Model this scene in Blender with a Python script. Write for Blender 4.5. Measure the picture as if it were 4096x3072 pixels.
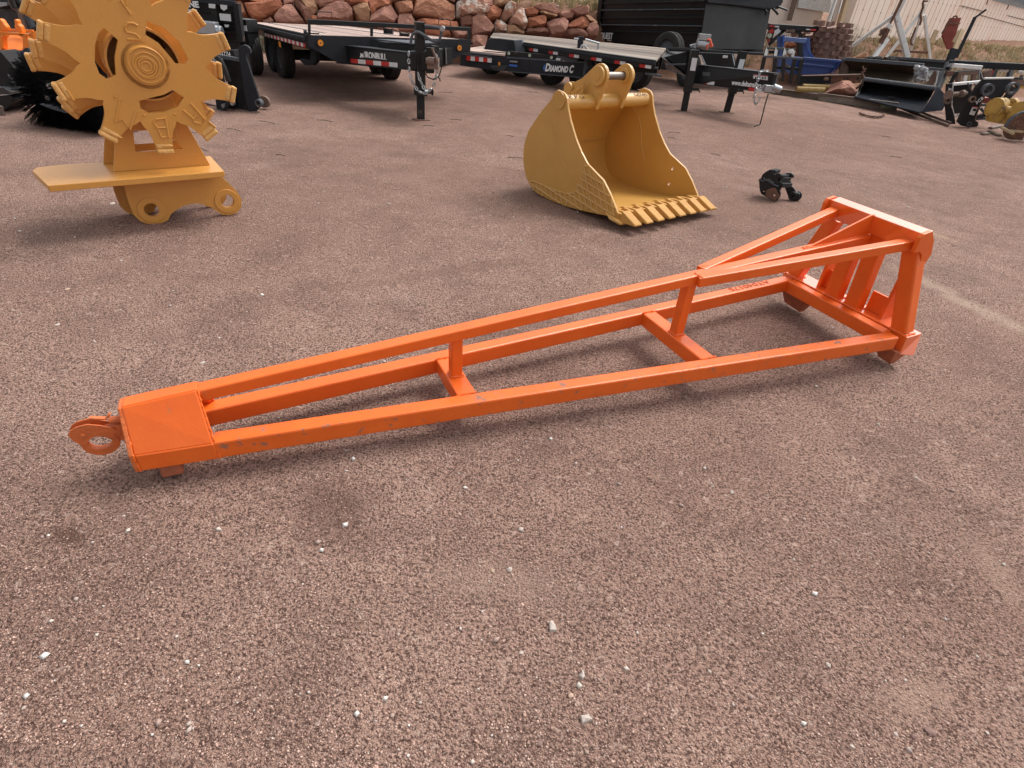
import bpy, bmesh, math, random
import numpy as np
from mathutils import Vector, Matrix
from mathutils.geometry import tessellate_polygon
random.seed(7); RNG = np.random.default_rng(7)
for o in list(bpy.data.objects): bpy.data.objects.remove(o)
SC = bpy.context.scene; COL = SC.collection
# ------------------------------------------------------------------ camera
F = 2250.0; NAD = (1745.0, 4790.0); HC = 1.80      # focal length in photo pixels, nadir point, camera height
_d = Vector((NAD[0]-2048, NAD[1]-1536, F)).normalized(); _u = -_d
_f = Vector((0, 0, 1)); _f = (_f - _d*_f.dot(_d)).normalized()
_r = _f.cross(_u)
if _r.x < 0: _r = -_r
B = Matrix((_r, _f, _u))                            # rows: world axes in camera coordinates (x right, y down, z forward)
cd = bpy.data.cameras.new('camera'); cam = bpy.data.objects.new('camera', cd); COL.objects.link(cam)
cd.sensor_fit = 'HORIZONTAL'; cd.sensor_width = 36; cd.lens = 36*F/4096; cd.clip_start = .05; cd.clip_end = 500
cx, cy, cz = B.col[0], -B.col[1], -B.col[2]
cam.matrix_world = Matrix(((cx[0], cy[0], cz[0], 0), (cx[1], cy[1], cz[1], 0), (cx[2], cy[2], cz[2], HC), (0, 0, 0, 1)))
SC.camera = cam
# ------------------------------------------------------------------ light (overcast)
SUN_EL, SUN_AZ = math.radians(56), math.radians(48)
w = bpy.data.worlds.new("World"); SC.world = w; w.use_nodes = True
nt = w.node_tree; nt.nodes.clear()
out = nt.nodes.new('ShaderNodeOutputWorld'); bg = nt.nodes.new('ShaderNodeBackground'); bg.inputs[1].default_value = .15
sky = nt.nodes.new('ShaderNodeTexSky'); sky.sky_type = 'NISHITA'; sky.sun_disc = False
sky.sun_elevation = SUN_EL; sky.sun_rotation = SUN_AZ; sky.dust_density = 4; sky.air_density = 1.0
hs = nt.nodes.new('ShaderNodeHueSaturation'); hs.inputs['Saturation'].default_value = .14
nt.links.new(sky.outputs[0], hs.inputs['Color']); nt.links.new(hs.outputs[0], bg.inputs[0]); nt.links.new(bg.outputs[0], out.inputs[0])
sl = bpy.data.lights.new('sun', 'SUN'); sl.energy = 1.3; sl.angle = math.radians(27); sl.color = (1, .96, .9)
so = bpy.data.objects.new('sun', sl); COL.objects.link(so)
sdir = Vector((math.sin(SUN_AZ)*math.cos(SUN_EL), math.cos(SUN_AZ)*math.cos(SUN_EL), math.sin(SUN_EL)))
so.rotation_euler = sdir.to_track_quat('Z', 'Y').to_euler()
SC.view_settings.view_transform = 'Standard'; SC.view_settings.look = 'None'; SC.view_settings.exposure = .72; SC.view_settings.gamma = 1
SC.render.engine = 'CYCLES'; SC.cycles.max_bounces = 6

def ray(px, py): return B @ Vector((px-2048, py-1536, F))
def at(px, py, x=None, y=None, z=None, pl=None):
    """point of the place seen at photo pixel (px,py) that lies on the plane x=, y=, z= or n.p=c"""
    v = ray(px, py); o = Vector((0, 0, HC))
    if z is not None: t = (z-HC)/v.z
    elif y is not None: t = y/v.y
    elif x is not None: t = x/v.x
    else:
        n = Vector(pl[:3]); t = (pl[3]-n.dot(o))/n.dot(v)
    return o+v*t
# ------------------------------------------------------------------ materials
def mat(name, col, rough=.6, metal=0, col2=None, nscale=6, namt=1.0, bump=0.0, bscale=60, dirt=None, dscale=5, dthr=.62, spec=.5, coat=0, detail=6, rough2=None, bdist=.01, anis=None):
    m = bpy.data.materials.new(name); m.use_nodes = True; t = m.node_tree; p = t.nodes['Principled BSDF']
    p.inputs['Roughness'].default_value = rough; p.inputs['Metallic'].default_value = metal; p.inputs['Specular IOR Level'].default_value = spec
    p.inputs['Coat Weight'].default_value = coat; p.inputs['Coat Roughness'].default_value = .15
    tc = t.nodes.new('ShaderNodeTexCoord'); mp = t.nodes.new('ShaderNodeMapping'); t.links.new(tc.outputs['Object'], mp.inputs[0])
    if anis: mp.inputs['Scale'].default_value = anis
    def noise(sc, det=detail, ro=.6):
        n = t.nodes.new('ShaderNodeTexNoise'); n.inputs['Scale'].default_value = sc; n.inputs['Detail'].default_value = det; n.inputs['Roughness'].default_value = ro
        t.links.new(mp.outputs[0], n.inputs['Vector']); return n
    cs = None
    def rgb(c):
        n = t.nodes.new('ShaderNodeRGB'); n.outputs[0].default_value = (*c, 1); return n.outputs[0]
    def mix(fac, a, b):
        n = t.nodes.new('ShaderNodeMix'); n.data_type = 'RGBA'; t.links.new(fac, n.inputs[0]); t.links.new(a, n.inputs[6]); t.links.new(b, n.inputs[7]); return n.outputs[2]
    def ramp(src, a, b):
        n = t.nodes.new('ShaderNodeMapRange'); n.inputs[1].default_value = a; n.inputs[2].default_value = b; t.links.new(src, n.inputs[0]); return n.outputs[0]
    cs = rgb(col)
    if col2 is None: col2 = tuple(c*.78 for c in col)
    cs = mix(ramp(noise(nscale).outputs[0], .5-.2/namt, .5+.2/namt), cs, rgb(col2))
    if dirt:
        dn = ramp(noise(dscale, 10, .7).outputs[0], dthr, dthr+.06)
        cs = mix(dn, cs, rgb(dirt))
        rr = t.nodes.new('ShaderNodeMapRange'); t.links.new(dn, rr.inputs[0]); rr.inputs[3].default_value = rough; rr.inputs[4].default_value = min(1, rough+.35)
        t.links.new(rr.outputs[0], p.inputs['Roughness'])
    t.links.new(cs, p.inputs['Base Color'])
    if bump:
        b = t.nodes.new('ShaderNodeBump'); b.inputs['Strength'].default_value = bump; b.inputs['Distance'].default_value = bdist
        t.links.new(noise(bscale, 5).outputs[0], b.inputs['Height']); t.links.new(b.outputs[0], p.inputs['Normal'])
    m['_'] = 1
    return m
MT = {}
def M(n): return MT[n]
MT['orange'] = mat('orange_paint', (.80, .142, .016), .42, col2=(.73, .115, .012), nscale=5, bump=.3, bscale=60, dirt=(.52, .15, .06), dscale=11, dthr=.65, spec=.3, coat=.22, bdist=.003)
def spots(m):
    t = m.node_tree; p = t.nodes['Principled BSDF']; tc = t.nodes.new('ShaderNodeTexCoord'); L = t.links.new
    def node(k, **kw):
        n = t.nodes.new(k)
        for a_, b_ in kw.items(): setattr(n, a_, b_)
        return n
    v = node('ShaderNodeTexVoronoi'); v.inputs['Scale'].default_value = 46; L(tc.outputs['Object'], v.inputs['Vector'])
    nz = node('ShaderNodeTexNoise'); nz.inputs['Scale'].default_value = 3.5; L(tc.outputs['Object'], nz.inputs['Vector'])
    g = node('ShaderNodeNewGeometry'); sx = node('ShaderNodeSeparateXYZ'); L(g.outputs['True Normal'], sx.inputs[0])
    up = node('ShaderNodeMapRange'); L(sx.outputs[2], up.inputs[0]); up.inputs[1].default_value = .85; up.inputs[2].default_value = .95
    d = node('ShaderNodeMapRange'); L(v.outputs['Distance'], d.inputs[0]); d.inputs[1].default_value = .34; d.inputs[2].default_value = .24
    k = node('ShaderNodeMapRange'); L(nz.outputs[0], k.inputs[0]); k.inputs[1].default_value = .42; k.inputs[2].default_value = .58
    m1 = node('ShaderNodeMath', operation='MULTIPLY'); L(up.outputs[0], m1.inputs[0]); L(d.outputs[0], m1.inputs[1])
    m2 = node('ShaderNodeMath', operation='MULTIPLY'); L(m1.outputs[0], m2.inputs[0]); L(k.outputs[0], m2.inputs[1])
    m3 = node('ShaderNodeMath', operation='MULTIPLY'); L(m2.outputs[0], m3.inputs[0]); m3.inputs[1].default_value = .6
    src = p.inputs['Base Color'].links[0].from_socket
    mx = node('ShaderNodeMix', data_type='RGBA'); L(m3.outputs[0], mx.inputs[0]); L(src, mx.inputs[6]); mx.inputs[7].default_value = (.50, .13, .05, 1)
    w2 = node('ShaderNodeTexNoise'); w2.inputs['Scale'].default_value = 1.7; L(tc.outputs['Object'], w2.inputs['Vector'])
    wr = node('ShaderNodeMapRange'); L(w2.outputs[0], wr.inputs[0]); wr.inputs[1].default_value = .60; wr.inputs[2].default_value = .63
    L(mx.outputs[2], p.inputs['Base Color']); cr = node('ShaderNodeMapRange'); L(wr.outputs[0], cr.inputs[0]); cr.inputs[3].default_value = .14; cr.inputs[4].default_value = .02
    L(cr.outputs[0], p.inputs['Coat Roughness'])
spots(MT['orange'])
MT['orange_scuff'] = mat('scuffed_orange_paint', (.78, .142, .017), .45, col2=(.69, .115, .013), nscale=6, bump=.4, bscale=50, dirt=(.27, .13, .09), dscale=16, dthr=.575, spec=.3, coat=.16, bdist=.003)
spots(MT['orange_scuff'])
MT['orange_wet'] = mat('wet_orange_paint', (.84, .15, .02), .35, col2=(.77, .12, .014), nscale=5, bump=.15, bscale=60, coat=1.0, bdist=.002)
spots(MT['orange_wet']); MT['orange_wet'].node_tree.nodes['Principled BSDF'].inputs['Coat IOR'].default_value = 1.9
MT['orange_worn'] = mat('worn_orange_paint', (.68, .15, .03), .55, col2=(.46, .11, .035), nscale=14, bump=.5, bscale=50, dirt=(.12, .06, .045), dscale=14, dthr=.60)
MT['gold_teeth'] = mat('scuffed_ochre_teeth', (.50, .26, .062), .65, col2=(.42, .21, .05), nscale=10, bump=.6, bscale=40, dirt=(.40, .27, .15), dscale=8, dthr=.62, spec=.3)
MT['foot'] = mat('scraped_foot', (.44, .12, .05), .8, col2=(.26, .08, .045), nscale=16, bump=.8, bscale=40)
MT['gold'] = mat('ochre_paint', (.61, .285, .060), .45, col2=(.56, .26, .050), nscale=3, bump=.35, bscale=40, dirt=(.45, .24, .09), dscale=5, dthr=.72, coat=.2, bdist=.005)
MT['gold2'] = mat('ochre_paint_bucket', (.55, .30, .072), .42, col2=(.49, .26, .058), nscale=2.5, bump=.25, bscale=40, dirt=(.40, .22, .09), dscale=4, dthr=.72, coat=.25, bdist=.004)
MT['gold_worn_lit'] = mat('worn_lit_ochre_pads', (.66, .37, .12), .5, col2=(.56, .28, .07), nscale=16, bump=.6, bscale=50, dirt=(.40, .27, .14), dscale=12, dthr=.62)  # tooth pads: rim highlight painted in as a paler ochre, plus slight wear
MT['cutplate'] = mat('cutting_edge_steel', (.022, .024, .030), .8, spec=.02, bump=.1)
MT['steel'] = mat('bare_steel', (.25, .22, .20), .45, .7, bump=.2)
MT['black'] = mat('black_paint', (.006, .0065, .007), .4, col2=(.011, .011, .012), nscale=4, dirt=(.04, .03, .026), dscale=3, dthr=.70, bump=.1, spec=.35)
MT['black_dusty'] = mat('dusty_black_paint', (.014, .014, .016), .7, spec=.2, col2=(.026, .023, .022), nscale=6, dirt=(.12, .085, .07), dscale=4, dthr=.60, bump=.2)
MT['charcoal'] = mat('charcoal_paint', (.016, .018, .022), .65, col2=(.026, .027, .031), nscale=4, dirt=(.08, .06, .05), dscale=4, dthr=.68, bump=.1, spec=.2)
MT['grey'] = mat('grey_paint', (.085, .093, .105), .65, spec=.25, nscale=4, dirt=(.2, .17, .15), dscale=5, dthr=.6)
MT['greysheet'] = mat('grey_steel_sheet', (.034, .034, .036), .45, spec=.3, col2=(.008, .008, .009), nscale=1.1, bump=.05)
MT['rubber'] = mat('rubber', (.010, .0095, .009), .85, col2=(.022, .019, .017), nscale=8, bump=.4)
MT['galv'] = mat('galvanised', (.42, .44, .46), .35, .8, bump=.1)
MT['rust'] = mat('rusty_steel', (.16, .075, .045), .8, col2=(.08, .045, .035), nscale=9, bump=.6, bscale=30, dirt=(.26, .13, .07), dscale=7, dthr=.56)
MT['brown'] = mat('brown_steel', (.20, .13, .10), .85, col2=(.12, .08, .062), nscale=5, bump=.5, bscale=25)
MT['mud'] = mat('dried_mud_inside', (.11, .07, .04), .9, col2=(.05, .035, .022), nscale=4, bump=.8, bscale=12, bdist=.03)
MT['white'] = mat('white_paint', (.72, .72, .70), .5, nscale=8, dirt=(.22, .13, .09), dscale=9, dthr=.62)
MT['lettering'] = mat('white_lettering', (.75, .75, .75), .5, col2=(.7, .7, .7))
MT['paper'] = mat('label_paper', (.62, .63, .62), .5, col2=(.5, .5, .5), nscale=60)
MT['red'] = mat('red_reflector', (.50, .02, .015), .35)
MT['reflwhite'] = mat('white_reflector', (.68, .68, .68), .35)
MT['amber'] = mat('amber_lens', (.85, .30, .03), .3)
MT['blue'] = mat('blue_paint', (.018, .05, .20), .4, col2=(.014, .04, .16), dirt=(.06, .07, .12), dscale=5, dthr=.66)
MT['ltblue'] = mat('blue_decal', (.03, .12, .45), .4)
MT['yellow'] = mat('machine_yellow', (.46, .27, .05), .55, dirt=(.16, .10, .06), dscale=6, dthr=.56)
MT['mustard'] = mat('mustard_tarp', (.36, .24, .08), .8, col2=(.22, .14, .05), nscale=12, bump=.6)
MT['drum'] = mat('brown_drum_paint', (.27, .16, .125), .85, col2=(.19, .115, .09), nscale=6, bump=.3)
MT['beamgrey'] = mat('grey_brown_beam', (.20, .155, .12), .85, col2=(.14, .11, .09), nscale=5, bump=.4, dirt=(.10, .07, .05), dscale=6)
MT['brightorange'] = mat('bright_orange_paint', (.85, .22, .02), .45, dirt=(.3, .1, .03), dthr=.68)
MT['wood'] = mat('sawn_lumber', (.50, .37, .22), .8, col2=(.36, .26, .16), nscale=5, anis=(1, 1, .2))
MT['oldwood'] = mat('weathered_wood', (.20, .15, .115), .9, col2=(.11, .08, .065), nscale=8, bump=.6)
MT['redpaint'] = mat('faded_red_panel', (.26, .055, .04), .7, col2=(.20, .045, .035), dirt=(.12, .06, .05), dscale=5)
MT['glassdark'] = mat('dark_engine_parts', (.012, .012, .013), .3, col2=(.04, .04, .045))
MT['bristle'] = mat('black_bristles', (.012, .012, .014), .5)
MT['green'] = mat('green_chalk', (.30, .50, .28), .8)
MT['concrete'] = mat('concrete', (.42, .34, .28), .9, col2=(.34, .27, .22), nscale=3, bump=.3)
MT['orangestrap'] = mat('orange_strap', (.75, .12, .05), .6)
MT['ink'] = mat('scribed_ink', (.42, .07, .02), .8)
MT['ink2'] = mat('scribed_ink_dark', (.22, .11, .03), .8)
MT['lblgreen'] = mat('pale_green_label', (.45, .50, .38), .6)
MT['straw'] = mat('straw_grass', (.50, .40, .24), .9, col2=(.34, .28, .15), nscale=2)
MT['sage'] = mat('sage_brush', (.22, .23, .15), .9, col2=(.13, .15, .08), nscale=5)
MT['dryweed'] = mat('dry_weed', (.30, .26, .17), .9, col2=(.17, .17, .10), nscale=5)
# ------------------------------------------------------------------ mesh helpers
class MB:
    def __init__(s, fr=None): s.v = []; s.f = []; s.fr = fr or Matrix.Identity(4)
    def add(s, vs, fs):
        n = len(s.v); s.v += [tuple(s.fr @ Vector(v)) for v in vs]; s.f += [tuple(i+n for i in f) for f in fs]; return s
    def box(s, x0, x1, y0, y1, z0, z1):
        return s.add([(x, y, z) for z in (z0, z1) for y in (y0, y1) for x in (x0, x1)], [(0, 2, 3, 1), (4, 5, 7, 6), (0, 1, 5, 4), (2, 6, 7, 3), (0, 4, 6, 2), (1, 3, 7, 5)])
    def hexa(s, p):   # 8 points: bottom 4 (ccw), top 4
        return s.add(p, [(3, 2, 1, 0), (4, 5, 6, 7), (0, 1, 5, 4), (1, 2, 6, 5), (2, 3, 7, 6), (3, 0, 4, 7)])
    def beam(s, p, q, w, h, up=(0, 0, 1), r=None):
        p, q = Vector(p), Vector(q); d = (q-p).normalized(); up = Vector(up); sx = d.cross(up)
        if sx.length < 1e-4: sx = d.cross(Vector((0, 1, 0)))
        sx.normalize(); uy = sx.cross(d).normalized()
        r = min(w, h)*.12 if r is None else r
        a, b = w/2, h/2
        if r > 0: pr = [(a-r, b), (a-r*.3, b-r*.3), (a, b-r), (a, -b+r), (a-r*.3, -b+r*.3), (a-r, -b), (-a+r, -b), (-a+r*.3, -b+r*.3), (-a, -b+r), (-a, b-r), (-a+r*.3, b-r*.3), (-a+r, b)]
        else: pr = [(a, b), (a, -b), (-a, -b), (-a, b)]
        n = len(pr); vs = [tuple(c+sx*x+uy*y) for c in (p, q) for x, y in pr]
        return s.add(vs, [(i, (i+1) % n, n+(i+1) % n, n+i) for i in range(n)]+[tuple(range(n))[::-1], tuple(range(n, 2*n))])
    def cyl(s, p, q, r0, r1=None, n=20, hole=0):
        p, q = Vector(p), Vector(q); r1 = r0 if r1 is None else r1; d = (q-p).normalized(); sx = d.orthogonal().normalized(); uy = d.cross(sx)
        cs = [(math.cos(2*math.pi*i/n), math.sin(2*math.pi*i/n)) for i in range(n)]
        R = [(p, r0), (q, r1)]+([(q, hole), (p, hole)] if hole else [])
        vs = [tuple(c+(sx*x+uy*y)*r) for c, r in R for x, y in cs]; k = len(R); fs = []
        for a in range(k if hole else 1):
            b = (a+1) % k; fs += [(a*n+i, a*n+(i+1) % n, b*n+(i+1) % n, b*n+i) for i in range(n)]
        if not hole: fs += [tuple(range(n))[::-1], tuple(range(n, 2*n))]
        return s.add(vs, fs)
    def tube(s, pts, r, n=8, closed=False):
        pts = [Vector(p) for p in pts]; m = len(pts); vs = []; prev = None
        for i, p in enumerate(pts):
            a = pts[(i-1) % m] if (i or closed) else p; b = pts[(i+1) % m] if (i < m-1 or closed) else p
            d = (b-a).normalized(); sx = (prev-d*prev.dot(d)).normalized() if prev is not None and (prev-d*prev.dot(d)).length > 1e-3 else d.orthogonal().normalized()
            prev = sx; uy = d.cross(sx); rr = r[i] if isinstance(r, (list, tuple)) else r
            vs += [tuple(p+(sx*math.cos(2*math.pi*k/n)+uy*math.sin(2*math.pi*k/n))*rr) for k in range(n)]
        fs = []
        for i in range(m if closed else m-1):
            j = (i+1) % m; fs += [(i*n+k, i*n+(k+1) % n, j*n+(k+1) % n, j*n+k) for k in range(n)]
        if not closed: fs += [tuple(range(n))[::-1], tuple(range((m-1)*n, m*n))]
        return s.add(vs, fs)
    def plate(s, poly, f3, t0, t1, holes=()):
        """2D outline (with holes) mapped by f3(a,b,w) and given the thickness t0..t1"""
        loops = [list(poly)]+[list(h) for h in holes]; flat = [p for l in loops for p in l]; n = len(flat)
        tri = tessellate_polygon([[Vector((a, b, 0)) for a, b in l] for l in loops])
        vs = [f3(a, b, t0) for a, b in flat]+[f3(a, b, t1) for a, b in flat]
        fs = [tuple(t) for t in tri]+[tuple(n+i for i in t[::-1]) for t in tri]; k = 0
        for l in loops:
            m = len(l); fs += [(k+i, k+(i+1) % m, n+k+(i+1) % m, n+k+i) for i in range(m)]; k += m
        return s.add(vs, fs)
    def build(s, name, m, parent=None, label=None, bevel=0, smooth=False, loc=None):
        me = bpy.data.meshes.new(name); base = Vector(loc) if loc else (root_loc(parent) if parent else Vector((0, 0, 0)))
        me.from_pydata([tuple(Vector(v)-base) for v in s.v], [], s.f); me.validate()
        bm = bmesh.new(); bm.from_mesh(me); bmesh.ops.recalc_face_normals(bm, faces=bm.faces)
        if smooth:
            for f in bm.faces: f.smooth = True
            for e in bm.edges:
                if len(e.link_faces) == 2 and e.calc_face_angle(0) > .6: e.smooth = False
        bm.to_mesh(me); bm.free()
        me.materials.append(MT[m] if isinstance(m, str) else m)
        o = bpy.data.objects.new(name, me); COL.objects.link(o)
        if parent: o.parent = parent
        elif loc: o.location = loc
        if label: o['label'] = label
        if bevel:
            b = o.modifiers.new('b', 'BEVEL'); b.width = bevel; b.segments = 2; b.limit_method = 'ANGLE'; b.angle_limit = .6
        return o
def root_loc(p):
    while p.parent: p = p.parent
    return Vector(p.location)
def tag(o, label, cat, group=None):
    o['label'] = label; o['category'] = cat
    if group: o['group'] = group
    return o
def thing(name, label, cat, loc, group=None):
    o = bpy.data.objects.new(name, None); COL.objects.link(o); o.location = loc; o.empty_display_size = .2
    return tag(o, label, cat, group)
def struct(o, kind='structure'): o['kind'] = kind; return o
def frame(loc, yaw, tilt=0):     # local x along yaw, y to the left of it, z up
    return Matrix.Translation(Vector(loc)) @ Matrix.Rotation(yaw, 4, 'Z') @ Matrix.Rotation(-tilt, 4, 'Y')
def circ(cx, cy, r, n=20, a0=0, a1=2*math.pi):
    full = abs(a1-a0-2*math.pi) < 1e-6
    return [(cx+r*math.cos(a0+(a1-a0)*i/(n if full else n-1)), cy+r*math.sin(a0+(a1-a0)*i/(n if full else n-1))) for i in range(n)]
def text(name, body, m, parent, origin, xdir, ydir, cap, depth=.003, shear=0, bold=0, width=None):
    """lettering as thin solid mesh; origin = lower left corner, xdir/ydir = baseline and up vectors"""
    c = bpy.data.curves.new(name, 'FONT'); c.body = body; size = cap/.70; c.size = size; c.extrude = depth; c.shear = shear; c.offset = bold; c.resolution_u = 3
    o = bpy.data.objects.new(name, c); COL.objects.link(o); dg = bpy.context.evaluated_depsgraph_get(); dg.update()
    me = bpy.data.meshes.new_from_object(o.evaluated_get(dg)); bpy.data.objects.remove(o); bpy.data.curves.remove(c)
    X = Vector(xdir).normalized(); Z = X.cross(Vector(ydir)).normalized(); Y = Z.cross(X)
    if width: xs = [v.co.x for v in me.vertices]; k_ = width/(max(xs)-min(xs)); me.transform(Matrix.Diagonal((k_, 1, 1, 1)))
    mw = Matrix((X, Y, Z)).transposed().to_4x4(); mw.translation = Vector(origin)-root_loc(parent); me.transform(mw)
    me.materials.clear(); me.materials.append(MT[m]); me.name = name
    ob = bpy.data.objects.new(name, me); COL.objects.link(ob); ob.parent = parent; return ob
def chain(mb, pts, r=.006, L=.04):
    """chain of interlocked links along a polyline"""
    P = [Vector(p) for p in pts]; k = 0
    for a, b in zip(P[:-1], P[1:]):
        d = b-a; n = max(1, int(d.length/L)); u = d.normalized(); s1 = u.orthogonal().normalized(); s2 = u.cross(s1)
        for i in range(n):
            c = a+d*((i+.5)/n); sd = s1 if k % 2 else s2; k += 1
            mb.tube([c+u*(L*.62*math.cos(t))+sd*(L*.36*math.sin(t)) for t in [2*math.pi*j/8 for j in range(8)]], r, 5, True)
# ------------------------------------------------------------------ ground
def vnoise(x, y, seed=0):
    xi = np.floor(x).astype(np.int64); yi = np.floor(y).astype(np.int64); fx = x-xi; fy = y-yi
    fx = fx*fx*(3-2*fx); fy = fy*fy*(3-2*fy)
    def h(a, b):
        n = (a*374761393+b*668265263+seed*1442695041) & 0xffffffff; n = ((n ^ (n >> 13))*1274126177) & 0xffffffff; return ((n ^ (n >> 16)) & 0xffff)/65535.
    return (h(xi, yi)*(1-fx)+h(xi+1, yi)*fx)*(1-fy)+(h(xi, yi+1)*(1-fx)+h(xi+1, yi+1)*fx)*fy-.5
def gz(x, y):
    x = np.asarray(x, float); y = np.asarray(y, float)
    return .022*vnoise(x*.9, y*.9, 1)+.012*vnoise(x*2.7, y*2.7, 2)+.008*vnoise(x*8, y*8, 3)+.006*vnoise(x*22, y*22, 4)-.004
def sm(t): t = np.clip(t, 0, 1); return t*t*(3-2*t)
def grid_mesh(name, X, Y, Z, m):
    r, c = X.shape; me = bpy.data.meshes.new(name); me.vertices.add(r*c)
    me.vertices.foreach_set('co', np.stack([X, Y, Z], -1).reshape(-1).astype(np.float32))
    i = np.arange(r*c).reshape(r, c); q = np.stack([i[:-1, :-1], i[:-1, 1:], i[1:, 1:], i[1:, :-1]], -1).reshape(-1)
    n = len(q)//4; me.loops.add(n*4); me.polygons.add(n); me.loops.foreach_set('vertex_index', q.astype(np.int32))
    me.polygons.foreach_set('loop_start', np.arange(0, n*4, 4, dtype=np.int32)); me.update(calc_edges=True); me.validate()
    me.polygons.foreach_set('use_smooth', np.ones(n, bool)); me.materials.append(m); o = bpy.data.objects.new(name, me); COL.objects.link(o); return o
def soil(name, base, dark, light, tint, blobs=()):
    m = bpy.data.materials.new(name); m.use_nodes = True; t = m.node_tree; p = t.nodes['Principled BSDF']; p.inputs['Roughness'].default_value = .95; p.inputs['Specular IOR Level'].default_value = .2
    tc = t.nodes.new('ShaderNodeTexCoord')
    def N(sc, det=4, ro=.6, off=0):
        mp = t.nodes.new('ShaderNodeMapping'); mp.inputs['Location'].default_value = (off, off*.7, 0); t.links.new(tc.outputs['Object'], mp.inputs[0])
        n = t.nodes.new('ShaderNodeTexNoise'); n.inputs['Scale'].default_value = sc; n.inputs['Detail'].default_value = det; n.inputs['Roughness'].default_value = ro; t.links.new(mp.outputs[0], n.inputs['Vector']); return n.outputs[0]
    def mr(s, a, b, c=0, d=1):
        n = t.nodes.new('ShaderNodeMapRange'); t.links.new(s, n.inputs[0])
        for k, v in zip((1, 2, 3, 4), (a, b, c, d)): n.inputs[k].default_value = v
        return n.outputs[0]
    def mx(f, a, b, bt='MIX'):
        n = t.nodes.new('ShaderNodeMix'); n.data_type = 'RGBA'; n.blend_type = bt
        for s, k in ((f, 0), (a, 6), (b, 7)):
            if isinstance(s, (int, float)): n.inputs[k].default_value = s
            elif isinstance(s, tuple): n.inputs[k].default_value = (*s, 1)
            else: t.links.new(s, n.inputs[k])
        return n.outputs[2]
    c = mx(mr(N(.55, 5, .6), .38, .62), base, tint)
    c = mx(mr(N(2.3, 5, .6, 3), .45, .75, 0, .55), c, dark)
    c = mx(mr(N(.75, 4, .55, 21), .60, .72, 0, .45), c, dark); c = mx(mr(N(.9, 4, .6, 31), .60, .70, 0, .35), c, light)
    c = mx(mr(N(88, 3, .6, 5), .40, .55), dark, c)          # grains
    c = mx(mr(N(150, 2, .5, 9), .56, .70, 0, .75), c, light)
    c = mx(mr(N(26, 3, .6, 11), .60, .70, 0, .6), c, light)
    for (x0_, y0_, x1_, y1_, r_, col_, fac_) in blobs:      # stains, broader darker areas and pale tracks: distance to a segment on the ground, edges broken by noise
        d_ = Vector((x1_-x0_, y1_-y0_, 0)); L_ = max(d_.length, 1e-3)
        mp = t.nodes.new('ShaderNodeMapping'); mp.vector_type = 'TEXTURE'; mp.inputs['Location'].default_value = ((x0_+x1_)/2, (y0_+y1_)/2, 0); mp.inputs['Rotation'].default_value = (0, 0, math.atan2(d_.y, d_.x)); mp.inputs['Scale'].default_value = (L_/2+r_, r_, 1e3)
        t.links.new(tc.outputs['Object'], mp.inputs[0]); ln_ = t.nodes.new('ShaderNodeVectorMath'); ln_.operation = 'LENGTH'; t.links.new(mp.outputs[0], ln_.inputs[0])
        ad = t.nodes.new('ShaderNodeMath'); ad.operation = 'MULTIPLY_ADD'; t.links.new(N(6, 5, .65, 41), ad.inputs[0]); ad.inputs[1].default_value = 1.5; t.links.new(ln_.outputs['Value'], ad.inputs[2])
        c = mx(mr(ad.outputs[0], 1.75, 1.05, 0, fac_), c, col_)
    t.links.new(c, p.inputs['Base Color'])
    h = t.nodes.new('ShaderNodeMath'); h.operation = 'ADD'; t.links.new(N(88, 4, .65, 5), h.inputs[0]); t.links.new(N(130, 2, .5, 9), h.inputs[1])
    b = t.nodes.new('ShaderNodeBump'); b.inputs['Strength'].default_value = 1.0; b.inputs['Distance'].default_value = .024; t.links.new(h.outputs[0], b.inputs['Height']); t.links.new(b.outputs[0], p.inputs['Normal'])
    return m
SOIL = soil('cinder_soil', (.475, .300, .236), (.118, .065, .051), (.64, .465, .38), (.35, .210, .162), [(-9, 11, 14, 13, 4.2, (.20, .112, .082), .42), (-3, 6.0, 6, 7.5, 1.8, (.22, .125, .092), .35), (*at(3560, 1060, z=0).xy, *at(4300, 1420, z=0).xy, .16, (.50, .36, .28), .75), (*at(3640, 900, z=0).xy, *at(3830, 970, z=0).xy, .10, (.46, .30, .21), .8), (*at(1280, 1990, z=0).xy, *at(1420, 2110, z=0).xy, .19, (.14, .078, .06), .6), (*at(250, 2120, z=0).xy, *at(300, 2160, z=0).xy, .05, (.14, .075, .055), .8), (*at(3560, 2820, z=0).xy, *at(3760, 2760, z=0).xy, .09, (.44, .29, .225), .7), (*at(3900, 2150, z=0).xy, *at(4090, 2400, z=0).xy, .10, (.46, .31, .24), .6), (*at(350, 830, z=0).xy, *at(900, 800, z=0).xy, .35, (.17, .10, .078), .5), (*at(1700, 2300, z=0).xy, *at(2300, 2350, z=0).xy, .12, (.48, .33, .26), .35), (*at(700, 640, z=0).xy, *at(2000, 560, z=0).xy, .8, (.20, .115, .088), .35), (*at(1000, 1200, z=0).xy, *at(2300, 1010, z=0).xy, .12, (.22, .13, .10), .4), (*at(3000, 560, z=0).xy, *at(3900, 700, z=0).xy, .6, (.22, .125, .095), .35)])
BANK = soil('bank_soil', (.36, .20, .13), (.17, .085, .055), (.50, .34, .24), (.32, .17, .11))
ROWS = 520; t = np.linspace(0, 1, ROWS); yy = .35*(220/.35)**t; cc = np.linspace(-1, 1, 760)
Y, U = np.meshgrid(yy, cc, indexing='ij'); X = U*(Y*1.25+2.6); Y = Y-.4
fade = 1/(1+np.maximum(Y-6, 0)*.25)
ground = grid_mesh('ground', X, Y, gz(X, Y)*np.where(Y < 6, 1, fade*.7+.3), SOIL); struct(ground)
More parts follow.
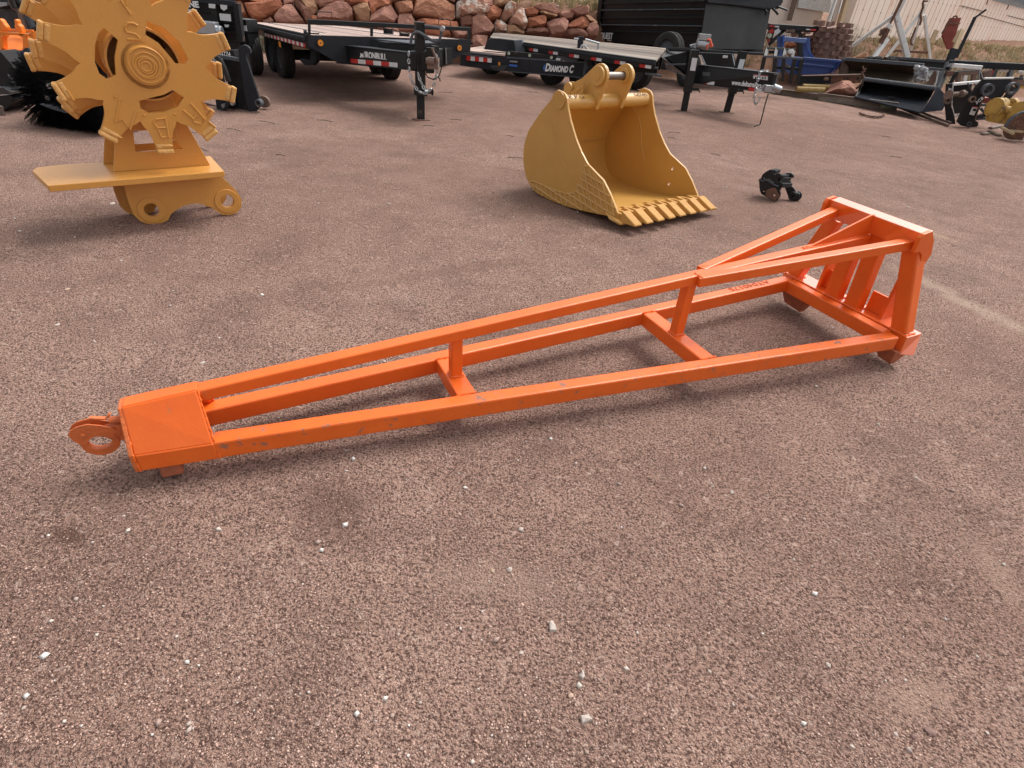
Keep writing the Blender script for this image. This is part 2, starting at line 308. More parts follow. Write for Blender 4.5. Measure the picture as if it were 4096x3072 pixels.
# near apron behind the camera so that a side view has ground too
g2 = MB(); g2.box(-30, 30, -12, 9, -.075, -.045); struct(g2.build('ground_apron', SOIL))
# bank behind the yard
def wall_y(x): return 19.4+.24*x
def bank_z(x, y):
    dl = y-(19.75+.24*x); L = 1.62*sm(dl/.9)+.10*np.maximum(dl-.9, 0)
    dr = y-(22.3+.35*(x-9)); Rr = 1.45*sm(dr/3.6)+.05*np.maximum(dr-3.6, 0)
    k = sm((x-3.0)/3.0); return L*(1-k)+Rr*k
gx = np.linspace(-22, 44, 330); gy = np.linspace(0, 1, 150)**1.4*26
XX, D = np.meshgrid(gx, gy, indexing='ij'); k = sm((XX-3)/3.0); YB = (19.5+.24*XX)*(1-k)+(22.0+.35*(XX-9))*k
YY = YB+D; ZZ = bank_z(XX, YY)+.10*vnoise(XX*1.3, YY*1.3, 8)*sm(D/1)+.05*vnoise(XX*5, YY*5, 9)*sm(D/1)-.05*(1-sm(D/.5))
struct(grid_mesh('hillside', XX, YY, ZZ, BANK))
# ------------------------------------------------------------------ gravel (uncountable grains) and single stones
def grains(name, n, fx, fy, smin, smax, m, seed, power=2.2, zoff=.2):
    rg = np.random.default_rng(seed); y = fy(rg.random(n)); x = fx(rg.random(n), y); s = smin+(smax-smin)*rg.random(n)**power
    oct_ = np.array([(1, 0, 0), (0, 1, 0), (-1, 0, 0), (0, -1, 0), (0, 0, .7), (0, 0, -.7)], float)
    fc = np.array([(0, 1, 4), (1, 2, 4), (2, 3, 4), (3, 0, 4), (1, 0, 5), (2, 1, 5), (3, 2, 5), (0, 3, 5)])
    V = oct_[None]*(1+.5*(rg.random((n, 6, 1))-.5))*s[:, None, None]*(1+.7*(rg.random((n, 1, 3))-.5))
    a = rg.random(n)*6.28; ca, sa = np.cos(a)[:, None], np.sin(a)[:, None]
    vx = V[..., 0]*ca-V[..., 1]*sa; vy = V[..., 0]*sa+V[..., 1]*ca; vz = V[..., 2]+.3*vx*(rg.random((n, 1))-.5)
    V = np.stack([vx+x[:, None], vy+y[:, None], vz+(gz(x, y)*np.where(y < 6, 1, .5)+s*zoff)[:, None]], -1)
    Fi = (fc[None]+(np.arange(n)*6)[:, None, None]).reshape(-1)
    me = bpy.data.meshes.new(name); me.vertices.add(n*6); me.vertices.foreach_set('co', V.reshape(-1).astype(np.float32))
    me.loops.add(n*24); me.polygons.add(n*8); me.loops.foreach_set('vertex_index', Fi.astype(np.int32)); me.polygons.foreach_set('loop_start', np.arange(0, n*24, 3, dtype=np.int32)); me.update(calc_edges=True)
    me.materials.append(m); o = bpy.data.objects.new(name, me); COL.objects.link(o); return o
def islandmat(name, cols, rough=.95):
    m = bpy.data.materials.new(name); m.use_nodes = True; t = m.node_tree; p = t.nodes['Principled BSDF']; p.inputs['Roughness'].default_value = rough; p.inputs['Specular IOR Level'].default_value = .2
    g = t.nodes.new('ShaderNodeNewGeometry'); r = t.nodes.new('ShaderNodeValToRGB'); t.links.new(g.outputs['Random Per Island'], r.inputs[0])
    e = r.color_ramp.elements; r.color_ramp.interpolation = 'CONSTANT'; e[0].color = (*cols[0], 1); e[1].position = 1/len(cols); e[1].color = (*cols[1], 1)
    for i in range(2, len(cols)): x = e.new(i/len(cols)); x.color = (*cols[i], 1)
    t.links.new(r.outputs[0], p.inputs['Base Color']); return m
GR = islandmat('cinder_grains', [(.38, .24, .19), (.27, .165, .13), (.48, .32, .26), (.17, .098, .078), (.43, .275, .22), (.55, .385, .315), (.31, .19, .15), (.22, .13, .105)])
g = grains('gravel', 95000, lambda r, y: (r*2-1)*(y*1.0+.7), lambda r: .65+5.6*r**1.35, .0016, .0052, GR, 3)
struct(tag(g, 'fine reddish brown cinder gravel spread over the yard', 'gravel'), 'stuff')
GP = islandmat('pale_chips', [(.55, .48, .42), (.42, .34, .30), (.62, .58, .54), (.36, .26, .22)])
g = grains('pale_gravel_chips', 1000, lambda r, y: (r*2-1)*(y*1.0+.7), lambda r: .7+11*r**1.5, .003, .013, GP, 5, 3.0, .35)
struct(tag(g, 'scattered small pale chips mixed in the cinder gravel', 'gravel chips'), 'stuff')
def icorock(mb, c, sx, sy, sz, seed, sub=2, rough=.18, rot=0, flat=.0):
    rg = random.Random(seed); bm = bmesh.new(); bmesh.ops.create_icosphere(bm, subdivisions=sub, radius=1)
    pl = [(Vector((rg.gauss(0, 1), rg.gauss(0, 1), rg.gauss(0, 1))).normalized(), rg.uniform(.62, .9)) for _ in range(9)]
    for v in bm.verts:
        for n, d in pl:
            e = v.co.dot(n)-d
            if e > 0: v.co -= n*e
        v.co *= 1+rg.uniform(-rough, rough)*.25
    ca, sa = math.cos(rot), math.sin(rot); vs = []
    for v in bm.verts:
        x, y, z = v.co.x*sx, v.co.y*sy, v.co.z*sz; vs.append((c[0]+x*ca-y*sa, c[1]+x*sa+y*ca, c[2]+z))
    mb.add(vs, [tuple(v.index for v in f.verts) for f in bm.faces]); bm.free(); return mb
MT['palestone'] = mat('pale_stone', (.48, .42, .37), .9, col2=(.42, .34, .30), nscale=60, bump=.5, bscale=120)
MT['tanstone'] = mat('tan_stone', (.46, .33, .24), .9, col2=(.36, .24, .18), nscale=50, bump=.5, bscale=120)
MT['brownstone'] = mat('brown_stone', (.24, .155, .13), .95, col2=(.17, .10, .085), nscale=40, bump=.6, bscale=90)
def shard(pts, m, label, h=.018):
    P = [at(a, b, z=0) for a, b in pts]; c = sum(P, Vector())/len(P); z = float(gz(c.x, c.y))-.004; mb = MB(); n = len(P)
    vs = [(p.x, p.y, z) for p in P]+[(c.x+(p.x-c.x)*.82, c.y+(p.y-c.y)*.82, z+h*random.uniform(.7, 1.1)) for p in P]+[(c.x, c.y, z+h*1.15)]
    mb.add(vs, [(i, (i+1) % n, n+(i+1) % n, n+i) for i in range(n)]+[(n+i, n+(i+1) % n, 2*n) for i in range(n)]+[tuple(range(n))[::-1]]); tag(mb.build('stone', m, loc=(c.x, c.y, 0)), label, 'stone')
def stone(px, py, wpx, m, label, flat=.5, group=None, hp=1):
    p = at(px, py, z=0); s = wpx/2*p.y/F*1.15; mb = MB(); z = float(gz(p.x, p.y))
    icorock(mb, (p.x, p.y, z+s*flat*.45), s, s*hp, s*flat, int(px*7+py), 2, .2, random.uniform(0, 3))
    tag(mb.build('stone', m, loc=(p.x, p.y, 0)), label, 'stone', group)
S = [(2037, 2282, 34, 'palestone', 'white rounded stone in the middle of the foreground, beside a tan one', .8, 1), (1970, 2285, 34, 'tanstone', 'flat tan stone just left of the white rounded stone', .5, .7),

 (2283, 2785, 40, 'tanstone', 'pinkish stone patch right of centre near the bottom', .3, 1),
 (2384, 2896, 18, 'palestone', 'small white stone touching the wide pale wedge-shaped stone', .6, 1), (2085, 2610, 34, 'palestone', 'crumbled white stone left of the pointed one', .3, .8),
 (3720, 2925, 80, 'brownstone', 'large half-buried brown stone in the bottom right corner area', .35, .8), (3655, 2945, 44, 'brownstone', 'oval brown stone left of the half-buried one, bottom right', .6, .8),
 (3630, 2925, 26, 'tanstone', 'small tan stone leaning on the oval brown stone', .6, .8), (3740, 2825, 48, 'brownstone', 'flat dark brown stone above the half-buried one at lower right', .4, .6),
 (2930, 1960, 28, 'palestone', 'white flat stone below the middle of the near long beam', .4, .7), (3410, 2985, 34, 'palestone', 'white stone at the bottom edge, lower right', .5, .8),
 (3625, 2715, 28, 'palestone', 'small white stone above the half-buried brown one', .5, .8), (3585, 2935, 30, 'palestone', 'pale grey stone left of the oval brown stone', .6, .9),
 (3312, 2662, 36, 'palestone', 'pale oval stone at right, beside a slim white one', .5, .8), (3910, 2625, 26, 'palestone', 'white stone near the right edge of the foreground', .6, .8),
 (3950, 2930, 30, 'palestone', 'white stone in the far bottom right corner', .5, .8), (1555, 812, 16, 'palestone', 'white flat chip on the ground left of the gold bucket, second row', .3, .7),
 (3490, 2210, 16, 'palestone', 'tiny white stone in the right middle foreground', .5, .8), (2500, 2075, 8, 'palestone', 'tiny white stone right of the centre, below the beam', .5, .8),
 (450, 815, 30, 'palestone', 'small flat white stone under the plate of the gold wheel', .25, .6), (230, 1300, 26, 'palestone', 'pale flat chip at left, above the hook', .25, .6), (810, 1445, 26, 'palestone', 'pale chip on the gravel above the steel box end', .25, .7), (2160, 1265, 14, 'palestone', 'tiny pale stone above the top chord', .5, .8),
 (1925, 2560, 16, 'palestone', 'tiny white stone left of the triangular white one', .5, .8), (2048, 2950, 22, 'palestone', 'small white stone at the bottom centre', .5, .8), (1885, 3045, 18, 'palestone', 'small white stone by the bottom edge, left of centre', .5, .8), (2270, 2925, 20, 'palestone', 'square white stone below the wide pale wedge', .5, .8),
 (2160, 2975, 50, 'brownstone', 'round brown clod by the bottom edge, centre', .5, .8), (1040, 2780, 18, 'palestone', 'small pale stone in the lower left foreground', .5, .8), (270, 1160, 30, 'tanstone', 'tan flat stone at far left above the boom', .2, .6)]
shard([(2197, 2488), (2208, 2484), (2222, 2510), (2230, 2530), (2198, 2532), (2194, 2510)], 'palestone', 'white triangular sharp stone in the centre foreground')
shard([(2326, 2680), (2334, 2690), (2340, 2712), (2328, 2724), (2310, 2706), (2322, 2700)], 'palestone', 'white pointed stone below and right of the triangular one')
shard([(2318, 2868), (2352, 2864), (2374, 2884), (2336, 2896), (2326, 2904)], 'palestone', 'wide pale wedge-shaped stone with a small white one at its tip')
for a in S: stone(a[0], a[1], a[2], a[3], a[4], a[5], None, a[6])
rg = random.Random(4)
for i in range(64):     # small white stones nothing tells apart
    px, py = rg.uniform(40, 4050), 1900+1150*rg.random()**.7
    if i > 50: px, py = rg.uniform(1000, 3900), rg.uniform(620, 1000)
    if i <= 50 and px < 1500 and i % 4: px = 1500+(px/1500)*2500
    stone(px, py, rg.uniform(9, 20)*(1 if i <= 50 else .6), rg.choice(['palestone', 'tanstone', 'palestone']), 'small pale stone lying loose on the brown gravel', .5, 'small pale stones strewn on the gravel', .8)

MT['deck'] = islandmat('deck_boards', [(.42, .30, .25), (.35, .255, .22), (.46, .35, .30), (.29, .215, .19), (.39, .29, .25)], .8); MT['deckgrey'] = islandmat('grey_deck_boards', [(.24, .195, .16), (.16, .13, .11), (.30, .25, .21), (.11, .09, .08), (.20, .165, .14)], .8)
# ================================================================== orange truss boom
FB = frame((-1.9305, 1.5459, .163), .4683, .0136)
boom = thing('lifting_boom', 'long orange welded truss boom lying across the foreground gravel, hook at its left end', 'lifting boom', FB @ Vector((2.2, 0, -.163)))
yo = lambda x: .1+.0824*x
TW, TH = .080, .090; BV = .004
def bar(name, p, q, w, h, up=(0, 0, 1), label=None, m='orange', r=.008):
    mb = MB(FB); mb.beam(p, q, w, h, up, r); return mb.build(name, m, boom, label, smooth=False)
x0, xr = .44, 4.60
for s, lb in ((-1, 'near bottom beam, worn paint and grey scuffs near the box end'), (1, 'far bottom beam, its end carrying scribed numbers')):
    mb = MB(FB); a, b = yo(x0)-TW/2, yo(xr)-TW/2
    mb.beam((x0, s*a, -TH/2), (xr, s*b, -TH/2), TW, TH, r=.009); mb.build('bottom_beam', 'orange_scuff' if s < 0 else 'orange', boom, lb)
for xa, xb in ((1.788, 1.887), (3.188, 3.290)):
    xm = (xa+xb)/2; y = yo(xm)-TW; bar('cross_member', (xm, -y-.002, -TH/2+.001), (xm, y+.002, -TH/2+.001), .098, TH-.004)
mb = MB(FB); mb.beam((4.602, -yo(4.6)+TW+.002, -TH/2+.0), (4.602, yo(4.6)-TW-.002, -TH/2), .078, TH-.002, r=.008); mb.build('rear_cross_member', 'orange', boom)
# base plate behind, ends cut slanted
mb = MB(FB)
mb.hexa([(4.644, -.505, -.12), (4.730, -.545, -.12), (4.730, .50, -.12), (4.644, .50, -.12), (4.644, -.50, .003), (4.80, -.490, .003), (4.80, .53, .003), (4.644, .53, .003)])
mb.build('base_plate', 'orange_wet', boom, 'angled base plate along the rear bottom edge', bevel=.004)
for s, (ya, yb) in ((-1, (-.50, -.36)), (1, (.25, .45))):      # feet under the base plate
    mb = MB(FB); mb.hexa([(4.635, ya+.015, -.205), (4.68, ya+.015, -.205), (4.68, yb-.03, -.195), (4.635, yb-.03, -.195), (4.59, ya-.005, -.088), (4.72, ya-.01, -.118), (4.72, yb, -.118), (4.59, yb, -.088)])
    mb.build('rear_foot', 'foot', boom, bevel=.004)
cz_ = lambda x: .129+.08*x
# top chord
mb = MB(FB); mb.beam((.42, 0, cz_(.42)-.029), (4.60, 0, cz_(4.60)-.029), .070, .058, r=.007); mb.build('top_chord', 'orange', boom)
for s, lb in ((-1, 'near diagonal beam rising to the top plate'), (1, 'far diagonal beam rising to the top plate')):
    mb = MB(FB)
    if s < 0: mb.beam((3.245, -.038, cz_(3.245)-.029), (4.61, -.275, .535), .064, .058, r=.007)
    else: mb.beam((3.33, .04, cz_(3.33)-.026), (4.61, .275, .555), .062, .058, r=.007)
    mb.build('diagonal_beam', 'orange', boom, lb)
# posts on the cross members
for xm, sz in ((1.840, .058), (3.240, .062)):
    bar('post', (xm, .01, 0), (xm, .01, cz_(xm)-.052), sz, sz, (1, 0, 0), r=.006)
# gusset on the top chord
mb = MB(FB); mb.plate([(4.08, cz_(4.08)-.002), (4.60, cz_(4.6)-.002), (4.60, .622), (4.56, .622)], lambda a, b, t: (a, t, b), -.006, .006); mb.build('gusset_plate', 'orange', boom, bevel=.002)
# top quick-attach plate
mb = MB(FB); mb.hexa([(4.60, -.335, .503), (4.635, -.335, .503), (4.635, .325, .503), (4.60, .325, .503), (4.58, -.335, .618), (4.66, -.335, .632), (4.66, .325, .632), (4.58, .325, .618)])
mb.build('top_plate', 'orange_wet', boom, 'heavy top plate, its wet upper edge shining white', bevel=.004)
hk = [(4.565, .622), (4.63, .636), (4.69, .575), (4.735, .485), (4.715, .398), (4.672, .392), (4.66, .45), (4.635, .495), (4.60, .512), (4.555, .512), (4.55, .60)]
for s in (-1, 1):
    mb = MB(FB); mb.plate(hk, lambda a, b, t, s=s: (a, s*t, b), .325, .350); mb.build('hook_plate', 'orange', boom, bevel=.003)
# tall posts of the rear frame
def rpost(y0, z0, y1, z1, w, d, lb=None, x=4.692):
    mb = MB(FB); mb.beam((x, y0, z0), (x-.03, y1, z1), w, d, (1, 0, 0), r=.012); mb.build('rear_post', 'orange', boom, lb)
rpost(-.425, .003, -.275, .515, .105, .085, 'near rear post, the thickest, streaked with running paint', x=4.694)
rpost(.455, .003, .285, .505, .10, .08, 'far rear post')
rpost(.100, .003, .095, .505, .105, .085, 'inner rear post on the far side')
rpost(-.065, .003, -.055, .505, .105, .085, 'inner rear post on the near side')
# pin ears and low plates
def pinear(y, lb=None):
    mb = MB(FB); mb.plate([(4.70, .0), (4.86, .0), (4.90, .06), (4.88, .12), (4.74, .30), (4.70, .32)], lambda a, b, t: (a, t, b), y, y+.022, [circ(4.835, .075, .022, 14)]); mb.build('pin_ear', 'orange', boom, lb, bevel=.002)
pinear(-.27); pinear(.24)
for ya, yb in ((-.27, -.115), (.045, -.01), (.15, .25)):
    mb = MB(FB); mb.box(4.742, 4.758, min(ya, yb), max(ya, yb), .003, .135); mb.build('low_plate', 'orange', boom, bevel=.002)
# tip box of plates
mb = MB(FB)
for s in (-1, 1):
    P_ = [(.425, .037, .1715), (.697, .037, .1925), (.718, .1555+.005, -.004), (.430, .136, -.004)]
    nrm = .006
    top = [(x, s*y, z) for x, y, z in P_]; bot = [(x, s*(y-.012), z-.010) for x, y, z in P_]
    mb.hexa(bot+top)
    mb.hexa([(.433, s*.126, -.088), (.722, s*.1505, -.088), (.722, s*.1625, -.088), (.433, s*.138, -.088), (.431, s*.126, -.003), (.718, s*.1505, -.003), (.718, s*.1625, -.003), (.431, s*.138, -.003)])
mb.build('tip_cover', 'orange', boom, 'folded orange cover plate around the tip of the boom', bevel=.006)
mb = MB(FB); mb.hexa([(.427, -.034, cz_(.42)-.01), (.70, -.034, cz_(.7)-.01), (.70, .034, cz_(.7)-.01), (.427, .034, cz_(.42)-.01), (.427, -.034, .1725), (.70, -.034, .1935), (.70, .034, .1935), (.427, .034, .1725)])
mb.build('tip_cap', 'orange', boom, bevel=.005)
mb = MB(FB); mb.plate([(-.136, -.09), (.136, -.09), (.140, 0), (.036, .166), (-.036, .166), (-.140, 0)], lambda a, b, t: (t, a, b), .412, .428); mb.build('end_plate', 'orange_worn', boom, bevel=.003)
mb = MB(FB); mb.box(.49, .572, -.128, -.05, -.158, -.088); mb.build('front_foot', 'foot', boom, bevel=.008)
# weld beads
def bead(pts, r=.0055):
    P = [Vector(p) for p in pts]; o = []
    for a, b in zip(P[:-1], P[1:]):
        n = max(1, int((b-a).length/.012)); o += [a.lerp(b, i/n)+Vector((random.uniform(-1, 1), random.uniform(-1, 1), random.uniform(-1, 1)))*.0018 for i in range(n)]
    o.append(P[-1]); mb = MB(FB); mb.tube(o, [r*random.uniform(.8, 1.25) for _ in o], 6); mb.build('weld_bead', 'orange', boom)
for xm, h in ((1.840, .030), (3.240, .032)):
    bead([(xm-h, .01-h, .003), (xm+h, .01-h, .003), (xm+h, .01+h, .003), (xm-h, .01+h, .003), (xm-h, .01-h, .003)])
    bead([(xm-h, .01-h, cz_(xm)-.055), (xm+h, .01-h, cz_(xm)-.053), (xm+h, .01+h, cz_(xm)-.053)])
for xa, xb in ((1.788, 1.887), (3.188, 3.290)):
    for s in (-1, 1): y = s*(yo((xa+xb)/2)-TW); bead([(xa, y, .001), (xb, y, .001)]); bead([(xa, y, 0), (xa, y, -.08)])
for s in (-1, 1):
    bead([(.700, s*.034, .184), (.723, s*.154, -.004), (.726, s*.1605, -.085)], .0045); bead([(.420, s*.034, .163), (.427, s*.134, -.004), (.43, s*.136, -.088)], .0045)
bead([(4.06, .008, cz_(4.06)), (4.58, .008, cz_(4.58))], .006); bead([(4.06, -.008, cz_(4.06)), (4.58, -.008, cz_(4.58))], .006)
bead([(4.642, -.49, .004), (4.642, .49, .004)], .005)
for y in (-.425, .455, .10, -.065): bead([(4.648, y-.055, .006), (4.648, y+.055, .006)], .007); bead([(4.648, y-.055, .006), (4.74, y-.055, .006)], .006)
bead([(3.25, -.066, cz_(3.25)), (3.25, .0, cz_(3.25)+.001)], .005); bead([(3.40, .03, cz_(3.4)), (3.33, .055, cz_(3.33))], .006)
bead([(3.235, -.03, cz_(3.235)-.05), (3.235, -.034, cz_(3.235))], .004)
text('scribed_numbers', 'AT04017S', 'ink', boom, FB @ Vector((4.40, yo(4.4)-.012, .002)), FB.to_3x3() @ Vector((-1, -.08, .0)), FB.to_3x3() @ Vector((0, -1, 0)), .045, .0008, width=.40)
# hook on a swivel
def hpl(name, pts, t0, t1, holes=(), m='orange_worn', bev=.005, par=None):
    mb = MB(FB); mb.plate(pts, lambda a, b, t: (a, t, b), t0, t1, holes); return mb.build(name, m, par or boom, bevel=bev)
hk0 = [(.304+.068*math.cos(math.radians(t)), .004+.066*math.sin(math.radians(t))) for t in range(165, 376, 15)]+[(.392, .030), (.415, .034), (.415, .070), (.385, .075), (.340, .070), (.30, .060), (.25, .058)]
hook = hpl('hook', hk0, -.015, .015, [[(.302+.042*math.cos(t), .004+.034*math.sin(t)) for t in [2*math.pi*k/20 for k in range(20)]]], m='orange_worn', bev=.006)
hook['label'] = 'worn orange lifting hook with safety latch on the boom tip'
hpl('latch', [(.216, .070), (.222, .045), (.238, .018), (.262, .014), (.276, .034), (.300, .043), (.325, .034), (.343, .016), (.362, .010), (.380, .018), (.385, .04), (.365, .070), (.33, .092), (.29, .108), (.25, .103), (.228, .09)], .016, .022, par=hook, m='orange_worn', bev=.001)
hpl('latch', [(.216, .070), (.222, .045), (.238, .018), (.262, .014), (.276, .034), (.300, .043), (.325, .034), (.343, .016), (.362, .010), (.380, .018), (.385, .04), (.365, .070), (.33, .092), (.29, .108), (.25, .103), (.228, .09)], -.022, -.016, par=hook, m='orange_worn', bev=.001)
mb = MB(FB); mb.cyl((.262, -.030, .060), (.262, .030, .060), .009, n=6); mb.build('bolt', 'orange_worn', hook); mb = MB(FB); mb.cyl((.356, -.030, .030), (.356, .030, .030), .010, n=6); mb.cyl((.356, -.0245, .030), (.356, -.022, .030), .017, n=16); mb.build('bolt', 'orange_worn', hook)
mb = MB(FB); mb.box(.375, .415, -.020, .020, .0, .075); mb.cyl((.36, 0, .095), (.418, 0, .09), .015, n=12); mb.beam((.300, 0, .125), (.352, 0, .108), .018, .006); mb.beam((.352, 0, .108), (.372, 0, .126), .018, .006); mb.build('swivel', 'orange_worn', hook, bevel=.002)
# ================================================================== ochre compaction wheel
A_ = Vector((-3.13, 4.475, 0)); YC = math.radians(37.65); FC = frame(A_, YC)
wh = thing('compaction_wheel', 'ochre compaction wheel with padded teeth standing upright on its mounting bracket', 'compaction wheel', A_+Vector((.2, .3, 0)))
CX, CZ = .242, 1.180
def disc_outline(ph, CX=CX, CZ=CZ):
    out = []
    for k in range(10):
        a = ph+k*2*math.pi/10; ca, sa = math.cos(a), math.sin(a)
        for rr, tt in ((.402, -.108), (.425, -.092), (.452, -.078), (.485, -.069), (.525, -.061), (.578, -.055), (.578, .055), (.525, .061), (.485, .069), (.452, .078), (.425, .092), (.402, .108)):
            out.append((CX+rr*ca-tt*sa, CZ+rr*sa+tt*ca))
        b = a+math.pi/10; out.append((CX+.388*math.cos(b), CZ+.388*math.sin(b)))
    return out
slots = [[(0.05, 1.404), (0.114, 1.334), (.066, 1.23), (0.043, 1.12), (-0.015, 1.09), (-0.054, 1.124), (-0.06, 1.199), (-0.032, 1.298), (0.009, 1.371)],
 [(0.319, 1.456), (0.416, 1.419), (0.493, 1.338), (0.53, 1.226), (0.495, 1.19), (0.441, 1.193), (0.39, 1.275), (0.358, 1.325), (0.289, 1.373)],
 [(0.142, 0.952), (0.227, 0.973), (0.312, 0.991), (0.378, 1.022), (0.44, 0.971), (0.383, 0.906), (0.282, 0.87), (0.182, 0.868), (0.138, 0.901)]]
def rsl(rot, ox=0): 
    c, s = math.cos(rot), math.sin(rot); return [[(ox+CX+(a-CX)*c-(b-CZ)*s, CZ+(a-CX)*s+(b-CZ)*c) for a, b in sl_] for sl_ in slots]
for y0, ph, rot, ox, lb in ((-.155, math.radians(16.5), 0, 0, 'front toothed disc with raised letters'), (.115, math.radians(30), .3, -.045, 'middle toothed disc'), (.385, math.radians(5), .9, -.095, 'rear toothed disc')):
    mb = MB(FC); mb.plate(disc_outline(ph, CX+ox), lambda a, b, t: (a, t, b), y0, y0+.055, rsl(rot, ox)); d = mb.build('toothed_disc', 'gold', wh, lb, bevel=.012)
    for k in range(10):
        a = ph+k*2*math.pi/10; ca, sa = math.cos(a), math.sin(a); T = lambda rr, tt, yy: (CX+ox+rr*ca-tt*sa, yy, CZ+rr*sa+tt*ca)
        mb = MB(FC); ym = y0+.0275
        mb.hexa([T(.568, -.058, ym-.044), T(.568, .058, ym-.044), T(.568, .058, ym+.044), T(.568, -.058, ym+.044), T(.603, -.061, ym-.048), T(.603, .061, ym-.048), T(.603, .061, ym+.048), T(.603, -.061, ym+.048)])
        mb.hexa([T(.530, -.058, ym-.031), T(.530, .058, ym-.031), T(.530, .058, ym+.031), T(.530, -.058, ym+.031), T(.5685, -.053, ym-.036), T(.5685, .053, ym-.036), T(.5685, .053, ym+.036), T(.5685, -.053, ym+.036)])
        mb.build('tooth_pad', 'gold_worn_lit', d, bevel=.012)
mb = MB(FC); mb.cyl((CX, -.155, CZ), (CX, .43, CZ), .15, n=32); mb.cyl((CX, -.10, CZ), (CX, .40, CZ), .24, n=40, hole=.225); mb.build('axle_drum', 'gold', wh, smooth=True)
mb = MB(FC); mb.cyl((CX, -.185, CZ), (CX, -.155, CZ), .122, .130, n=36)
for rr, dz in ((.112, .006), (.082, .004), (.064, -.004), (.048, .003), (.030, -.002)):
    mb.tube([(CX+dz*.8+rr*math.cos(t)*(1+.05*math.sin(3*t)), -.187, CZ+dz+rr*math.sin(t)) for t in [2*math.pi*i/26 for i in range(26)]], .0065, 6, True)
mb.build('hub_cap', 'gold', wh, smooth=True)
s1 = .5424; YF = FC.to_3x3() @ Vector((0, -1, 0)); pf = FC @ Vector((0, -.156, 0)); PLF = (YF.x, YF.y, YF.z, YF.dot(pf))
def discpt(a, b): return at(a*s1, b*s1, pl=PLF)
for body in ([[(920, 200), (940, 170), (985, 172), (1015, 190)], [(920, 205), (935, 235), (1000, 250), (1030, 280), (1030, 292)], [(940, 290), (1032, 292)]],
             [[(885, 725), (850, 900), (905, 880), (960, 955), (1003, 820)]],
             [[(1150, 880), (1220, 870), (1245, 1010), (1190, 1010), (1160, 940), (1225, 940)], [(1150, 880), (1132, 900), (1160, 940)]],
             [[(1405, 760), (1510, 880), (1480, 912), (1430, 900), (1425, 880), (1450, 850)], [(1350, 812), (1430, 880)]],
             [[(890, 0), (965, 105)], [(935, 5), (930, 35)]],
             [[(805, 978), (900, 1018)]], [[(1200, 1078), (1278, 1078)]], [[(1535, 895), (1590, 940)]], [[(490, 660), (545, 740)]]):
    mb = MB()
    for ln in body: mb.tube([discpt(*p) for p in ln], .0085, 6)
    mb.build('weld_lettering' if len(body) > 1 or len(body[0]) > 3 else 'weld_bead', 'gold', wh)
mb = MB()
for p in ((847, 712), (1063, 848), (1290, 843)): c = discpt(*p); icorock(mb, c, .011, .011, .009, p[0], 1, .02)
mb.build('weld_spot', 'gold', wh)
br = [(-.150, .432), (.543, .432), (.38, .93), (.33, 1.28), (.16, 1.28), (.07, 1.10), (-.01, .86)]
for y0, sh_ in ((.0, 0), (.26, -.045)):
    mb = MB(FC); mb.plate(br, lambda a, b, t, sh_=sh_: (a+sh_, t, b), y0, y0+.030, [[(.035, .566), (.365, .572), (.28, .72), (.06, .72)]]); mb.build('bracket_plate', 'gold', wh, bevel=.003)
mb = MB(FC); mb.plate([(-.57, -.245), (.605, -.215), (.605, .31), (-.46, .33), (-.63, .29), (-.655, .20)], lambda a, b, t: (a, b, t), .385, .431); mb.build('top_plate', 'gold', wh, 'long flat plate with its left end worn pale', bevel=.005)
sp = [(-.106, .385), (.575, .385), (.655, .275), (.705, .205), (.734, .13), (.722, .06), (.675, .012), (.615, -.002), (.553, .007), (.515, .045), (.48, .082), (.43, .112), (.383, .128), (.32, .130), (.266, .118), (.205, .09), (.16, .061), (.13, .015), (.08, -.003), (.03, -.006), (-.03, .004), (-.075, .035), (-.104, .09), (-.112, .2)]
hl = [circ(.031, .113, .054, 22), circ(.615, .123, .054, 22)]
for y0, sh_ in ((.0, 0), (.265, -.07)):
    mb = MB(FC); mb.plate(sp, lambda a, b, t, sh_=sh_: (a+sh_, t, b), y0, y0+.032, hl); o = mb.build('ear_plate', 'gold', wh, bevel=.004)
    for cx_, cz2 in ((.031, .113), (.615, .123)): mb = MB(FC); mb.cyl((cx_+sh_, y0-.010, cz2), (cx_+sh_, y0+.002, cz2), .102, n=36, hole=.0555); mb.build('pin_boss', 'gold', o, bevel=.003)
mb = MB(FC); mb.box(-.05, .5, .034, .262, .30, .383); mb.build('cross_web', 'gold', wh)
# ================================================================== ochre excavator bucket
YK = math.radians(40.92); OK = Vector((.8418, 5.5028, 0.0)); FK = frame(OK, YK); WK = 1.31
bk = thing('excavator_bucket', 'ochre excavator bucket standing open on the gravel behind the boom', 'excavator bucket', OK+Vector((.2, .9, 0)))
front = [(-.055, .118), (0, .184), (.10, .29), (.222, .393), (.29, .419), (.465, .489), (.57, .575), (.666, .674), (.78, .829), (.835, .93), (.865, 1.008), (.90, 1.045), (.94, 1.058), (1.009, 1.064), (1.055, 1.040), (1.094, .962)]
back = [(1.224, .836), (1.341, .695), (1.40, .62), (1.433, .541), (1.455, .46), (1.461, .383), (1.452, .30), (1.428, .222), (1.385, .140), (1.315, .071), (1.235, .025), (1.145, .002), (.902, -.006), (.70, .0), (.464, .023), (.2, .062), (-.05, .105)]
for x0_, lb, hh in ((0, 'left side plate with crosshatched weld beads near the lip', ()), (WK-.026, 'right side plate with two bolt holes', (circ(.386, .344, .017, 12), circ(.385, .179, .017, 12)))):
    mb = MB(FK); mb.plate(front+back, lambda a, b, t: (t, a, b), x0_, x0_+.026, hh); o = mb.build('side_plate', 'gold2', bk, lb, bevel=.005)
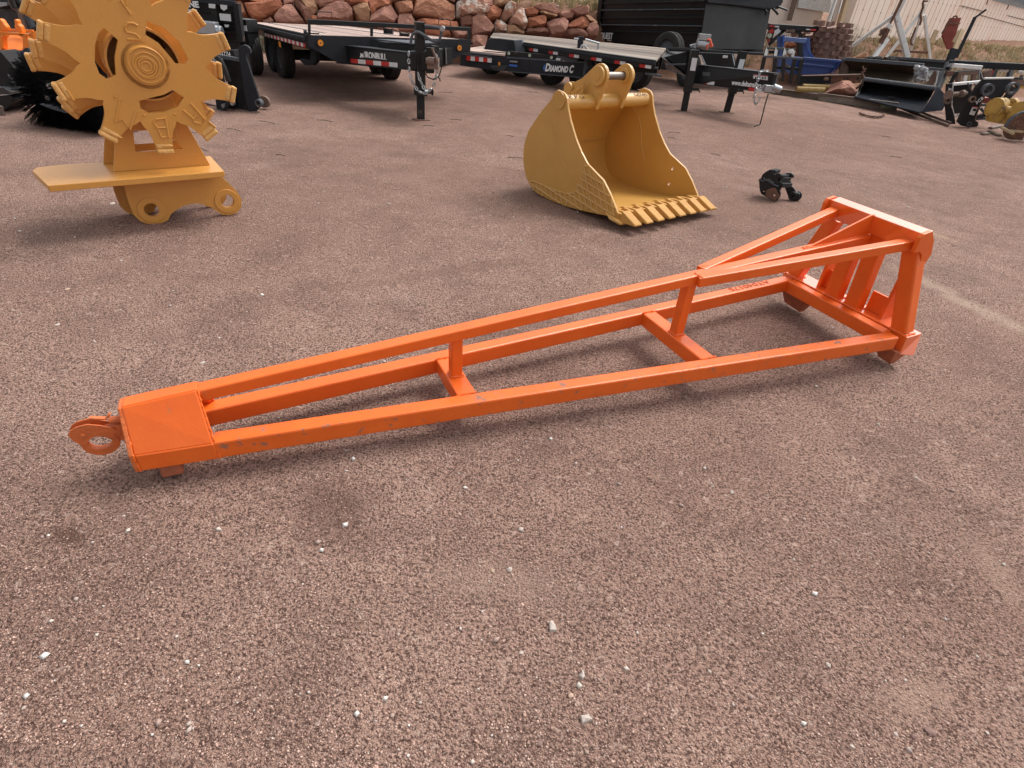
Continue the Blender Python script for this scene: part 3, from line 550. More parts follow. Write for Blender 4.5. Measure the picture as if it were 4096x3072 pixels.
# curved shell
sh = [(1.10, .945)]+back[:-1]+[(.0, .094), (-.10, .105)]; mb = MB(FK); n = len(sh); vs = []
def off(pts, d):
    o = []
    for i, (a, b) in enumerate(pts):
        p, q = pts[max(0, i-1)], pts[min(len(pts)-1, i+1)]; t = Vector((q[0]-p[0], q[1]-p[1])).normalized(); o.append((a-t.y*-d, b-t.x*d) if 0 else (a+t.y*d, b-t.x*d))
    return o
inn = off(sh, .020)
for x in (.027, WK-.027):
    vs += [(x, a+.0, b) for a, b in off(sh, .003)]; vs += [(x, a, b) for a, b in inn]
fs = []
for i in range(n-1):
    fs += [(i, i+1, 2*n+i+1, 2*n+i), (n+i, n+i+1, 3*n+i+1, 3*n+i)]
fs += [(0, n, 3*n, 2*n), (n-1, 2*n-1, 4*n-1, 3*n-1)]
mb.add(vs, fs); mb.build('shell', 'gold2', bk, 'curved back and floor of the bucket', smooth=True)
mb = MB(FK); mb.beam((.027, 1.475, .435), (WK-.027, 1.475, .435), .006, .02); mb.beam((.027, 1.425, .435), (WK-.027, 1.425, .435), .010, .008); mb.build('seam', 'gold2', bk)
# lip and teeth
mb = MB(FK); mb.hexa([(-.045, .02, .075), (-.045, -.13, .062), (WK+.05, -.25, .062), (WK+.05, .02, .075), (-.03, .10, .122), (-.045, -.135, .082), (WK+.05, -.255, .082), (WK+.03, .10, .122)])
mb.build('cutting_lip', 'gold2', bk, bevel=.003)
for i in range(8):
    x = .055+i*1.2/7; mb = MB(FK); a = .062
    mb.hexa([(x-a, -.075, .080), (x+a, -.075, .080), (x+a*.9, .10, .110), (x-a*.9, .10, .110), (x-a, -.07, .150), (x+a, -.07, .150), (x+a*.7, .06, .150), (x-a*.7, .06, .150)])
    mb.hexa([(x-a*.88, -.275, .083), (x+a*.88, -.275, .083), (x+a*1.05, -.078, .076), (x-a*1.05, -.078, .076), (x-a*.74, -.270, .100), (x+a*.74, -.270, .100), (x+a*.84, -.085, .178), (x-a*.84, -.085, .178)])
    mb.hexa([(x-a*.3, -.06, .150), (x+a*.3, -.06, .150), (x+a*.25, .15, .120), (x-a*.25, .15, .120), (x-a*.3, -.055, .166), (x+a*.3, -.055, .166), (x+a*.2, .10, .145), (x-a*.2, .10, .145)])
    mb.build('tooth', 'gold_teeth', bk, bevel=.007)
# tube and ears
mb = MB(FK); mb.cyl((.02, .945, .958), (WK-.02, .945, .958), .068, n=32); mb.build('torque_tube', 'gold2', bk, smooth=True)
for xa, xb in ((-.012, .030), (WK-.03, WK+.012)): mb = MB(FK); mb.cyl((xa, .962, .975), (xb, .962, .975), .080, n=28); mb.build('tube_collar', 'gold2', bk, smooth=True)
ear = [(.856, .895), (.842, .96), (.80, 1.08)]+circ(.885, 1.20, .112, 12, math.radians(200), math.radians(48))[:]
ear = [(.856, .895), (.838, .99), (.80, 1.09)]+[(.885+.112*math.cos(a), 1.20+.112*math.sin(a)) for a in [math.radians(d) for d in range(195, 40, -15)]]+[(1.12, 1.15), (1.22, 1.10)]+[(1.285+.066*math.cos(a), 1.03+.066*math.sin(a)) for a in [math.radians(d) for d in range(70, -80, -25)]]+[(1.20, .93), (1.02, .93)]
for xx in (.425, .795):
    mb = MB(FK); mb.plate(ear, lambda a, b, t: (t, a, b), xx, xx+.036, [circ(.885, 1.20, .040, 18)]); o = mb.build('lifting_ear', 'gold2', bk, bevel=.004)
    so_ = -1 if xx < .6 else 1; xo = xx if so_ < 0 else xx+.036
    mb = MB(FK); mb.cyl((xo, .885, 1.20), (xo+so_*.030, .885, 1.20), .092, n=30); mb.cyl((xo+so_*.029, .885, 1.20), (xo+so_*.036, .885, 1.20), .045, n=24); mb.build('pin_boss', 'gold2', o, bevel=.004); mb = MB(FK); mb.cyl((xo, 1.285, 1.03), (xo+so_*.035, 1.285, 1.03), .060, n=26); mb.build('pin_boss', 'gold2', o, bevel=.004)
    if xx > .6: mb = MB(FK); mb.cyl((xx-.02, .885, 1.20), (xx, .885, 1.20), .075, n=26, hole=.041); mb.build('pin_collar', 'gold2', o, bevel=.003)
    mb = MB(FK); mb.tube([(xx+.018+.03*math.cos(t)*1.0, .945+.072*math.cos(.1)*math.sin(t)*0+.0, .958) for t in (0, 1)], .002, 4)
    mb = MB(FK); mb.tube([(xx+.018, .945+.070*math.cos(a), .958+.070*math.sin(a)) for a in [math.radians(d) for d in range(215, 100, -10)]], .016, 6); mb.build('ear_weld', 'gold2', o)
mb = MB(FK); mb.cyl((.461, .885, 1.20), (.795, .885, 1.20), .036, n=24); mb.build('pin', 'steel', bk, 'bare steel pin between the ears', smooth=True)
mb = MB(FK); mb.plate([(1.02, 1.0), (1.18, 1.0), (1.02, 1.13)], lambda a, b, t: (.410+t, a, b), -.05, -.04); mb.beam((.39, 1.01, 1.11), (.30, 1.13, 1.01), .008, .02); mb.build('stiffener', 'gold2', bk)
# raised wear plate edges and crosshatch beads on the left side
mb = MB(FK); wp = [(1.317, .083), (1.212, .116), (1.058, .12), (.872, .121), (.661, .145), (.537, .211), (.56, .263), (.532, .348), (.494, .477), (.29, .410), (.222, .385), (.10, .285), (0, .18), (-.045, .118), (.2, .068), (.464, .03), (.902, .002), (1.145, .010), (1.24, .03)]
def inside(p, poly):
    c = False; j = len(poly)-1
    for i in range(len(poly)):
        a, b = poly[i], poly[j]
        if (a[1] > p[1]) != (b[1] > p[1]) and p[0] < (b[0]-a[0])*(p[1]-a[1])/(b[1]-a[1])+a[0]: c = not c
        j = i
    return c
for ang, n0, n1 in ((math.radians(8), -30, 40), (math.radians(62), -40, 40)):
    dx, dy = math.cos(ang), math.sin(ang)
    for k in range(n0, n1):
        ox, oy = .6-dy*k*.07, .2+dx*k*.07; run = []
        for i in range(-80, 81):
            p = (ox+dx*i*.014, oy+dy*i*.014)
            if inside(p, wp): run.append((-.004, p[0]+random.uniform(-.002, .002), p[1]+random.uniform(-.002, .002)))
            else:
                if len(run) > 2: mb.tube(run, .0105, 5)
                run = []
        if len(run) > 2: mb.tube(run, .0105, 5)
mb.tube([(-.003, *p) for p in [(1.317, .083), (1.25, .118), (1.212, .120), (1.058, .12), (.872, .119), (.70, .130), (.60, .160), (.53, .205)]], .008, 6)
mb.tube([(-.003, *p) for p in [(1.221, .82), (1.13, .79), (1.056, .747), (.98, .66), (.916, .558), (.84, .48), (.762, .392), (.62, .30), (.521, .216)]], .006, 6)
mb.build('weld_crosshatch', 'gold2', bk)
mb = MB(FK); mb.tube([(WK-.029, *p) for p in [(1.12, .86), (1.0, .78), (.93, .66), (.88, .5), (.80, .34)]], .005, 6); mb.build('inner_weld', 'gold2', bk)
text('scribed_numbers', '14746', 'ink2', bk, FK @ Vector((1.02, .8805, 1.004)), FK.to_3x3() @ Vector((1, 0, 0)), FK.to_3x3() @ Vector((0, .848, .53)), .055, .001, width=.20)
text('scribed_letters', 'R P G', 'ink2', bk, FK @ Vector((.06, .8805, 1.004)), FK.to_3x3() @ Vector((1, 0, 0)), FK.to_3x3() @ Vector((0, .848, .53)), .055, .001, width=.20)
# ================================================================== small black quick coupler
n_ = Vector((-.42, -.9, 0)).normalized(); c0 = Vector((2.90, 6.98, 0)); PL0 = (*n_, n_.dot(c0)); z7 = 350/2212
cp = thing('quick_coupler', 'small black and rusty quick coupler on the gravel behind the boom', 'quick coupler', c0+Vector((.1, .1, 0)))
def cpp(a, b, off=0): return at(2950+a*z7, 650+b*z7, pl=(PL0[0], PL0[1], PL0[2], PL0[3]))-n_*off
lp = [(540, 420), (600, 400), (620, 320), (700, 250), (820, 185), (890, 190), (900, 290), (960, 310), (1010, 275), (1080, 285), (1110, 340), (1110, 385), (1020, 385), (1015, 470), (1110, 490), (1110, 620), (1040, 640), (1090, 800), (1080, 870), (1010, 960), (930, 990), (860, 940), (600, 800), (560, 700)]
def cpo(a, b, off=0): return at(2950+a*z7, 650+b*z7, pl=(PL0[0], PL0[1], PL0[2], PL0[3]-off))
def cplate(name, poly, t0, t1, m, par=cp, lb=None, holes=()):
    mb = MB(); X_ = Vector((-n_.y, n_.x, 0)); o3 = cpo(540, 420, t0)
    def to2(p): q = cpo(*p, t0)-o3; return (q.dot(X_), q.z)
    mb.plate([to2(p) for p in poly], lambda a, b, t: tuple(o3+X_*a+Vector((0, 0, b))-n_*t), 0, t1-t0, [[to2(p) for p in h] for h in holes]); return mb.build(name, m, par, lb, bevel=.004)
cplate('side_plate', lp, 0, .035, 'black_dusty', lb='scuffed side plate with a rusty lower lug', holes=[circ(662, 730, 26, 10), circ(930, 835, 28, 10)])
cplate('side_plate', [(1150, 330), (1200, 290), (1260, 265), (1360, 270), (1430, 330), (1425, 385), (1310, 395), (1310, 470), (1360, 490), (1360, 600), (1420, 640), (1480, 740), (1575, 800), (1560, 900), (1440, 970), (1320, 940), (1280, 860), (1200, 640), (1120, 560), (1110, 390)], .24, .28, 'black')
for p_, q_, w_, h_ in (((880, 230), (1010, 205), .07, .04), ((1070, 340), (1240, 330), .07, .03), ((1030, 430), (1290, 430), .06, .06), ((980, 540), (1230, 540), .16, .05)): mb = MB(); mb.beam(cpo(*p_, .03), cpo(*q_, .24), w_, h_); mb.build('cross_tube', 'black_dusty', cp, bevel=.004)
ext0 = [cpo(*p, .036) for p in ((600, 420), (700, 280), (900, 310), (1080, 420), (1105, 640), (1050, 780), (960, 800), (640, 720))]; n6 = len(ext0); q6 = [p-n_*.205 for p in ext0]; mb = MB(); mb.add([tuple(v) for v in ext0+q6], [tuple(range(n6))[::-1], tuple(range(n6, 2*n6))]+[(i, (i+1) % n6, n6+(i+1) % n6, n6+i) for i in range(n6)]); mb.build('body', 'black', cp, bevel=.005)
mb = MB(); p = cpo(1390, 850, .20); mb.cyl(p, p-n_*.05, .048, n=20, hole=.02); mb.build('pin_boss', 'black_dusty', cp, bevel=.003); mb = MB(); p = cpo(1500, 850, .29); mb.cyl(p+n_*.01, p-n_*.05, .055, n=20); mb.build('pin_boss', 'black_dusty', cp, bevel=.003)
cplate('lug', [(880, 640), (960, 640), (1030, 780), (1080, 860), (930, 985), (860, 930), (700, 850), (720, 700)], -.012, -.001, 'rust', lb='rusty lug', holes=[circ(930, 835, 28, 10)])
mb = MB(); mb.tube([cpp(a, b, -.008) for a, b in ((560, 410), (640, 470), (740, 440), (860, 520), (930, 560), (1040, 600))], .009, 6); mb.tube([cpp(a, b, -.008) for a, b in ((650, 380), (700, 430), (800, 430), (920, 520))], .009, 6); mb.build('edge_rib', 'grey', cp)
# ================================================================== background helpers
def reg(ox, oy, s): return lambda a, b, y: at(ox+a*s, oy+b*s, y=y)
def ext(mb, poly, tv):
    n = len(poly); tv = Vector(tv); P = [Vector(p) for p in poly]; vs = P+[p+tv for p in P]
    return mb.add([tuple(v) for v in vs], [tuple(range(n))[::-1], tuple(range(n, 2*n))]+[(i, (i+1) % n, n+(i+1) % n, n+i) for i in range(n)])
def part(name, m, par, poly, tv, label=None, bevel=.004):
    mb = MB(); ext(mb, poly, tv); return mb.build(name, m, par, label, bevel=bevel)
def bars(name, m, par, segs, w, h=None, label=None, up=(0, 0, 1)):
    mb = MB()
    for p, q in segs: mb.beam(p, q, w, h or w, up)
    return mb.build(name, m, par, label)
def wheel(par, c, ax, R=.39, w=.24, rim='grey'):
    ax = Vector(ax).normalized(); c = Vector(c); sx = ax.orthogonal().normalized(); sy = ax.cross(sx)
    def lathe(prof, n=40):
        mb = MB(); k = len(prof); vs = []
        for i in range(n):
            t = 2*math.pi*i/n; d = sx*math.cos(t)+sy*math.sin(t); vs += [tuple(c+ax*a+d*r) for a, r in prof]
        mb.add(vs, [(i*k+j, i*k+(j+1) % k, ((i+1) % n)*k+(j+1) % k, ((i+1) % n)*k+j) for i in range(n) for j in range(k)]); return mb
    h = w/2
    g_ = [(-h*.8, R*.99), (-h*.5, R), (-h*.48, R-.012), (-h*.42, R-.012), (-h*.4, R), (-.02, R), (-.018, R-.012), (.018, R-.012), (.02, R), (h*.4, R), (h*.42, R-.012), (h*.48, R-.012), (h*.5, R), (h*.8, R*.99)]
    ty = lathe([(-h*.75, R*.55), (-h*.95, R*.62), (-h, R*.80), (-h*.97, R*.92)]+g_+[(h*.97, R*.92), (h, R*.80), (h*.95, R*.62), (h*.75, R*.55)]).build('tyre', 'rubber', par, smooth=True)
    lathe([(-h*.7, R*.56), (-h*.4, R*.50), (-h*.3, R*.2), (-h*.3, .001), (h*.3, .001), (h*.3, R*.2), (h*.4, R*.50), (h*.7, R*.56)]).build('rim', rim, ty, smooth=True)
    return ty
def tape(par, p0, p1, n, h, ups, face, gap=0, frac=.5):
    """alternating red and white reflector pieces along a line, each a thin plate"""
    p0, p1, face = Vector(p0), Vector(p1), Vector(face)
    for i in range(n):
        a = p0.lerp(p1, i/n); b = p0.lerp(p1, (i+1)/n); u = Vector((0, 0, h)); mb = MB(); ext(mb, [a+face, b+face, b+face+u, a+face+u], face*.5); mb.build('reflector', ('red', 'reflwhite')[i % 2], par)
r3, r4, r5, r6, r7 = reg(900, 0, .4521), reg(1700, 0, .3617), reg(2300, 0, .4069), reg(2950, 0, .3013), reg(3400, 0, .3375)
z8, zD, zI1, zI2, zL, zB = reg(2550, 80, .2712), reg(1880, 100, .2351), reg(950, 30, .2260), reg(1400, 30, .2486), reg(700, 0, .2712), reg(0, 0, .3618)
# ================================================================== flatbed trailer with the bull emblem
FL, FR, RL, RR = Vector((-3.86, 10.66, 1.01)), Vector((-1.43, 12.55, 1.03)), Vector((-6.9, 15.2, .82)), Vector((-5.05, 17.07, .81))
ib = thing('flatbed_trailer', 'black flatbed trailer with bleached plank deck and white bull lettering on its tongue', 'flatbed trailer', (-3.6, 13, 0))
def D(u, v, h=0): return FL.lerp(FR, u).lerp(RL.lerp(RR, u), v)+Vector((0, 0, h))
mb = MB()
for i in range(15):
    a, b = .02+i*.064+.004, .02+(i+1)*.064-.002; mb.hexa([D(a, .01, -.035), D(b, .01, -.035), D(b, 1, -.035), D(a, 1, -.035), D(a, .01, random.uniform(-.002, .002)), D(b, .01, 0), D(b, 1, 0), D(a, 1, 0)])
mb.build('deck_boards', 'deck', ib)
for a, b in ((.155, .178), (.62, .66)): mb = MB(); mb.hexa([D(a, .15, -.03), D(b, .15, -.03), D(b, .98, -.03), D(a, .98, -.03), D(a, .15, .004), D(b, .15, .004), D(b, .98, .004), D(a, .98, .004)]); mb.build('steel_strip', 'grey', ib)
for u0, u1 in ((-.012, .014), (.986, 1.012)):
    mb = MB(); mb.hexa([D(u0, 0, -.20), D(u1, 0, -.20), D(u1, 1, -.20), D(u0, 1, -.20), D(u0, 0, .006), D(u1, 0, .006), D(u1, 1, .006), D(u0, 1, .006)]); mb.build('side_channel', 'black_dusty', ib)
    mb = MB(); e = -.030 if u0 < 0 else 1.018; mb.hexa([D(e, 0, -.075), D(e+.012, 0, -.075), D(e+.012, .99, -.075), D(e, .99, -.075), D(e, 0, -.03), D(e+.012, 0, -.03), D(e+.012, .99, -.03), D(e, .99, -.03)])
    for k in range(12): v = .02+k*.085; mb.hexa([D(e, v, -.075), D(-.01 if u0 < 0 else 1.01, v, -.075), D(-.01 if u0 < 0 else 1.01, v+.018, -.075), D(e, v+.018, -.075), D(e, v, -.03), D(-.01 if u0 < 0 else 1.01, v, -.03), D(-.01 if u0 < 0 else 1.01, v+.018, -.03), D(e, v+.018, -.03)])
    mb.build('rub_rail', 'charcoal', ib)
lft = (RL-FL).normalized(); outw = Vector((-lft.y, lft.x, 0))*.008
tape(ib, D(-.014, .01, -.185), D(-.014, .62, -.185), 22, .055, 0, outw)
part('orange_rust_patch', 'rust', ib, [D(-.018, .62, -.19), D(-.018, .97, -.19), D(-.018, .97, -.08), D(-.018, .62, -.08)], outw, 'orange rusted stretch of the side rail')
part('side_marker', 'amber', ib, [D(-.016, .36, -.30), D(-.016, .39, -.30), D(-.016, .39, -.21), D(-.016, .36, -.21)], outw)
fd = (FR-FL).normalized(); fn = Vector((fd.y, -fd.x, 0)); PLH = (fn.x, fn.y, 0, fn.dot(FL)+.015)
hp = lambda a, b: at(900+a*.4521, b*.4521, pl=PLH)
hdr = part('header_plate', 'charcoal', ib, [hp(735, 312), hp(735, 408), hp(985, 548), hp(1120, 560), hp(1900, 575), hp(1960, 555), hp(2120, 470), hp(2165, 425), hp(2176, 365), hp(2176, 350)], -fn*.012)
hdr['label'] = 'front header plate with two round amber lamps'
for a, b in ((840, 378), (2068, 422)):
    c = hp(a, b); mb = MB(); mb.cyl(c, c+fn*.03, .066, n=22, hole=.05); mb.build('lamp_ring', 'rubber', ib); mb = MB(); mb.cyl(c, c+fn*.035, .050, .045, n=20); l_ = mb.build('marker_lamp', 'amber', ib); mb = MB(); mb.cyl(c+fn*.034, c+fn*.04, .014, n=10); mb.build('lamp_centre', 'rust', l_)
rl = [hp(737, 170), hp(2175, 243), hp(2175, 277), hp(740, 214)]; part('front_rail', 'black', ib, rl, -fn*.05)
for a, t_, b_ in ((750, 200, 312), (1302, 240, 322), (2162, 262, 360)):
    part('rail_post', 'black', ib, [hp(a-9, t_), hp(a+9, t_), hp(a+9, b_), hp(a-9, b_)], -fn*.05)
for q in (((862, 175), (862, 113), (990, 118), (996, 180)), ((1946, 235), (1950, 175), (2050, 182), (2056, 238))):
    mb = MB(); mb.tube([hp(*p)-fn*.25 for p in q], .008, 6); mb.build('stake_loop', 'charcoal', ib)
mb = MB(); p = zI1(1170, 450, 10.8); mb.cyl(p, p+Vector((.05, .02, 0)), .05, n=16); mb.beam(p, p+Vector((.22, .12, 0)), .02, .02); mb.build('strap_winch', 'black', ib)
for a, b, y in ((620, 420, 13.2), (880, 495, 12.4)):
    p = zI2(a, b, y); mb = MB(); mb.box(p.x-.09, p.x-.075, p.y-.05, p.y+.05, p.z-.10, p.z+.10); mb.box(p.x+.075, p.x+.09, p.y-.05, p.y+.05, p.z-.10, p.z+.10); mb.box(p.x-.09, p.x+.09, p.y+.03, p.y+.045, p.z-.08, p.z+.08); mb.box(p.x-.16, p.x+.16, p.y-.06, p.y+.06, p.z-.11, p.z-.095); mb.build('spare_mount', 'black', ib)
tg = [r3(985, 398, 11.2), r3(1650, 472, 10.05), r3(1640, 612, 10.05), r3(985, 552, 11.2)]
tb = part('tongue_beam', 'black', ib, tg, (.05, .12, 0), 'left tongue beam with white lettering and red and white reflectors')
part('tongue_flange', 'charcoal', ib, [tg[0]+Vector((-.01, -.03, .0)), tg[1]+Vector((-.01, -.03, 0)), tg[1]+Vector((.12, .2, .0)), tg[0]+Vector((.12, .2, .0))], (0, 0, .012))
part('tongue_flange', 'charcoal', ib, [tg[3]+Vector((-.01, -.03, .0)), tg[2]+Vector((-.01, -.03, 0)), tg[2]+Vector((.12, .2, .0)), tg[3]+Vector((.12, .2, .0))], (0, 0, -.012))
part('tongue_beam', 'black', ib, [r3(1950, 430, 11.8), r3(1780, 450, 10.1), r3(1780, 600, 10.1), r3(1950, 565, 11.8)], (-.1, .05, 0), 'right tongue beam')
td = (tg[1]-tg[0]); tn = Vector((td.y, -td.x, 0)).normalized()*.006
ln = lambda a, b: at(900+a*.4521, b*.4521, pl=(tn.x, tn.y, 0, tn.dot(tg[0]))) + tn
text('lettering', 'IRONBULL', 'lettering', ib, ln(1240, 511), td, (0, 0, 1), .090, .002, 0, .005, width=.56)
mb = MB(); ext(mb, [ln(1197, 507), ln(1205, 485), ln(1200, 470), ln(1212, 476), ln(1222, 476), ln(1228, 466), ln(1226, 486), ln(1238, 510), ln(1226, 500), ln(1222, 512), ln(1214, 498), ln(1208, 512)], tn); mb.build('bull_emblem', 'lettering', ib)
tape(ib, ln(1120, 556), ln(1532, 596), 6, .064, 0, tn)
hd = [r3(1600, 440, 10.0), r3(1775, 440, 9.95), r3(1775, 640, 9.95), r3(1610, 625, 10.0)]
mb = MB(); ext(mb, [hd[0]+Vector((0, 0, -.02)), hd[1]+Vector((0, 0, -.01)), hd[2], hd[3]], (.05, .22, 0)); mb.build('tongue_head', 'black', ib, bevel=.03)
J = Vector((-1.9, 10.02, 0)); jx = Matrix.Translation(J) @ Matrix.Rotation(.5, 4, 'Z')
mb = MB(jx); mb.beam((0, 0, .40), (0, 0, 1.36), .135, .135, (0, 1, 0), .01); mb.build('jack_tube', 'black', ib)
mb = MB(jx); mb.beam((0, 0, .01), (0, 0, .47), .105, .105, (0, 1, 0), .006); mb.build('jack_leg', 'black_dusty', ib)
mb = MB(jx); mb.box(-.12, .12, -.11, .11, .0, .012); mb.build('jack_foot', 'rust', ib)
mb = MB(jx); mb.box(-.085, .085, -.085, .085, .36, .47); mb.cyl((.08, 0, .415), (.2, 0, .415), .03, n=14); mb.cyl((.19, 0, .415), (.205, 0, .415), .055, n=14); mb.build('jack_collar', 'black_dusty', ib, bevel=.004)
mb = MB(); mb.tube([zI2(a, b, 9.9) for a, b in ((980, 590), (985, 500), (1010, 430), (1060, 395), (1110, 400), (1180, 440), (1280, 510), (1340, 540), (1400, 545), (1445, 510), (1465, 440), (1475, 370))], .022, 10); mb.tube([zI2(a, b, 9.95) for a, b in ((1200, 295), (1320, 310), (1480, 345))], .020, 8); mb.build('jack_crank', 'grey', ib, smooth=True)
mb = MB(); p = zI2(1488, 340, 9.9); mb.cyl(p-Vector((0, .05, 0)), p+Vector((0, .05, 0)), .035, n=14); mb.build('crank_joint', 'galv', ib)
tbx = [zI2(430, 530, 10.9), zI2(1390, 590, 10.6), zI2(1380, 605, 10.6), zI2(450, 545, 10.9)]
part('toolbox_lid', 'grey', ib, [zI2(425, 527, 10.95), zI2(1000, 600, 10.35), zI2(1385, 590, 10.5), zI2(1300, 555, 11.0)], (0, 0, .02), 'grey toolbox lid on the tongue')
part('toolbox', 'black', ib, [zI2(455, 545, 11.0), zI2(1040, 610, 10.4), zI2(1040, 720, 10.4), zI2(455, 660, 11.0)], (.35, .3, 0))
part('step_plate', 'charcoal', ib, [zI2(55, 470, 11.3), zI2(460, 520, 11.3), zI2(460, 670, 11.3), zI2(55, 640, 11.3)], (0, .03, 0))
mb = MB(); p = zI2(1340, 900, 9.8); mb.box(p.x-.09, p.x+.08, p.y-.05, p.y+.10, p.z-.075, p.z+.075); mb.cyl(p+Vector((-.10, -.06, .03)), p+Vector((.02, -.06, .03)), .045, n=16); q = zI2(1350, 800, 9.75); mb.beam(q+Vector((-.03, 0, .12)), q+Vector((.06, 0, -.06)), .05, .03); mb.build('coupler', 'brown', ib, bevel=.006)
part('coupler_plate', 'black', ib, [zI2(1220, 640, 9.98), zI2(1350, 650, 9.98), zI2(1350, 1060, 9.98), zI2(1220, 1060, 9.98)], (0, .05, 0))
mb = MB(); chain(mb, [zI2(a, b, 9.8) for a, b in ((945, 690), (945, 800), (945, 930), (960, 1060), (990, 1160), (1040, 1260), (1090, 1340), (1170, 1385), (1250, 1370), (1330, 1290), (1370, 1180), (1400, 1060), (1410, 900), (1390, 760))], .010, .055)
chain(mb, [zI2(a, b, 9.85) for a, b in ((1090, 1050), (1130, 1180), (1200, 1320), (1260, 1360))], .010, .055); mb.build('safety_chain', 'galv', ib)
mb = MB(); mb.tube([zI2(a, b, 9.8) for a, b in ((1350, 670), (1430, 730), (1470, 840), (1470, 980), (1430, 1110), (1340, 1160), (1250, 1120), (1215, 1060))], .010, 6); mb.tube([zI2(a, b, 9.82) for a, b in ((1420, 1120), (1445, 1150), (1450, 1190))], .01, 6); mb.build('brake_cable', 'rubber', ib)
part('breakaway_box', 'black', ib, [zI2(1370, 660, 11.6), zI2(1540, 650, 11.6), zI2(1550, 910, 11.6), zI2(1400, 960, 11.6)], (.1, .1, 0)); bars('box_edge', 'galv', ib, [(zI2(1540, 650, 11.55), zI2(1552, 910, 11.55))], .02)
for c in ((-5.36, 13.25), (-5.86, 14.02), (-3.43, 14.48), (-3.93, 15.25)): wheel(ib, (c[0], c[1], .385), (.8, .6, 0), .39, .25)
for c0_, c1_ in (((-5.36, 13.25), (-3.43, 14.48)), ((-5.86, 14.02), (-3.93, 15.25))):
    mb = MB(); mb.cyl((*c0_, .385), (*c1_, .385), .06, n=12); mb.build('axle', 'black_dusty', ib)
for u in (.32, .68): mb = MB(); mb.hexa([D(u, 0, -.45), D(u+.04, 0, -.45), D(u+.04, 1, -.40), D(u, 1, -.40), D(u, 0, -.06), D(u+.04, 0, -.06), D(u+.04, 1, -.06), D(u, 1, -.06)]); mb.build('frame_rail', 'black', ib)
part('landing_bracket', 'charcoal', ib, [zI1(1290, 700, 11.6), zI1(1400, 770, 11.6), zI1(1390, 950, 11.6), zI1(1320, 1025, 11.6), zI1(1190, 1020, 11.6), zI1(1100, 935, 11.6), zI1(1100, 900, 11.6), zI1(1260, 935, 11.6), zI1(1290, 880, 11.6)], (.05, .08, 0))
# ================================================================== low equipment trailer with white lettering
dc = thing('equipment_trailer', 'low charcoal equipment trailer with silver brand lettering on its front beam, behind the gold bucket', 'equipment trailer', (-.2, 16, 0))
dy = lambda a: 16.1-(a/2212)*.9       # depth along the near side
zd = lambda a, b, e=0: zD(a, b, dy(a)+e)
part('side_beam', 'charcoal', dc, [zd(640, 570), zd(1950, 645), zd(1905, 890), zd(640, 785)], (.02, .12, 0), 'long side beam with lettering')
part('beam_flange', 'grey', dc, [zd(620, 538), zd(1955, 625), zd(1955, 650), zd(620, 566)], (.02, .2, 0))
part('beam_flange', 'grey', dc, [zd(640, 776), zd(1905, 882), zd(1905, 905), zd(640, 800)], (.02, .2, 0))
part('upper_bar', 'black_dusty', dc, [zd(595, 500), zd(625, 442), zd(1460, 515), zd(1475, 610), zd(600, 530)], (.02, .08, 0), 'upper bar with three pale round holes')
for a, b in ((662, 482), (1016, 517), (1385, 552)):
    p = zd(a, b); mb = MB(); mb.cyl(p+Vector((0, -.012, 0)), p+Vector((0, .0, 0)), .034, n=16); mb.build('hole_disc', 'lblgreen', dc)
part('bar_end', 'grey', dc, [zd(1475, 520), zd(1830, 540), zd(1830, 620), zd(1475, 600)], (.02, .08, 0))
part('sticker', 'paper', dc, [zd(1462, 562, -.02), zd(1540, 568, -.02), zd(1538, 605, -.02), zd(1462, 600, -.02)], (0, .01, 0))
part('front_corner', 'charcoal', dc, [zd(445, 535), zd(640, 545), zd(645, 790), zd(420, 775), zd(430, 715)], (.02, .12, 0))
part('side_marker', 'amber', dc, [zd(478, 632, -.02), zd(516, 635, -.02), zd(516, 692, -.02), zd(478, 690, -.02)], (0, .01, 0))
part('side_rail', 'charcoal', dc, [zd(-160, 480), zd(370, 520), zd(440, 530), zd(440, 712), zd(420, 772), zd(-170, 690)], (.02, .12, 0))
for b0 in (505, 545): bars('rub_bar', 'grey', dc, [(zd(-160, b0-55, -.04), zd(365, b0+10, -.04))], .03)
tape(dc, zd(-60, 600, -.03), zd(368, 640, -.03), 6, .10, 0, (0, -.008, 0))
part('step', 'grey', dc, [zd(345, 700, -.15), zd(640, 700, -.05), zd(560, 790, 0), zd(400, 775, 0)], (0, 0, .012))
mb = MB(); a_, b_ = zd(-200, 415), zd(600, 500)
for i in range(6): o_ = Vector((.10, .42, 0))*i; mb.add([tuple(v) for v in (a_+o_, b_+o_, b_+o_+Vector((.09, .39, 0)), a_+o_+Vector((.09, .39, 0)), a_+o_-Vector((0, 0, .04)), b_+o_-Vector((0, 0, .04)), b_+o_+Vector((.09, .39, -.04)), a_+o_+Vector((.09, .39, -.04)))], [(0, 1, 2, 3), (7, 6, 5, 4), (0, 4, 5, 1), (1, 5, 6, 2), (2, 6, 7, 3), (3, 7, 4, 0)])
mb.build('deck_boards', 'deck', dc)
fe = part('fender', 'charcoal', dc, [zD(240, 415, 16.2), zD(295, 240, 16.2), zD(450, 228, 16.2), zD(745, 262, 16.2), zD(780, 440, 16.2), zD(780, 470, 16.2)], (.05, .25, 0), 'grey angular wheel fender')
part('fender_end', 'grey', dc, [zD(745, 262, 16.19), zD(880, 250, 16.3), zD(942, 425, 16.3), zD(942, 470, 16.3), zD(780, 470, 16.19)], (.03, .25, 0), bevel=.01)
mb = MB(); mb.beam(zD(1885, 195, 15.45), zD(1858, 600, 15.45), .13, .13, (0, 1, 0), .01); mb.build('jack_tube', 'charcoal', dc)
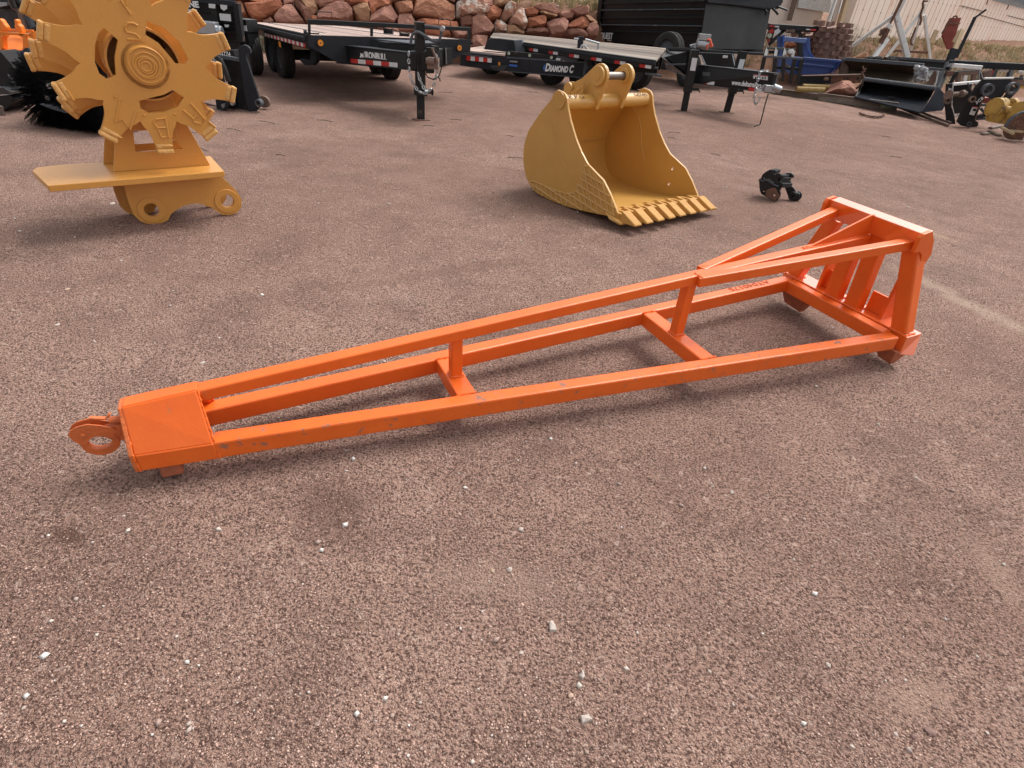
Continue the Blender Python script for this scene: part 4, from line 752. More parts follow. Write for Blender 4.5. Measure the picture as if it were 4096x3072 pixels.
mb = MB(); mb.tube([zD(a, b, 15.3) for a, b in ((1870, 520), (1880, 400), (1905, 350), (1950, 350), (1990, 400), (2060, 460), (2130, 460), (2165, 420), (2185, 330))], .024, 8); mb.tube([zD(a, b, 15.35) for a, b in ((1960, 245), (2080, 280), (2200, 315))], .022, 8); mb.tube([zD(a, b, 15.35) for a, b in ((1770, 235), (1850, 240))], .02, 8); mb.build('jack_crank', 'galv', dc, smooth=True)
part('coupler_plate', 'grey', dc, [zD(1925, 548, 15.3), zD(2118, 545, 15.3), zD(2120, 595, 15.3), zD(2155, 610, 15.3), zD(2150, 680, 15.3), zD(2080, 690, 15.3), zD(2080, 760, 15.3), zD(1980, 760, 15.3), zD(1950, 880, 15.3), zD(1910, 880, 15.3), zD(1945, 620, 15.3)], (.05, .12, 0))
tdd = zd(1900, 640)-zd(700, 570); tnn = Vector((tdd.y, -tdd.x, 0)).normalized()*.012
text('lettering', 'D', 'lettering', dc, zd(1272, 780, -.03), tdd, (0, 0, 1), .155, .002, .25, .010, width=.135)
text('lettering', 'IAMOND', 'lettering', dc, zd(1358, 786, -.03), tdd, (0, 0, 1), .120, .002, .25, .008, width=.45)
text('lettering', 'C', 'lettering', dc, zd(1682, 808, -.03), tdd, (0, 0, 1), .150, .002, .25, .010, width=.105)
part('emblem', 'ltblue', dc, [zd(1240, 735, -.02), zd(1268, 665, -.02), zd(1285, 700, -.02), zd(1270, 775, -.02), zd(1252, 770, -.02)], (0, .01, 0), bevel=0)
part('blue_plate', 'ltblue', dc, [zd(663, 665, -.02), zd(806, 680, -.02), zd(806, 718, -.02), zd(663, 704, -.02)], (0, .01, 0)); part('latch_plate', 'black', dc, [zd(655, 580, -.012), zd(820, 590, -.012), zd(812, 725, -.012), zd(655, 712, -.012)], (0, .01, 0)); part('latch_bar', 'galv', dc, [zd(675, 605, -.02), zd(808, 615, -.02), zd(808, 640, -.02), zd(675, 630, -.02)], (0, .006, 0))
for a, b in ((845, 640), (1008, 640)): bars('tie_rib', 'black', dc, [(zd(a, b-70, -.01), zd(a, b+55, -.01))], .012)
for x_, y_ in ((-1.35, 17.3), (-.55, 17.35), (-1.6, 19.2), (-.8, 19.2)): wheel(dc, (x_, y_, .33), (.1, 1, 0), .34, .2)
# ================================================================== long deck trailer with neck, twin jacks and web address
dl = thing('deckover_trailer', 'long black deck trailer with grey planks, twin jacks and a web address on its neck', 'deckover trailer', (1.5, 16, 0))
qa, qb = Vector((-1.42, 17.3, .845)), Vector((2.37, 13.6, .925)); qc = at(2668, 193, y=15.7); qd = at(1975, 129, y=19.4)
def E2(u, v, h=0): return qa.lerp(qb, u).lerp(qd.lerp(qc, u), v)+Vector((0, 0, h))
mb = MB()
for i in range(12): a, b = i/12+.004, (i+1)/12-.004; mb.hexa([E2(0, a, -.04), E2(1, a, -.04), E2(1, b, -.04), E2(0, b, -.04), E2(0, a, 0), E2(1, a, 0), E2(1, b, 0), E2(0, b, 0)])
mb.build('deck_boards', 'deckgrey', dl)
mb = MB(); mb.hexa([E2(0, -.03, -.17), E2(1, -.03, -.17), E2(1, .0, -.17), E2(0, .0, -.17), E2(0, -.03, -.005), E2(1, -.03, -.005), E2(1, .0, -.005), E2(0, .0, -.005)]); mb.build('side_channel', 'black', dl)
bars('rub_rail', 'charcoal', dl, [(E2(0, -.055, -.06), E2(1, -.055, -.06))], .02, .05)
nn = Vector((qb-qa)).normalized(); no = Vector((nn.y, -nn.x, 0))*.01
for k in range(8):
    for m_, u0, u1 in (('red', 0, .028), ('reflwhite', .029, .057)):
        u = .03+k*.128; part('reflector', m_, dl, [E2(u+u0, -.034, -.165), E2(u+u1, -.034, -.165), E2(u+u1, -.034, -.105), E2(u+u0, -.034, -.105)], no, bevel=0)
for v in (.3, .65): mb = MB(); mb.hexa([E2(0, v, -.36), E2(1, v, -.36), E2(1, v+.05, -.36), E2(0, v+.05, -.36), E2(0, v, -.05), E2(1, v, -.05), E2(1, v+.05, -.05), E2(0, v+.05, -.05)]); mb.build('frame_rail', 'black', dl)
for c in ((.28, 16.1), (1.02, 15.5), (.28+1.5, 17.4), (1.02+1.5, 16.8)): wheel(dl, (c[0], c[1], .40), (.66, .75, 0), .39, .24)
for pts in ((( 665, 640), (822, 665), (812, 682), (655, 655)), ((690, 715), (855, 735), (845, 755), (690, 735))): part('step', 'grey', dl, [r5(a, b, 13.9) for a, b in pts], (0, .06, .0))
# neck
part('neck_panel', 'black', dl, [r5(905, 478, 15.4), r5(1140, 485, 14.6), r5(1110, 760, 14.6), r5(890, 650, 15.0), r5(850, 560, 14.6)], (.1, .1, 0))
bars('neck_brace', 'grey', dl, [(r5(890, 636, 14.3), r5(1090, 632, 14.3)), (r5(890, 660, 14.3), r5(1078, 750, 14.3))], .025)
bars('neck_rail', 'charcoal', dl, [(r5(905, 475, 15.3), r5(1150, 485, 14.0)), (r5(1140, 488, 14.0), r5(1850, 532, 14.7))], .06, .05, 'upper rail of the neck')
part('neck_box', 'black', dl, [r5(1225, 515, 15.2), r5(1560, 530, 15.2), r5(1600, 690, 15.2), r5(1290, 640, 15.2)], (0, .1, 0)); part('sticker', 'paper', dl, [r5(1455, 545, 15.15), r5(1503, 547, 15.15), r5(1500, 572, 15.15), r5(1450, 570, 15.15)], (0, .01, 0))
bars('neck_strut', 'grey', dl, [(r5(1240, 545, 15.1), r5(1285, 645, 14.5)), (r5(1548, 540, 15.1), r5(1570, 650, 14.5))], .02)
part('neck_plate', 'grey', dl, [r5(1290, 645, 14.6), r5(1650, 670, 14.6), r5(1950, 712, 12.9), r5(1830, 712, 13.0)], (0, 0, -.01))
tt = [z8(885, 665, 13.9), z8(2050, 795, 12.8), z8(2000, 1075, 12.8), z8(800, 920, 13.9)]
part('tongue_beam', 'black', dl, tt, (.08, .12, 0), 'near tongue beam with web address')
part('tongue_flange', 'charcoal', dl, [tt[0]+Vector((0, -.04, 0)), tt[1]+Vector((0, -.04, 0)), tt[1]+Vector((.1, .12, 0)), tt[0]+Vector((.1, .12, 0))], (0, 0, .012)); part('tongue_flange', 'charcoal', dl, [tt[3]+Vector((0, -.04, 0)), tt[2]+Vector((0, -.04, 0)), tt[2]+Vector((.1, .12, 0)), tt[3]+Vector((.1, .12, 0))], (0, 0, -.012))
t2 = tt[1]-tt[0]; t3 = Vector((t2.y, -t2.x, 0)).normalized()*.008
l8 = lambda a, b: at(2550+a*.2712, 80+b*.2712, pl=(t3.x, t3.y, 0, t3.dot(tt[0])))+t3
text('lettering', 'www.deltatrailers.com', 'lettering', dl, l8(1388, 952), l8(1860, 1005)-l8(1388, 952), (0, 0, 1), .085, .002, .0, .0035, width=.80)
for p0, p1 in (((925, 938), (1130, 962)), ((1632, 1045), (1865, 1070))): tape(dl, l8(*p0), l8(*p1), 2, .065, 0, t3*.6)
part('warning_label', 'paper', dl, [l8(1715, 800), l8(1930, 822), l8(1922, 890), l8(1708, 862)], t3*.6, bevel=0); part('warning_stripe', 'red', dl, [l8(1718, 801)+t3, l8(1930, 823)+t3, l8(1929, 832)+t3, l8(1717, 811)+t3], t3*.4, bevel=0)
mb = MB()
for a in (1740, 1770, 1800, 1845, 1880): ext(mb, [l8(a, 838)+t3, l8(a+16, 840)+t3, l8(a+14, 872)+t3, l8(a-2, 868)+t3], t3*.4)
mb.build('label_print', 'black', dl)
part('lamp_cluster', 'grey', dl, [l8(960, 765), l8(1075, 770), l8(1072, 830), l8(965, 820)], t3, bevel=0)
for fx_, fy_, tp, lb in ((3.19, 13.72, (2550+850*.2712, 80+440*.2712), 'left neck jack with white label'), (4.25, 14.17, (2550+1560*.2712, 80+460*.2712), 'right neck jack with white label')):
    top = at(*tp, y=fy_); base = Vector((fx_, fy_, 0)); top.x = top.x*.5+(base.x+.10)*.5; top = at(*tp, y=fy_)
    m1 = base.lerp(top, .42)
    mb = MB(); mb.beam(m1, top, .16, .16, (0, 1, 0), .01); jt = mb.build('jack_tube', 'black', dl, lb)
    mb = MB(); mb.beam(base, base.lerp(top, .46), .12, .12, (0, 1, 0), .008); mb.build('jack_leg', 'black_dusty', dl); mb = MB(); mb.box(fx_-.15, fx_+.15, fy_-.1, fy_+.1, 0, .012); mb.build('jack_foot', 'rust', dl)
    mb = MB(); p = base.lerp(top, .36); mb.box(p.x-.08, p.x+.08, p.y-.09, p.y+.08, p.z-.04, p.z+.06); mb.beam(p+Vector((.08, -.02, .02)), p+Vector((.22, -.02, .03)), .06, .05); mb.beam(p+Vector((.2, -.02, .06)), p+Vector((.26, -.02, -.03)), .02, .02); mb.build('jack_latch', 'black', dl)
    p, q = base.lerp(top, .68), base.lerp(top, .88); mb = MB(); ext(mb, [p+Vector((-.05, -.095, 0)), p+Vector((.06, -.095, 0)), q+Vector((.06, -.095, 0)), q+Vector((-.05, -.095, 0))], (0, .006, 0)); mb.build('jack_label', 'paper', jt)
mb = MB(); p = z8(970, 320, 14.1); mb.cyl(p+Vector((-.13, 0, -.05)), p+Vector((.13, 0, -.05)), .10, n=18); mb.box(p.x-.12, p.x+.12, p.y-.08, p.y+.08, p.z+.03, p.z+.14); mb.tube([z8(a, b, 14.1) for a, b in ((840, 400), (780, 400), (775, 380), (830, 365))], .02, 6); mb.cyl(z8(840, 430, 14.1), z8(850, 350, 14.1), .05, n=12); mb.build('winch', 'galv', dl, bevel=.005)
mb = MB(); mb.tube([z8(a, b, 14.0) for a, b in ((1030, 290), (1075, 290), (1085, 340), (1105, 390), (1085, 400), (1065, 350), (1030, 370), (1030, 425))], .02, 6); mb.build('winch_strap', 'orangestrap', dl)
mb = MB(); p = z8(1990, 1020, 12.6); mb.box(p.x-.15, p.x+.05, p.y-.02, p.y+.14, p.z-.06, p.z+.06); mb.cyl(p+Vector((.0, 0, .04)), p+Vector((.16, 0, .0)), .06, n=14); mb.build('pintle_eye', 'galv', dl, bevel=.01)
mb = MB(); chain(mb, [z8(a, b, 12.6) for a, b in ((1950, 760), (1880, 745), (1810, 760), (1785, 850), (1765, 920), (1750, 1000), (1725, 1100), (1722, 1200), (1745, 1250), (1780, 1200), (1805, 1130))], .010, .05); mb.build('safety_chain', 'galv', dl)
mb = MB(); mb.tube([z8(a, b, 12.6) for a, b in ((1930, 1090), (1880, 1250), (1850, 1380))]+[at(3040, 497, z=.02), at(3018, 505, z=.01)], .012, 5); mb.build('cable', 'rubber', dl)
bars('bolt_plate', 'black', dl, [(z8(2030, 800, 12.75), z8(1960, 1080, 12.75))], .10, .06)
# ================================================================== tall black dump box behind
qy = lambda a: 18.0 if a >= 1290 else 18.0+(1290-a)/1290*3.5
Q = lambda a, b, e=0: r5(a, b, qy(a)+e)
qt = thing('dump_trailer', 'tall black dump trailer box with rolled tarp, behind the deck trailer', 'dump trailer', (4, 18.5, 0))
part('side_wall', 'black', qt, [Q(240, -25), Q(1310, -25), Q(1222, 480), Q(195, 400)], (.1, .06, 0), 'long side wall with pressed ribs')
for b0, b1 in ((95, 83), (238, 250)):
    part('side_rib', 'grey', qt, [Q(235, b0, -.10), Q(1278 if b0 < 200 else 1250, b1, -.10), Q(1278 if b0 < 200 else 1250, b1+12, -.10), Q(235, b0+10, -.10)], (0, .12, 0))
for b0, b1 in ((28, 5), (170, 165), (300, 322)):
    part('side_rib', 'black', qt, [Q(235, b0, -.08), Q(1270, b1, -.08), Q(1268, b1+16, -.08), Q(235, b0+14, -.08)], (0, .10, 0))
part('corner_post', 'black', qt, [Q(235, -25, -.12), Q(270, -25, -.12), Q(228, 395, -.12), Q(195, 392, -.12)], (0, .15, 0))
F5 = lambda a, b, e=0: r5(a, b, 18.0+(a-1290)/630*1.2+e)
part('front_wall', 'greysheet', qt, [F5(1290, 30), F5(1925, 80), F5(1850, 490), F5(1222, 480)], (0, .06, 0), 'dull grey front sheet')
mb = MB(); ext(mb, [F5(1290, -25, -.15), F5(2050, -25, -.15), F5(2045, 20, -.15), F5(2000, 88, -.15), F5(1870, 92, -.15), F5(1500, 45, -.15), F5(1310, 30, -.15)], (.1, .4, 0)); mb.build('tarp_housing', 'charcoal', qt, bevel=.02)
mb = MB(); mb.tube([F5(a, b, -.2) for a, b in ((1870, 95), (1885, 120), (1875, 145))], .03, 6); mb.tube([F5(a, b, -.2) for a, b in ((1945, 85), (1975, 115), (1995, 140))], .03, 6); mb.tube([F5(a, b, -.2) for a, b in ((1995, 65), (2050, 85), (2085, 98))], .025, 6); mb.build('tarp_bracket', 'black', qt)
tq = Q(360, 378, -.1)-Q(245, 372, -.1); text('lettering', 'QUEST', 'lettering', qt, Q(246, 378, -.10), tq, (0, 0, 1), .16, .004, 0, .006, width=.48); part('small_lettering', 'paper', qt, [Q(315, 392, -.09), Q(355, 393, -.09), Q(355, 401, -.09), Q(315, 400, -.09)], (0, .01, 0), bevel=0)
p5 = r5(915, 500, 17.6); wheel(qt, tuple(p5), (.75, .66, 0), .44, .28)
wheel(qt, (4.2, 18.6, .42), (.9, .4, 0), .42, .26); wheel(qt, (2.6, 20.6, .42), (.9, .4, 0), .42, .26)
part('underframe', 'black', qt, [Q(210, 395, .3), Q(1230, 478, .3), F5(1850, 488, .3), F5(1850, 520, .3), Q(1230, 540, .3), Q(210, 440, .3)], (0, .6, 0))
# ================================================================== rock wall: every boulder on its own
def rockmat(name, col, col2, pale=None, thr=.55, strata=0):
    return mat(name, col, .92, col2=col2, nscale=1.6, bump=.9, bscale=7, dirt=pale, dscale=2.2, dthr=thr, bdist=.06, detail=10)
MT['rk_red'] = rockmat('red_sandstone', (.44, .165, .085), (.32, .11, .058)); MT['rk_pink'] = rockmat('pink_sandstone', (.42, .21, .155), (.32, .145, .10))
MT['rk_dark'] = rockmat('dark_sandstone', (.26, .12, .08), (.19, .085, .058)); MT['rk_tan'] = rockmat('tan_sandstone', (.44, .25, .15), (.35, .18, .10))
MT['rk_white'] = rockmat('whitewashed_sandstone', (.36, .18, .12), (.30, .14, .09), (.52, .45, .39), .50); MT['rk_cap'] = rockmat('pale_capped_sandstone', (.42, .19, .11), (.34, .15, .085), (.50, .38, .30), .60)
def wpt(px, py): return at(px, py, pl=(-.24, 1, -.42, 19.4))
WN = Vector((-.24, 1, -.42)).normalized()
def boulder(reg_, poly, m, label, thick=.55, bulge=.16, group='boulders of the red rock wall', plane=None, name='boulder', seed=None):
    ox, oy, s = reg_; P = [(plane or wpt)(ox+a*s, oy+b*s) for a, b in poly]; c = sum(P, Vector())/len(P); rg = random.Random(seed or int(poly[0][0]*13+poly[0][1]*7+ox))
    nrm = WN
    # subdivide outline with a little jitter
    O = []
    for i in range(len(P)):
        a, b = P[i], P[(i+1) % len(P)]; k = max(1, int((b-a).length/.09))
        for j in range(k): O.append(a.lerp(b, j/k)+(a-c)*rg.uniform(-.012, .012)*(j > 0))
    n = len(O); tilt = Vector((rg.uniform(-.25, .25), 0, rg.uniform(-.25, .25)))
    rings = [(1.0, thick), (1.03, .0), (1.02, -.07-bulge*.4), (.99, -.12-bulge*.8), (.93, -.14-bulge), (.84, -.15-bulge*1.1), (.72, -.15-bulge*1.15), (.56, -.15-bulge*1.2), (.38, -.15-bulge*1.2), (.18, -.15-bulge*1.2)]
    vs = []; fs = []
    for sc, dep in rings:
        for p in O:
            q = c+(p-c)*sc; d = dep
            if dep < 0: d += (q-c).dot(tilt)*.5+rg.uniform(-.008, .008)
            vs.append(q+nrm*d)
    for _ in range(7):       # flat split faces
        nf = (-nrm+Vector((rg.uniform(-1, 1), 0, rg.uniform(-1, 1)))*.75).normalized(); mx_ = max((v-c).dot(nf) for v in vs[n:]); dd = mx_*rg.uniform(.74, .93)
        for i_ in range(2*n, len(vs)):
            e_ = (vs[i_]-c).dot(nf)-dd
            if e_ > 0: vs[i_] = vs[i_]-nf*e_
    for r_ in range(len(rings)-1): fs += [(r_*n+i, r_*n+(i+1) % n, (r_+1)*n+(i+1) % n, (r_+1)*n+i) for i in range(n)]
    fs += [tuple(range(n))[::-1], tuple(range((len(rings)-1)*n, len(rings)*n))]
    mb = MB(); mb.add([tuple(v) for v in vs], fs); o = mb.build(name, m, loc=(c.x, c.y, 0)); tag(o, label, 'boulder', group)
    b = o.modifiers.new('d', 'DISPLACE'); tx = bpy.data.textures.get('rocktex') or bpy.data.textures.new('rocktex', 'CLOUDS'); tx.noise_scale = .18; b.texture = tx; b.strength = .07; b.mid_level = .5; b.texture_coords = 'GLOBAL'
    return o
A1, A2, A3 = (930, 0, .2260), (1400, 0, .2260), (1850, 0, .2486)
BL = [
(A1, [(-60, -120), (330, -60), (520, -10), (480, 80), (390, 75), (330, 10), (200, 40), (0, 30)], 'rk_red', 'red slab above the capped boulder beside the black dump box'),
(A1, [(35, 60), (160, 55), (215, 110), (262, 260), (235, 295), (120, 290), (40, 230)], 'rk_cap', 'small boulder, red above and pale below, next to the dump box corner'),
(A1, [(240, 110), (470, 100), (560, -30), (800, -40), (915, 120), (905, 180), (780, 270), (520, 365), (400, 355), (290, 250)], 'rk_red', 'large orange red boulder above the rear left deck corner'),
(A1, [(840, -40), (1040, -40), (1070, 90), (1030, 105), (950, 145), (925, 60)], 'rk_pink', 'small pinkish block between the large orange boulder and the slanted slabs'),
(A1, [(790, 290), (960, 140), (1070, 135), (1280, 405), (1100, 460), (790, 430), (745, 345)], 'rk_pink', 'pale pink triangular boulder standing right behind the deck'),
(A1, [(560, 395), (690, 330), (760, 400), (740, 440), (580, 440)], 'rk_dark', 'little dark boulder left of the pink triangular one'),
(A1, [(1070, -50), (1440, -60), (1510, 180), (1440, 290), (1270, 110), (1210, 40), (1160, 95)], 'rk_tan', 'tan slanted slab leaning over a dark one'),
(A1, [(1165, 90), (1215, 45), (1300, 130), (1450, 280), (1440, 360), (1310, 410), (1200, 230), (1080, 60)], 'rk_dark', 'dark brown slanted slab tucked under the tan one'),
(A1, [(1500, -60), (1900, -60), (1905, 50), (1700, 115), (1570, 155), (1500, 100)], 'rk_pink', 'grey pink boulder at the top edge above the left stake loop'),
(A1, [(1520, 230), (1640, 160), (1900, 80), (2060, 110), (2130, 210), (2120, 320), (1960, 380), (1540, 370), (1500, 330)], 'rk_pink', 'wide pink boulder seen through the left stake loop'),
(A1, [(1400, 310), (1500, 320), (1540, 370), (1400, 380)], 'rk_red', 'small red rock wedged at the left end of the front rail'),
(A2, [(-110, -60), (300, -60), (330, 100), (160, 110), (30, 120), (-40, 60)], 'rk_red', 'crumbly red boulder at the top, above the cracked pair'),
(A2, [(-110, 110), (0, 140), (50, 210), (45, 320), (-40, 380), (-100, 370)], 'rk_pink', 'narrow pink boulder left of the tan corner block'),
(A2, [(45, 150), (170, 110), (320, 115), (360, 250), (362, 400), (190, 400), (80, 240)], 'rk_tan', 'tan corner block under the crumbly boulder'),
(A2, [(330, 60), (560, -50), (720, 70), (700, 130), (480, 200), (440, 280), (370, 290), (350, 150)], 'rk_red', 'flaky red boulder above the cracked pink one'),
(A2, [(370, 290), (560, 190), (720, 110), (850, 330), (770, 430), (365, 420)], 'rk_pink', 'cracked pink boulder behind the middle of the front rail'),
(A2, [(700, -60), (1200, -60), (1150, 5), (900, 40), (740, 45)], 'rk_tan', 'flat tan boulder cut by the top edge of the photo'),
(A2, [(800, 95), (1000, 65), (1090, 75), (1110, 180), (1105, 250), (970, 285), (880, 270), (830, 180)], 'rk_cap', 'small boulder with a white upper face, left of the largest boulder'),
(A2, [(870, 300), (1080, 275), (1130, 370), (1180, 470), (1180, 570), (880, 580), (850, 400)], 'rk_pink', 'upright pink block behind the jack tube'),
(A2, [(1110, 280), (1170, 60), (1250, -10), (1560, 0), (1840, 130), (1850, 330), (1760, 400), (1500, 370), (1290, 345)], 'rk_cap', 'largest boulder, orange with a white crest, right of the jack tube'),
(A2, [(1640, -60), (1860, -60), (1855, 75), (1760, 45)], 'rk_dark', 'dark boulder at the top edge above the white crested one'),
(A2, [(1880, 60), (1950, 45), (2240, 70), (2400, 120), (2560, 230), (2440, 300), (2050, 330), (1880, 320)], 'rk_white', 'boulder with a broad whitewashed top above the right stake loop'),
(A2, [(1150, 390), (1500, 400), (1900, 430), (1900, 570), (1750, 560), (1780, 650), (1620, 680), (1300, 640), (1190, 560)], 'rk_red', 'low red boulder seen under the right end of the front rail'),
(A2, [(480, 500), (700, 510), (850, 510), (870, 600), (640, 560), (520, 540)], 'rk_pink', 'low pink rock behind the deck under the front rail'),
(A2, [(1770, 560), (2100, 560), (2110, 600), (2000, 690), (1890, 690), (1830, 620)], 'rk_pink', 'small triangular pink rock at the right rail post'),
(A3, [(-120, -60), (170, -60), (180, 40), (60, 55), (-80, 40)], 'rk_tan', 'tan boulder at the top edge above the whitewashed one'),
(A3, [(190, -60), (490, -60), (495, 90), (460, 130), (330, 125), (230, 80)], 'rk_pink', 'grey pink boulder at the top edge left of the bright orange one'),
(A3, [(500, -60), (690, -60), (722, 70), (700, 100), (600, 130), (500, 120)], 'rk_tan', 'bright orange tan boulder where the grass begins'),
(A3, [(350, 190), (480, 135), (560, 140), (622, 190), (600, 290), (520, 320), (400, 345), (330, 230)], 'rk_red', 'rounded red boulder above the spotted white rock'),
(A3, [(600, 290), (680, 120), (760, 60), (830, 100), (835, 200), (780, 290), (650, 370), (590, 330)], 'rk_white', 'red and white split boulder left of the big pale one'),
(A3, [(740, 370), (840, 220), (930, 145), (975, 165), (1015, 330), (1010, 440), (975, 510), (870, 450), (760, 420)], 'rk_white', 'big pale pointed boulder with white crust'),
(A3, [(500, 420), (540, 350), (620, 370), (690, 440), (690, 530), (600, 540), (510, 530)], 'rk_white', 'white rock with red spots standing at the deck corner'),
(A3, [(120, 330), (230, 270), (330, 290), (410, 370), (500, 480), (430, 560), (260, 570), (150, 600), (140, 440)], 'rk_pink', 'broad layered pink boulder right of the front rail end'),
(A3, [(-40, 300), (120, 320), (140, 440), (-20, 450)], 'rk_dark', 'dark red rock behind the right end of the front rail'),
(A3, [(140, 610), (390, 610), (350, 800), (130, 790)], 'rk_pink', 'square pink block left of the grey fender'),
(A3, [(690, 440), (800, 450), (990, 530), (960, 560), (700, 550)], 'rk_tan', 'low tan wedge under the big pale boulder'),
(A3, [(1020, 440), (1040, 320), (1150, 300), (1290, 285), (1325, 310), (1315, 430), (1220, 455), (1080, 465)], 'rk_red', 'flat topped orange red block right of the big pale boulder'),
(A3, [(1020, 470), (1330, 500), (1370, 560), (1010, 550)], 'rk_dark', 'shaded low rock under the flat topped block'),
(A3, [(1110, 150), (1220, 110), (1380, 120), (1500, 160), (1560, 240), (1500, 265), (1330, 225), (1180, 195)], 'rk_pink', 'long grey pink slab on top, below two white stones'),
(A3, [(1200, 220), (1350, 225), (1510, 275), (1490, 300), (1290, 265)], 'rk_tan', 'thin tan slab under the long grey pink one'),
(A3, [(980, 180), (1110, 160), (1200, 220), (1180, 280), (1020, 280)], 'rk_red', 'broken red rock between the pale boulder and the thin slab'),
(A3, [(1335, 360), (1440, 330), (1600, 320), (1675, 380), (1660, 480), (1620, 570), (1420, 560), (1370, 480)], 'rk_pink', 'large faceted pink boulder behind the long deck'),
(A3, [(1540, 260), (1620, 200), (1780, 240), (1770, 310), (1640, 325), (1560, 300)], 'rk_pink', 'layered pink rock between the top slab and the corner block'),
(A3, [(1670, 420), (1760, 360), (1900, 300), (1970, 330), (2010, 400), (1980, 480), (1890, 505), (1680, 470)], 'rk_red', 'pointed orange red boulder left of the dump box'),
(A3, [(1720, 190), (1840, 155), (1985, 135), (1995, 200), (1980, 260), (1900, 280), (1830, 265)], 'rk_pink', 'angular pink block highest at the right, in the grass'),
(A3, [(1640, 490), (1880, 520), (1990, 590), (1980, 640), (1630, 590)], 'rk_dark', 'long dark boulder low behind the crank of the second jack'),
(A3, [(1990, 420), (2070, 400), (2150, 470), (2140, 620), (2000, 600), (1960, 520)], 'rk_pink', 'layered slanting rock beside the dump box'),
(A3, [(1940, 290), (2040, 300), (2150, 370), (2140, 420), (2000, 370)], 'rk_tan', 'tan rubble rock beside the dump box, near the grass'),
(A3, [(1345, 115), (1400, 100), (1440, 130), (1380, 150)], 'rk_white', 'left one of two small white stones on the rock wall top'),
(A3, [(1450, 120), (1520, 118), (1535, 140), (1460, 145)], 'rk_white', 'right one of two small white stones on the rock wall top'),
]
for r_, p_, m_, lb in BL: boulder(r_, p_, m_, lb)
boulder((2950, 0, .3013), [(1155, 1240), (1260, 1160), (1300, 1105), (1390, 1095), (1430, 1105), (1480, 1180), (1540, 1240), (1550, 1290), (1350, 1290)], 'rk_pink', 'pink boulder lying between the long beam and the rusty beam', thick=.8, bulge=.3, group=None, plane=lambda a, b: at(a, b, y=18.6))
boulder((3400, 0, .1808), [(60, 1300), (130, 1240), (200, 1215), (280, 1225), (310, 1290), (320, 1330), (60, 1330)], 'rk_tan', 'tan boulder behind the rusty bucket rim', thick=.5, bulge=.15, group=None, plane=lambda a, b: at(a, b, y=22.5))
boulder((3000, 0, .1808), [(750, 1010), (800, 960), (910, 970), (930, 1060), (830, 1090), (740, 1060)], 'rk_red', 'red rock glimpsed through the blue frame', thick=.5, bulge=.15, group=None, plane=lambda a, b: at(a, b, y=22.5))
bp = MB(); a_, b_ = at(1060, 220, y=17.6), at(1150, 222, y=17.9); bp.beam(a_, b_+(b_-a_)*1.0, .12, .10); tag(bp.build('board', 'wood', loc=(a_.x, a_.y, 0)), 'pale board lying at the foot of the bank behind the trailer wheel', 'board')
# ================================================================== vegetation
def tuft(mb, c, h, n, spread, seed):
    rg = random.Random(seed)
    for i in range(n):
        a = rg.uniform(0, 6.28); l = h*rg.uniform(.5, 1.1); d = Vector((math.cos(a), math.sin(a), 0)); s = Vector((-d.y, d.x, 0))*h*.03
        b = Vector(c)+d*rg.uniform(0, spread*.4); m = b+d*spread*.35*rg.random()+Vector((0, 0, l*.6)); e = m+d*spread*rg.uniform(.1, .7)+Vector((0, 0, l*.4*rg.uniform(-.2, 1)))
        k = len(mb.v); mb.v += [tuple(b-s), tuple(b+s), tuple(m+s*.8), tuple(m-s*.8), tuple(e)]; mb.f += [(k, k+1, k+2, k+3), (k+3, k+2, k+4)]
MT['strawmix'] = islandmat('dry_grass_blades', [(.50, .40, .25), (.40, .32, .19), (.58, .48, .32), (.30, .27, .15), (.45, .33, .20), (.24, .25, .12)])
MT['sagemix'] = islandmat('sage_blades', [(.26, .27, .19), (.18, .20, .13), (.33, .32, .24), (.14, .16, .09), (.30, .25, .18)])
gs = MB(); rg = random.Random(9)
for i in range(900):
    x = rg.uniform(-2.5, 5.5); dl_ = rg.uniform(.8, 6); y = 19.75+.24*x+dl_; tuft(gs, (x, y, float(bank_z(x, y))-.03), rg.uniform(.25, .5), 16, .2, i)
for i in range(2300):
    x = rg.uniform(6, 26); y = 22.3+.35*(x-9)+rg.uniform(1.2, 5.2)**1.0; tuft(gs, (x, y, float(bank_z(x, y))-.03), rg.uniform(.12, .32), 12, .16, 2000+i)
struct(tag(gs.build('dry_grass', 'strawmix'), 'dry straw coloured grass on the bank behind the yard', 'grass'), 'stuff')
def bush(px, py, y, r_, h, label, m='sagemix', n=700):
    p = at(px, py, y=y); z = max(0, float(bank_z(p.x, y))); c = Vector((p.x, y, z-.05)); mb = MB(); rg = random.Random(int(px))
    t = bpy.data.objects.new('bush', None); COL.objects.link(t); t.location = c; tag(t, label, 'bush')
    for i in range(n):
        a, e = rg.uniform(0, 6.28), rg.uniform(.1, 1.5); rr = rg.random()**.45; p2 = c+Vector((math.cos(a)*math.cos(e)*r_*rr, math.sin(a)*math.cos(e)*r_*rr, math.sin(e)*h*rr+.02)); d = (p2-c).normalized(); d = (d+Vector((rg.uniform(-.6, .6), rg.uniform(-.6, .6), rg.uniform(-.3, .6)))).normalized()*.12*r_*2; s_ = d.orthogonal().normalized()*.007
        k = len(mb.v); mb.v += [tuple(p2-s_), tuple(p2+s_), tuple(p2+d)]; mb.f += [(k, k+1, k+2)]
    mb.build('foliage', m, t); st = MB()
    for i in range(10): a = rg.uniform(0, 6.28); st.tube([c, c+Vector((math.cos(a)*r_*.6, math.sin(a)*r_*.6, h*rg.uniform(.5, .9)))], [.014, .004], 4)
    st.build('stems', 'oldwood', t)
bush(1040, 190, 17.3, .42, .55, 'green grey weed clump at the foot of the rocks left of the trailer wheels')
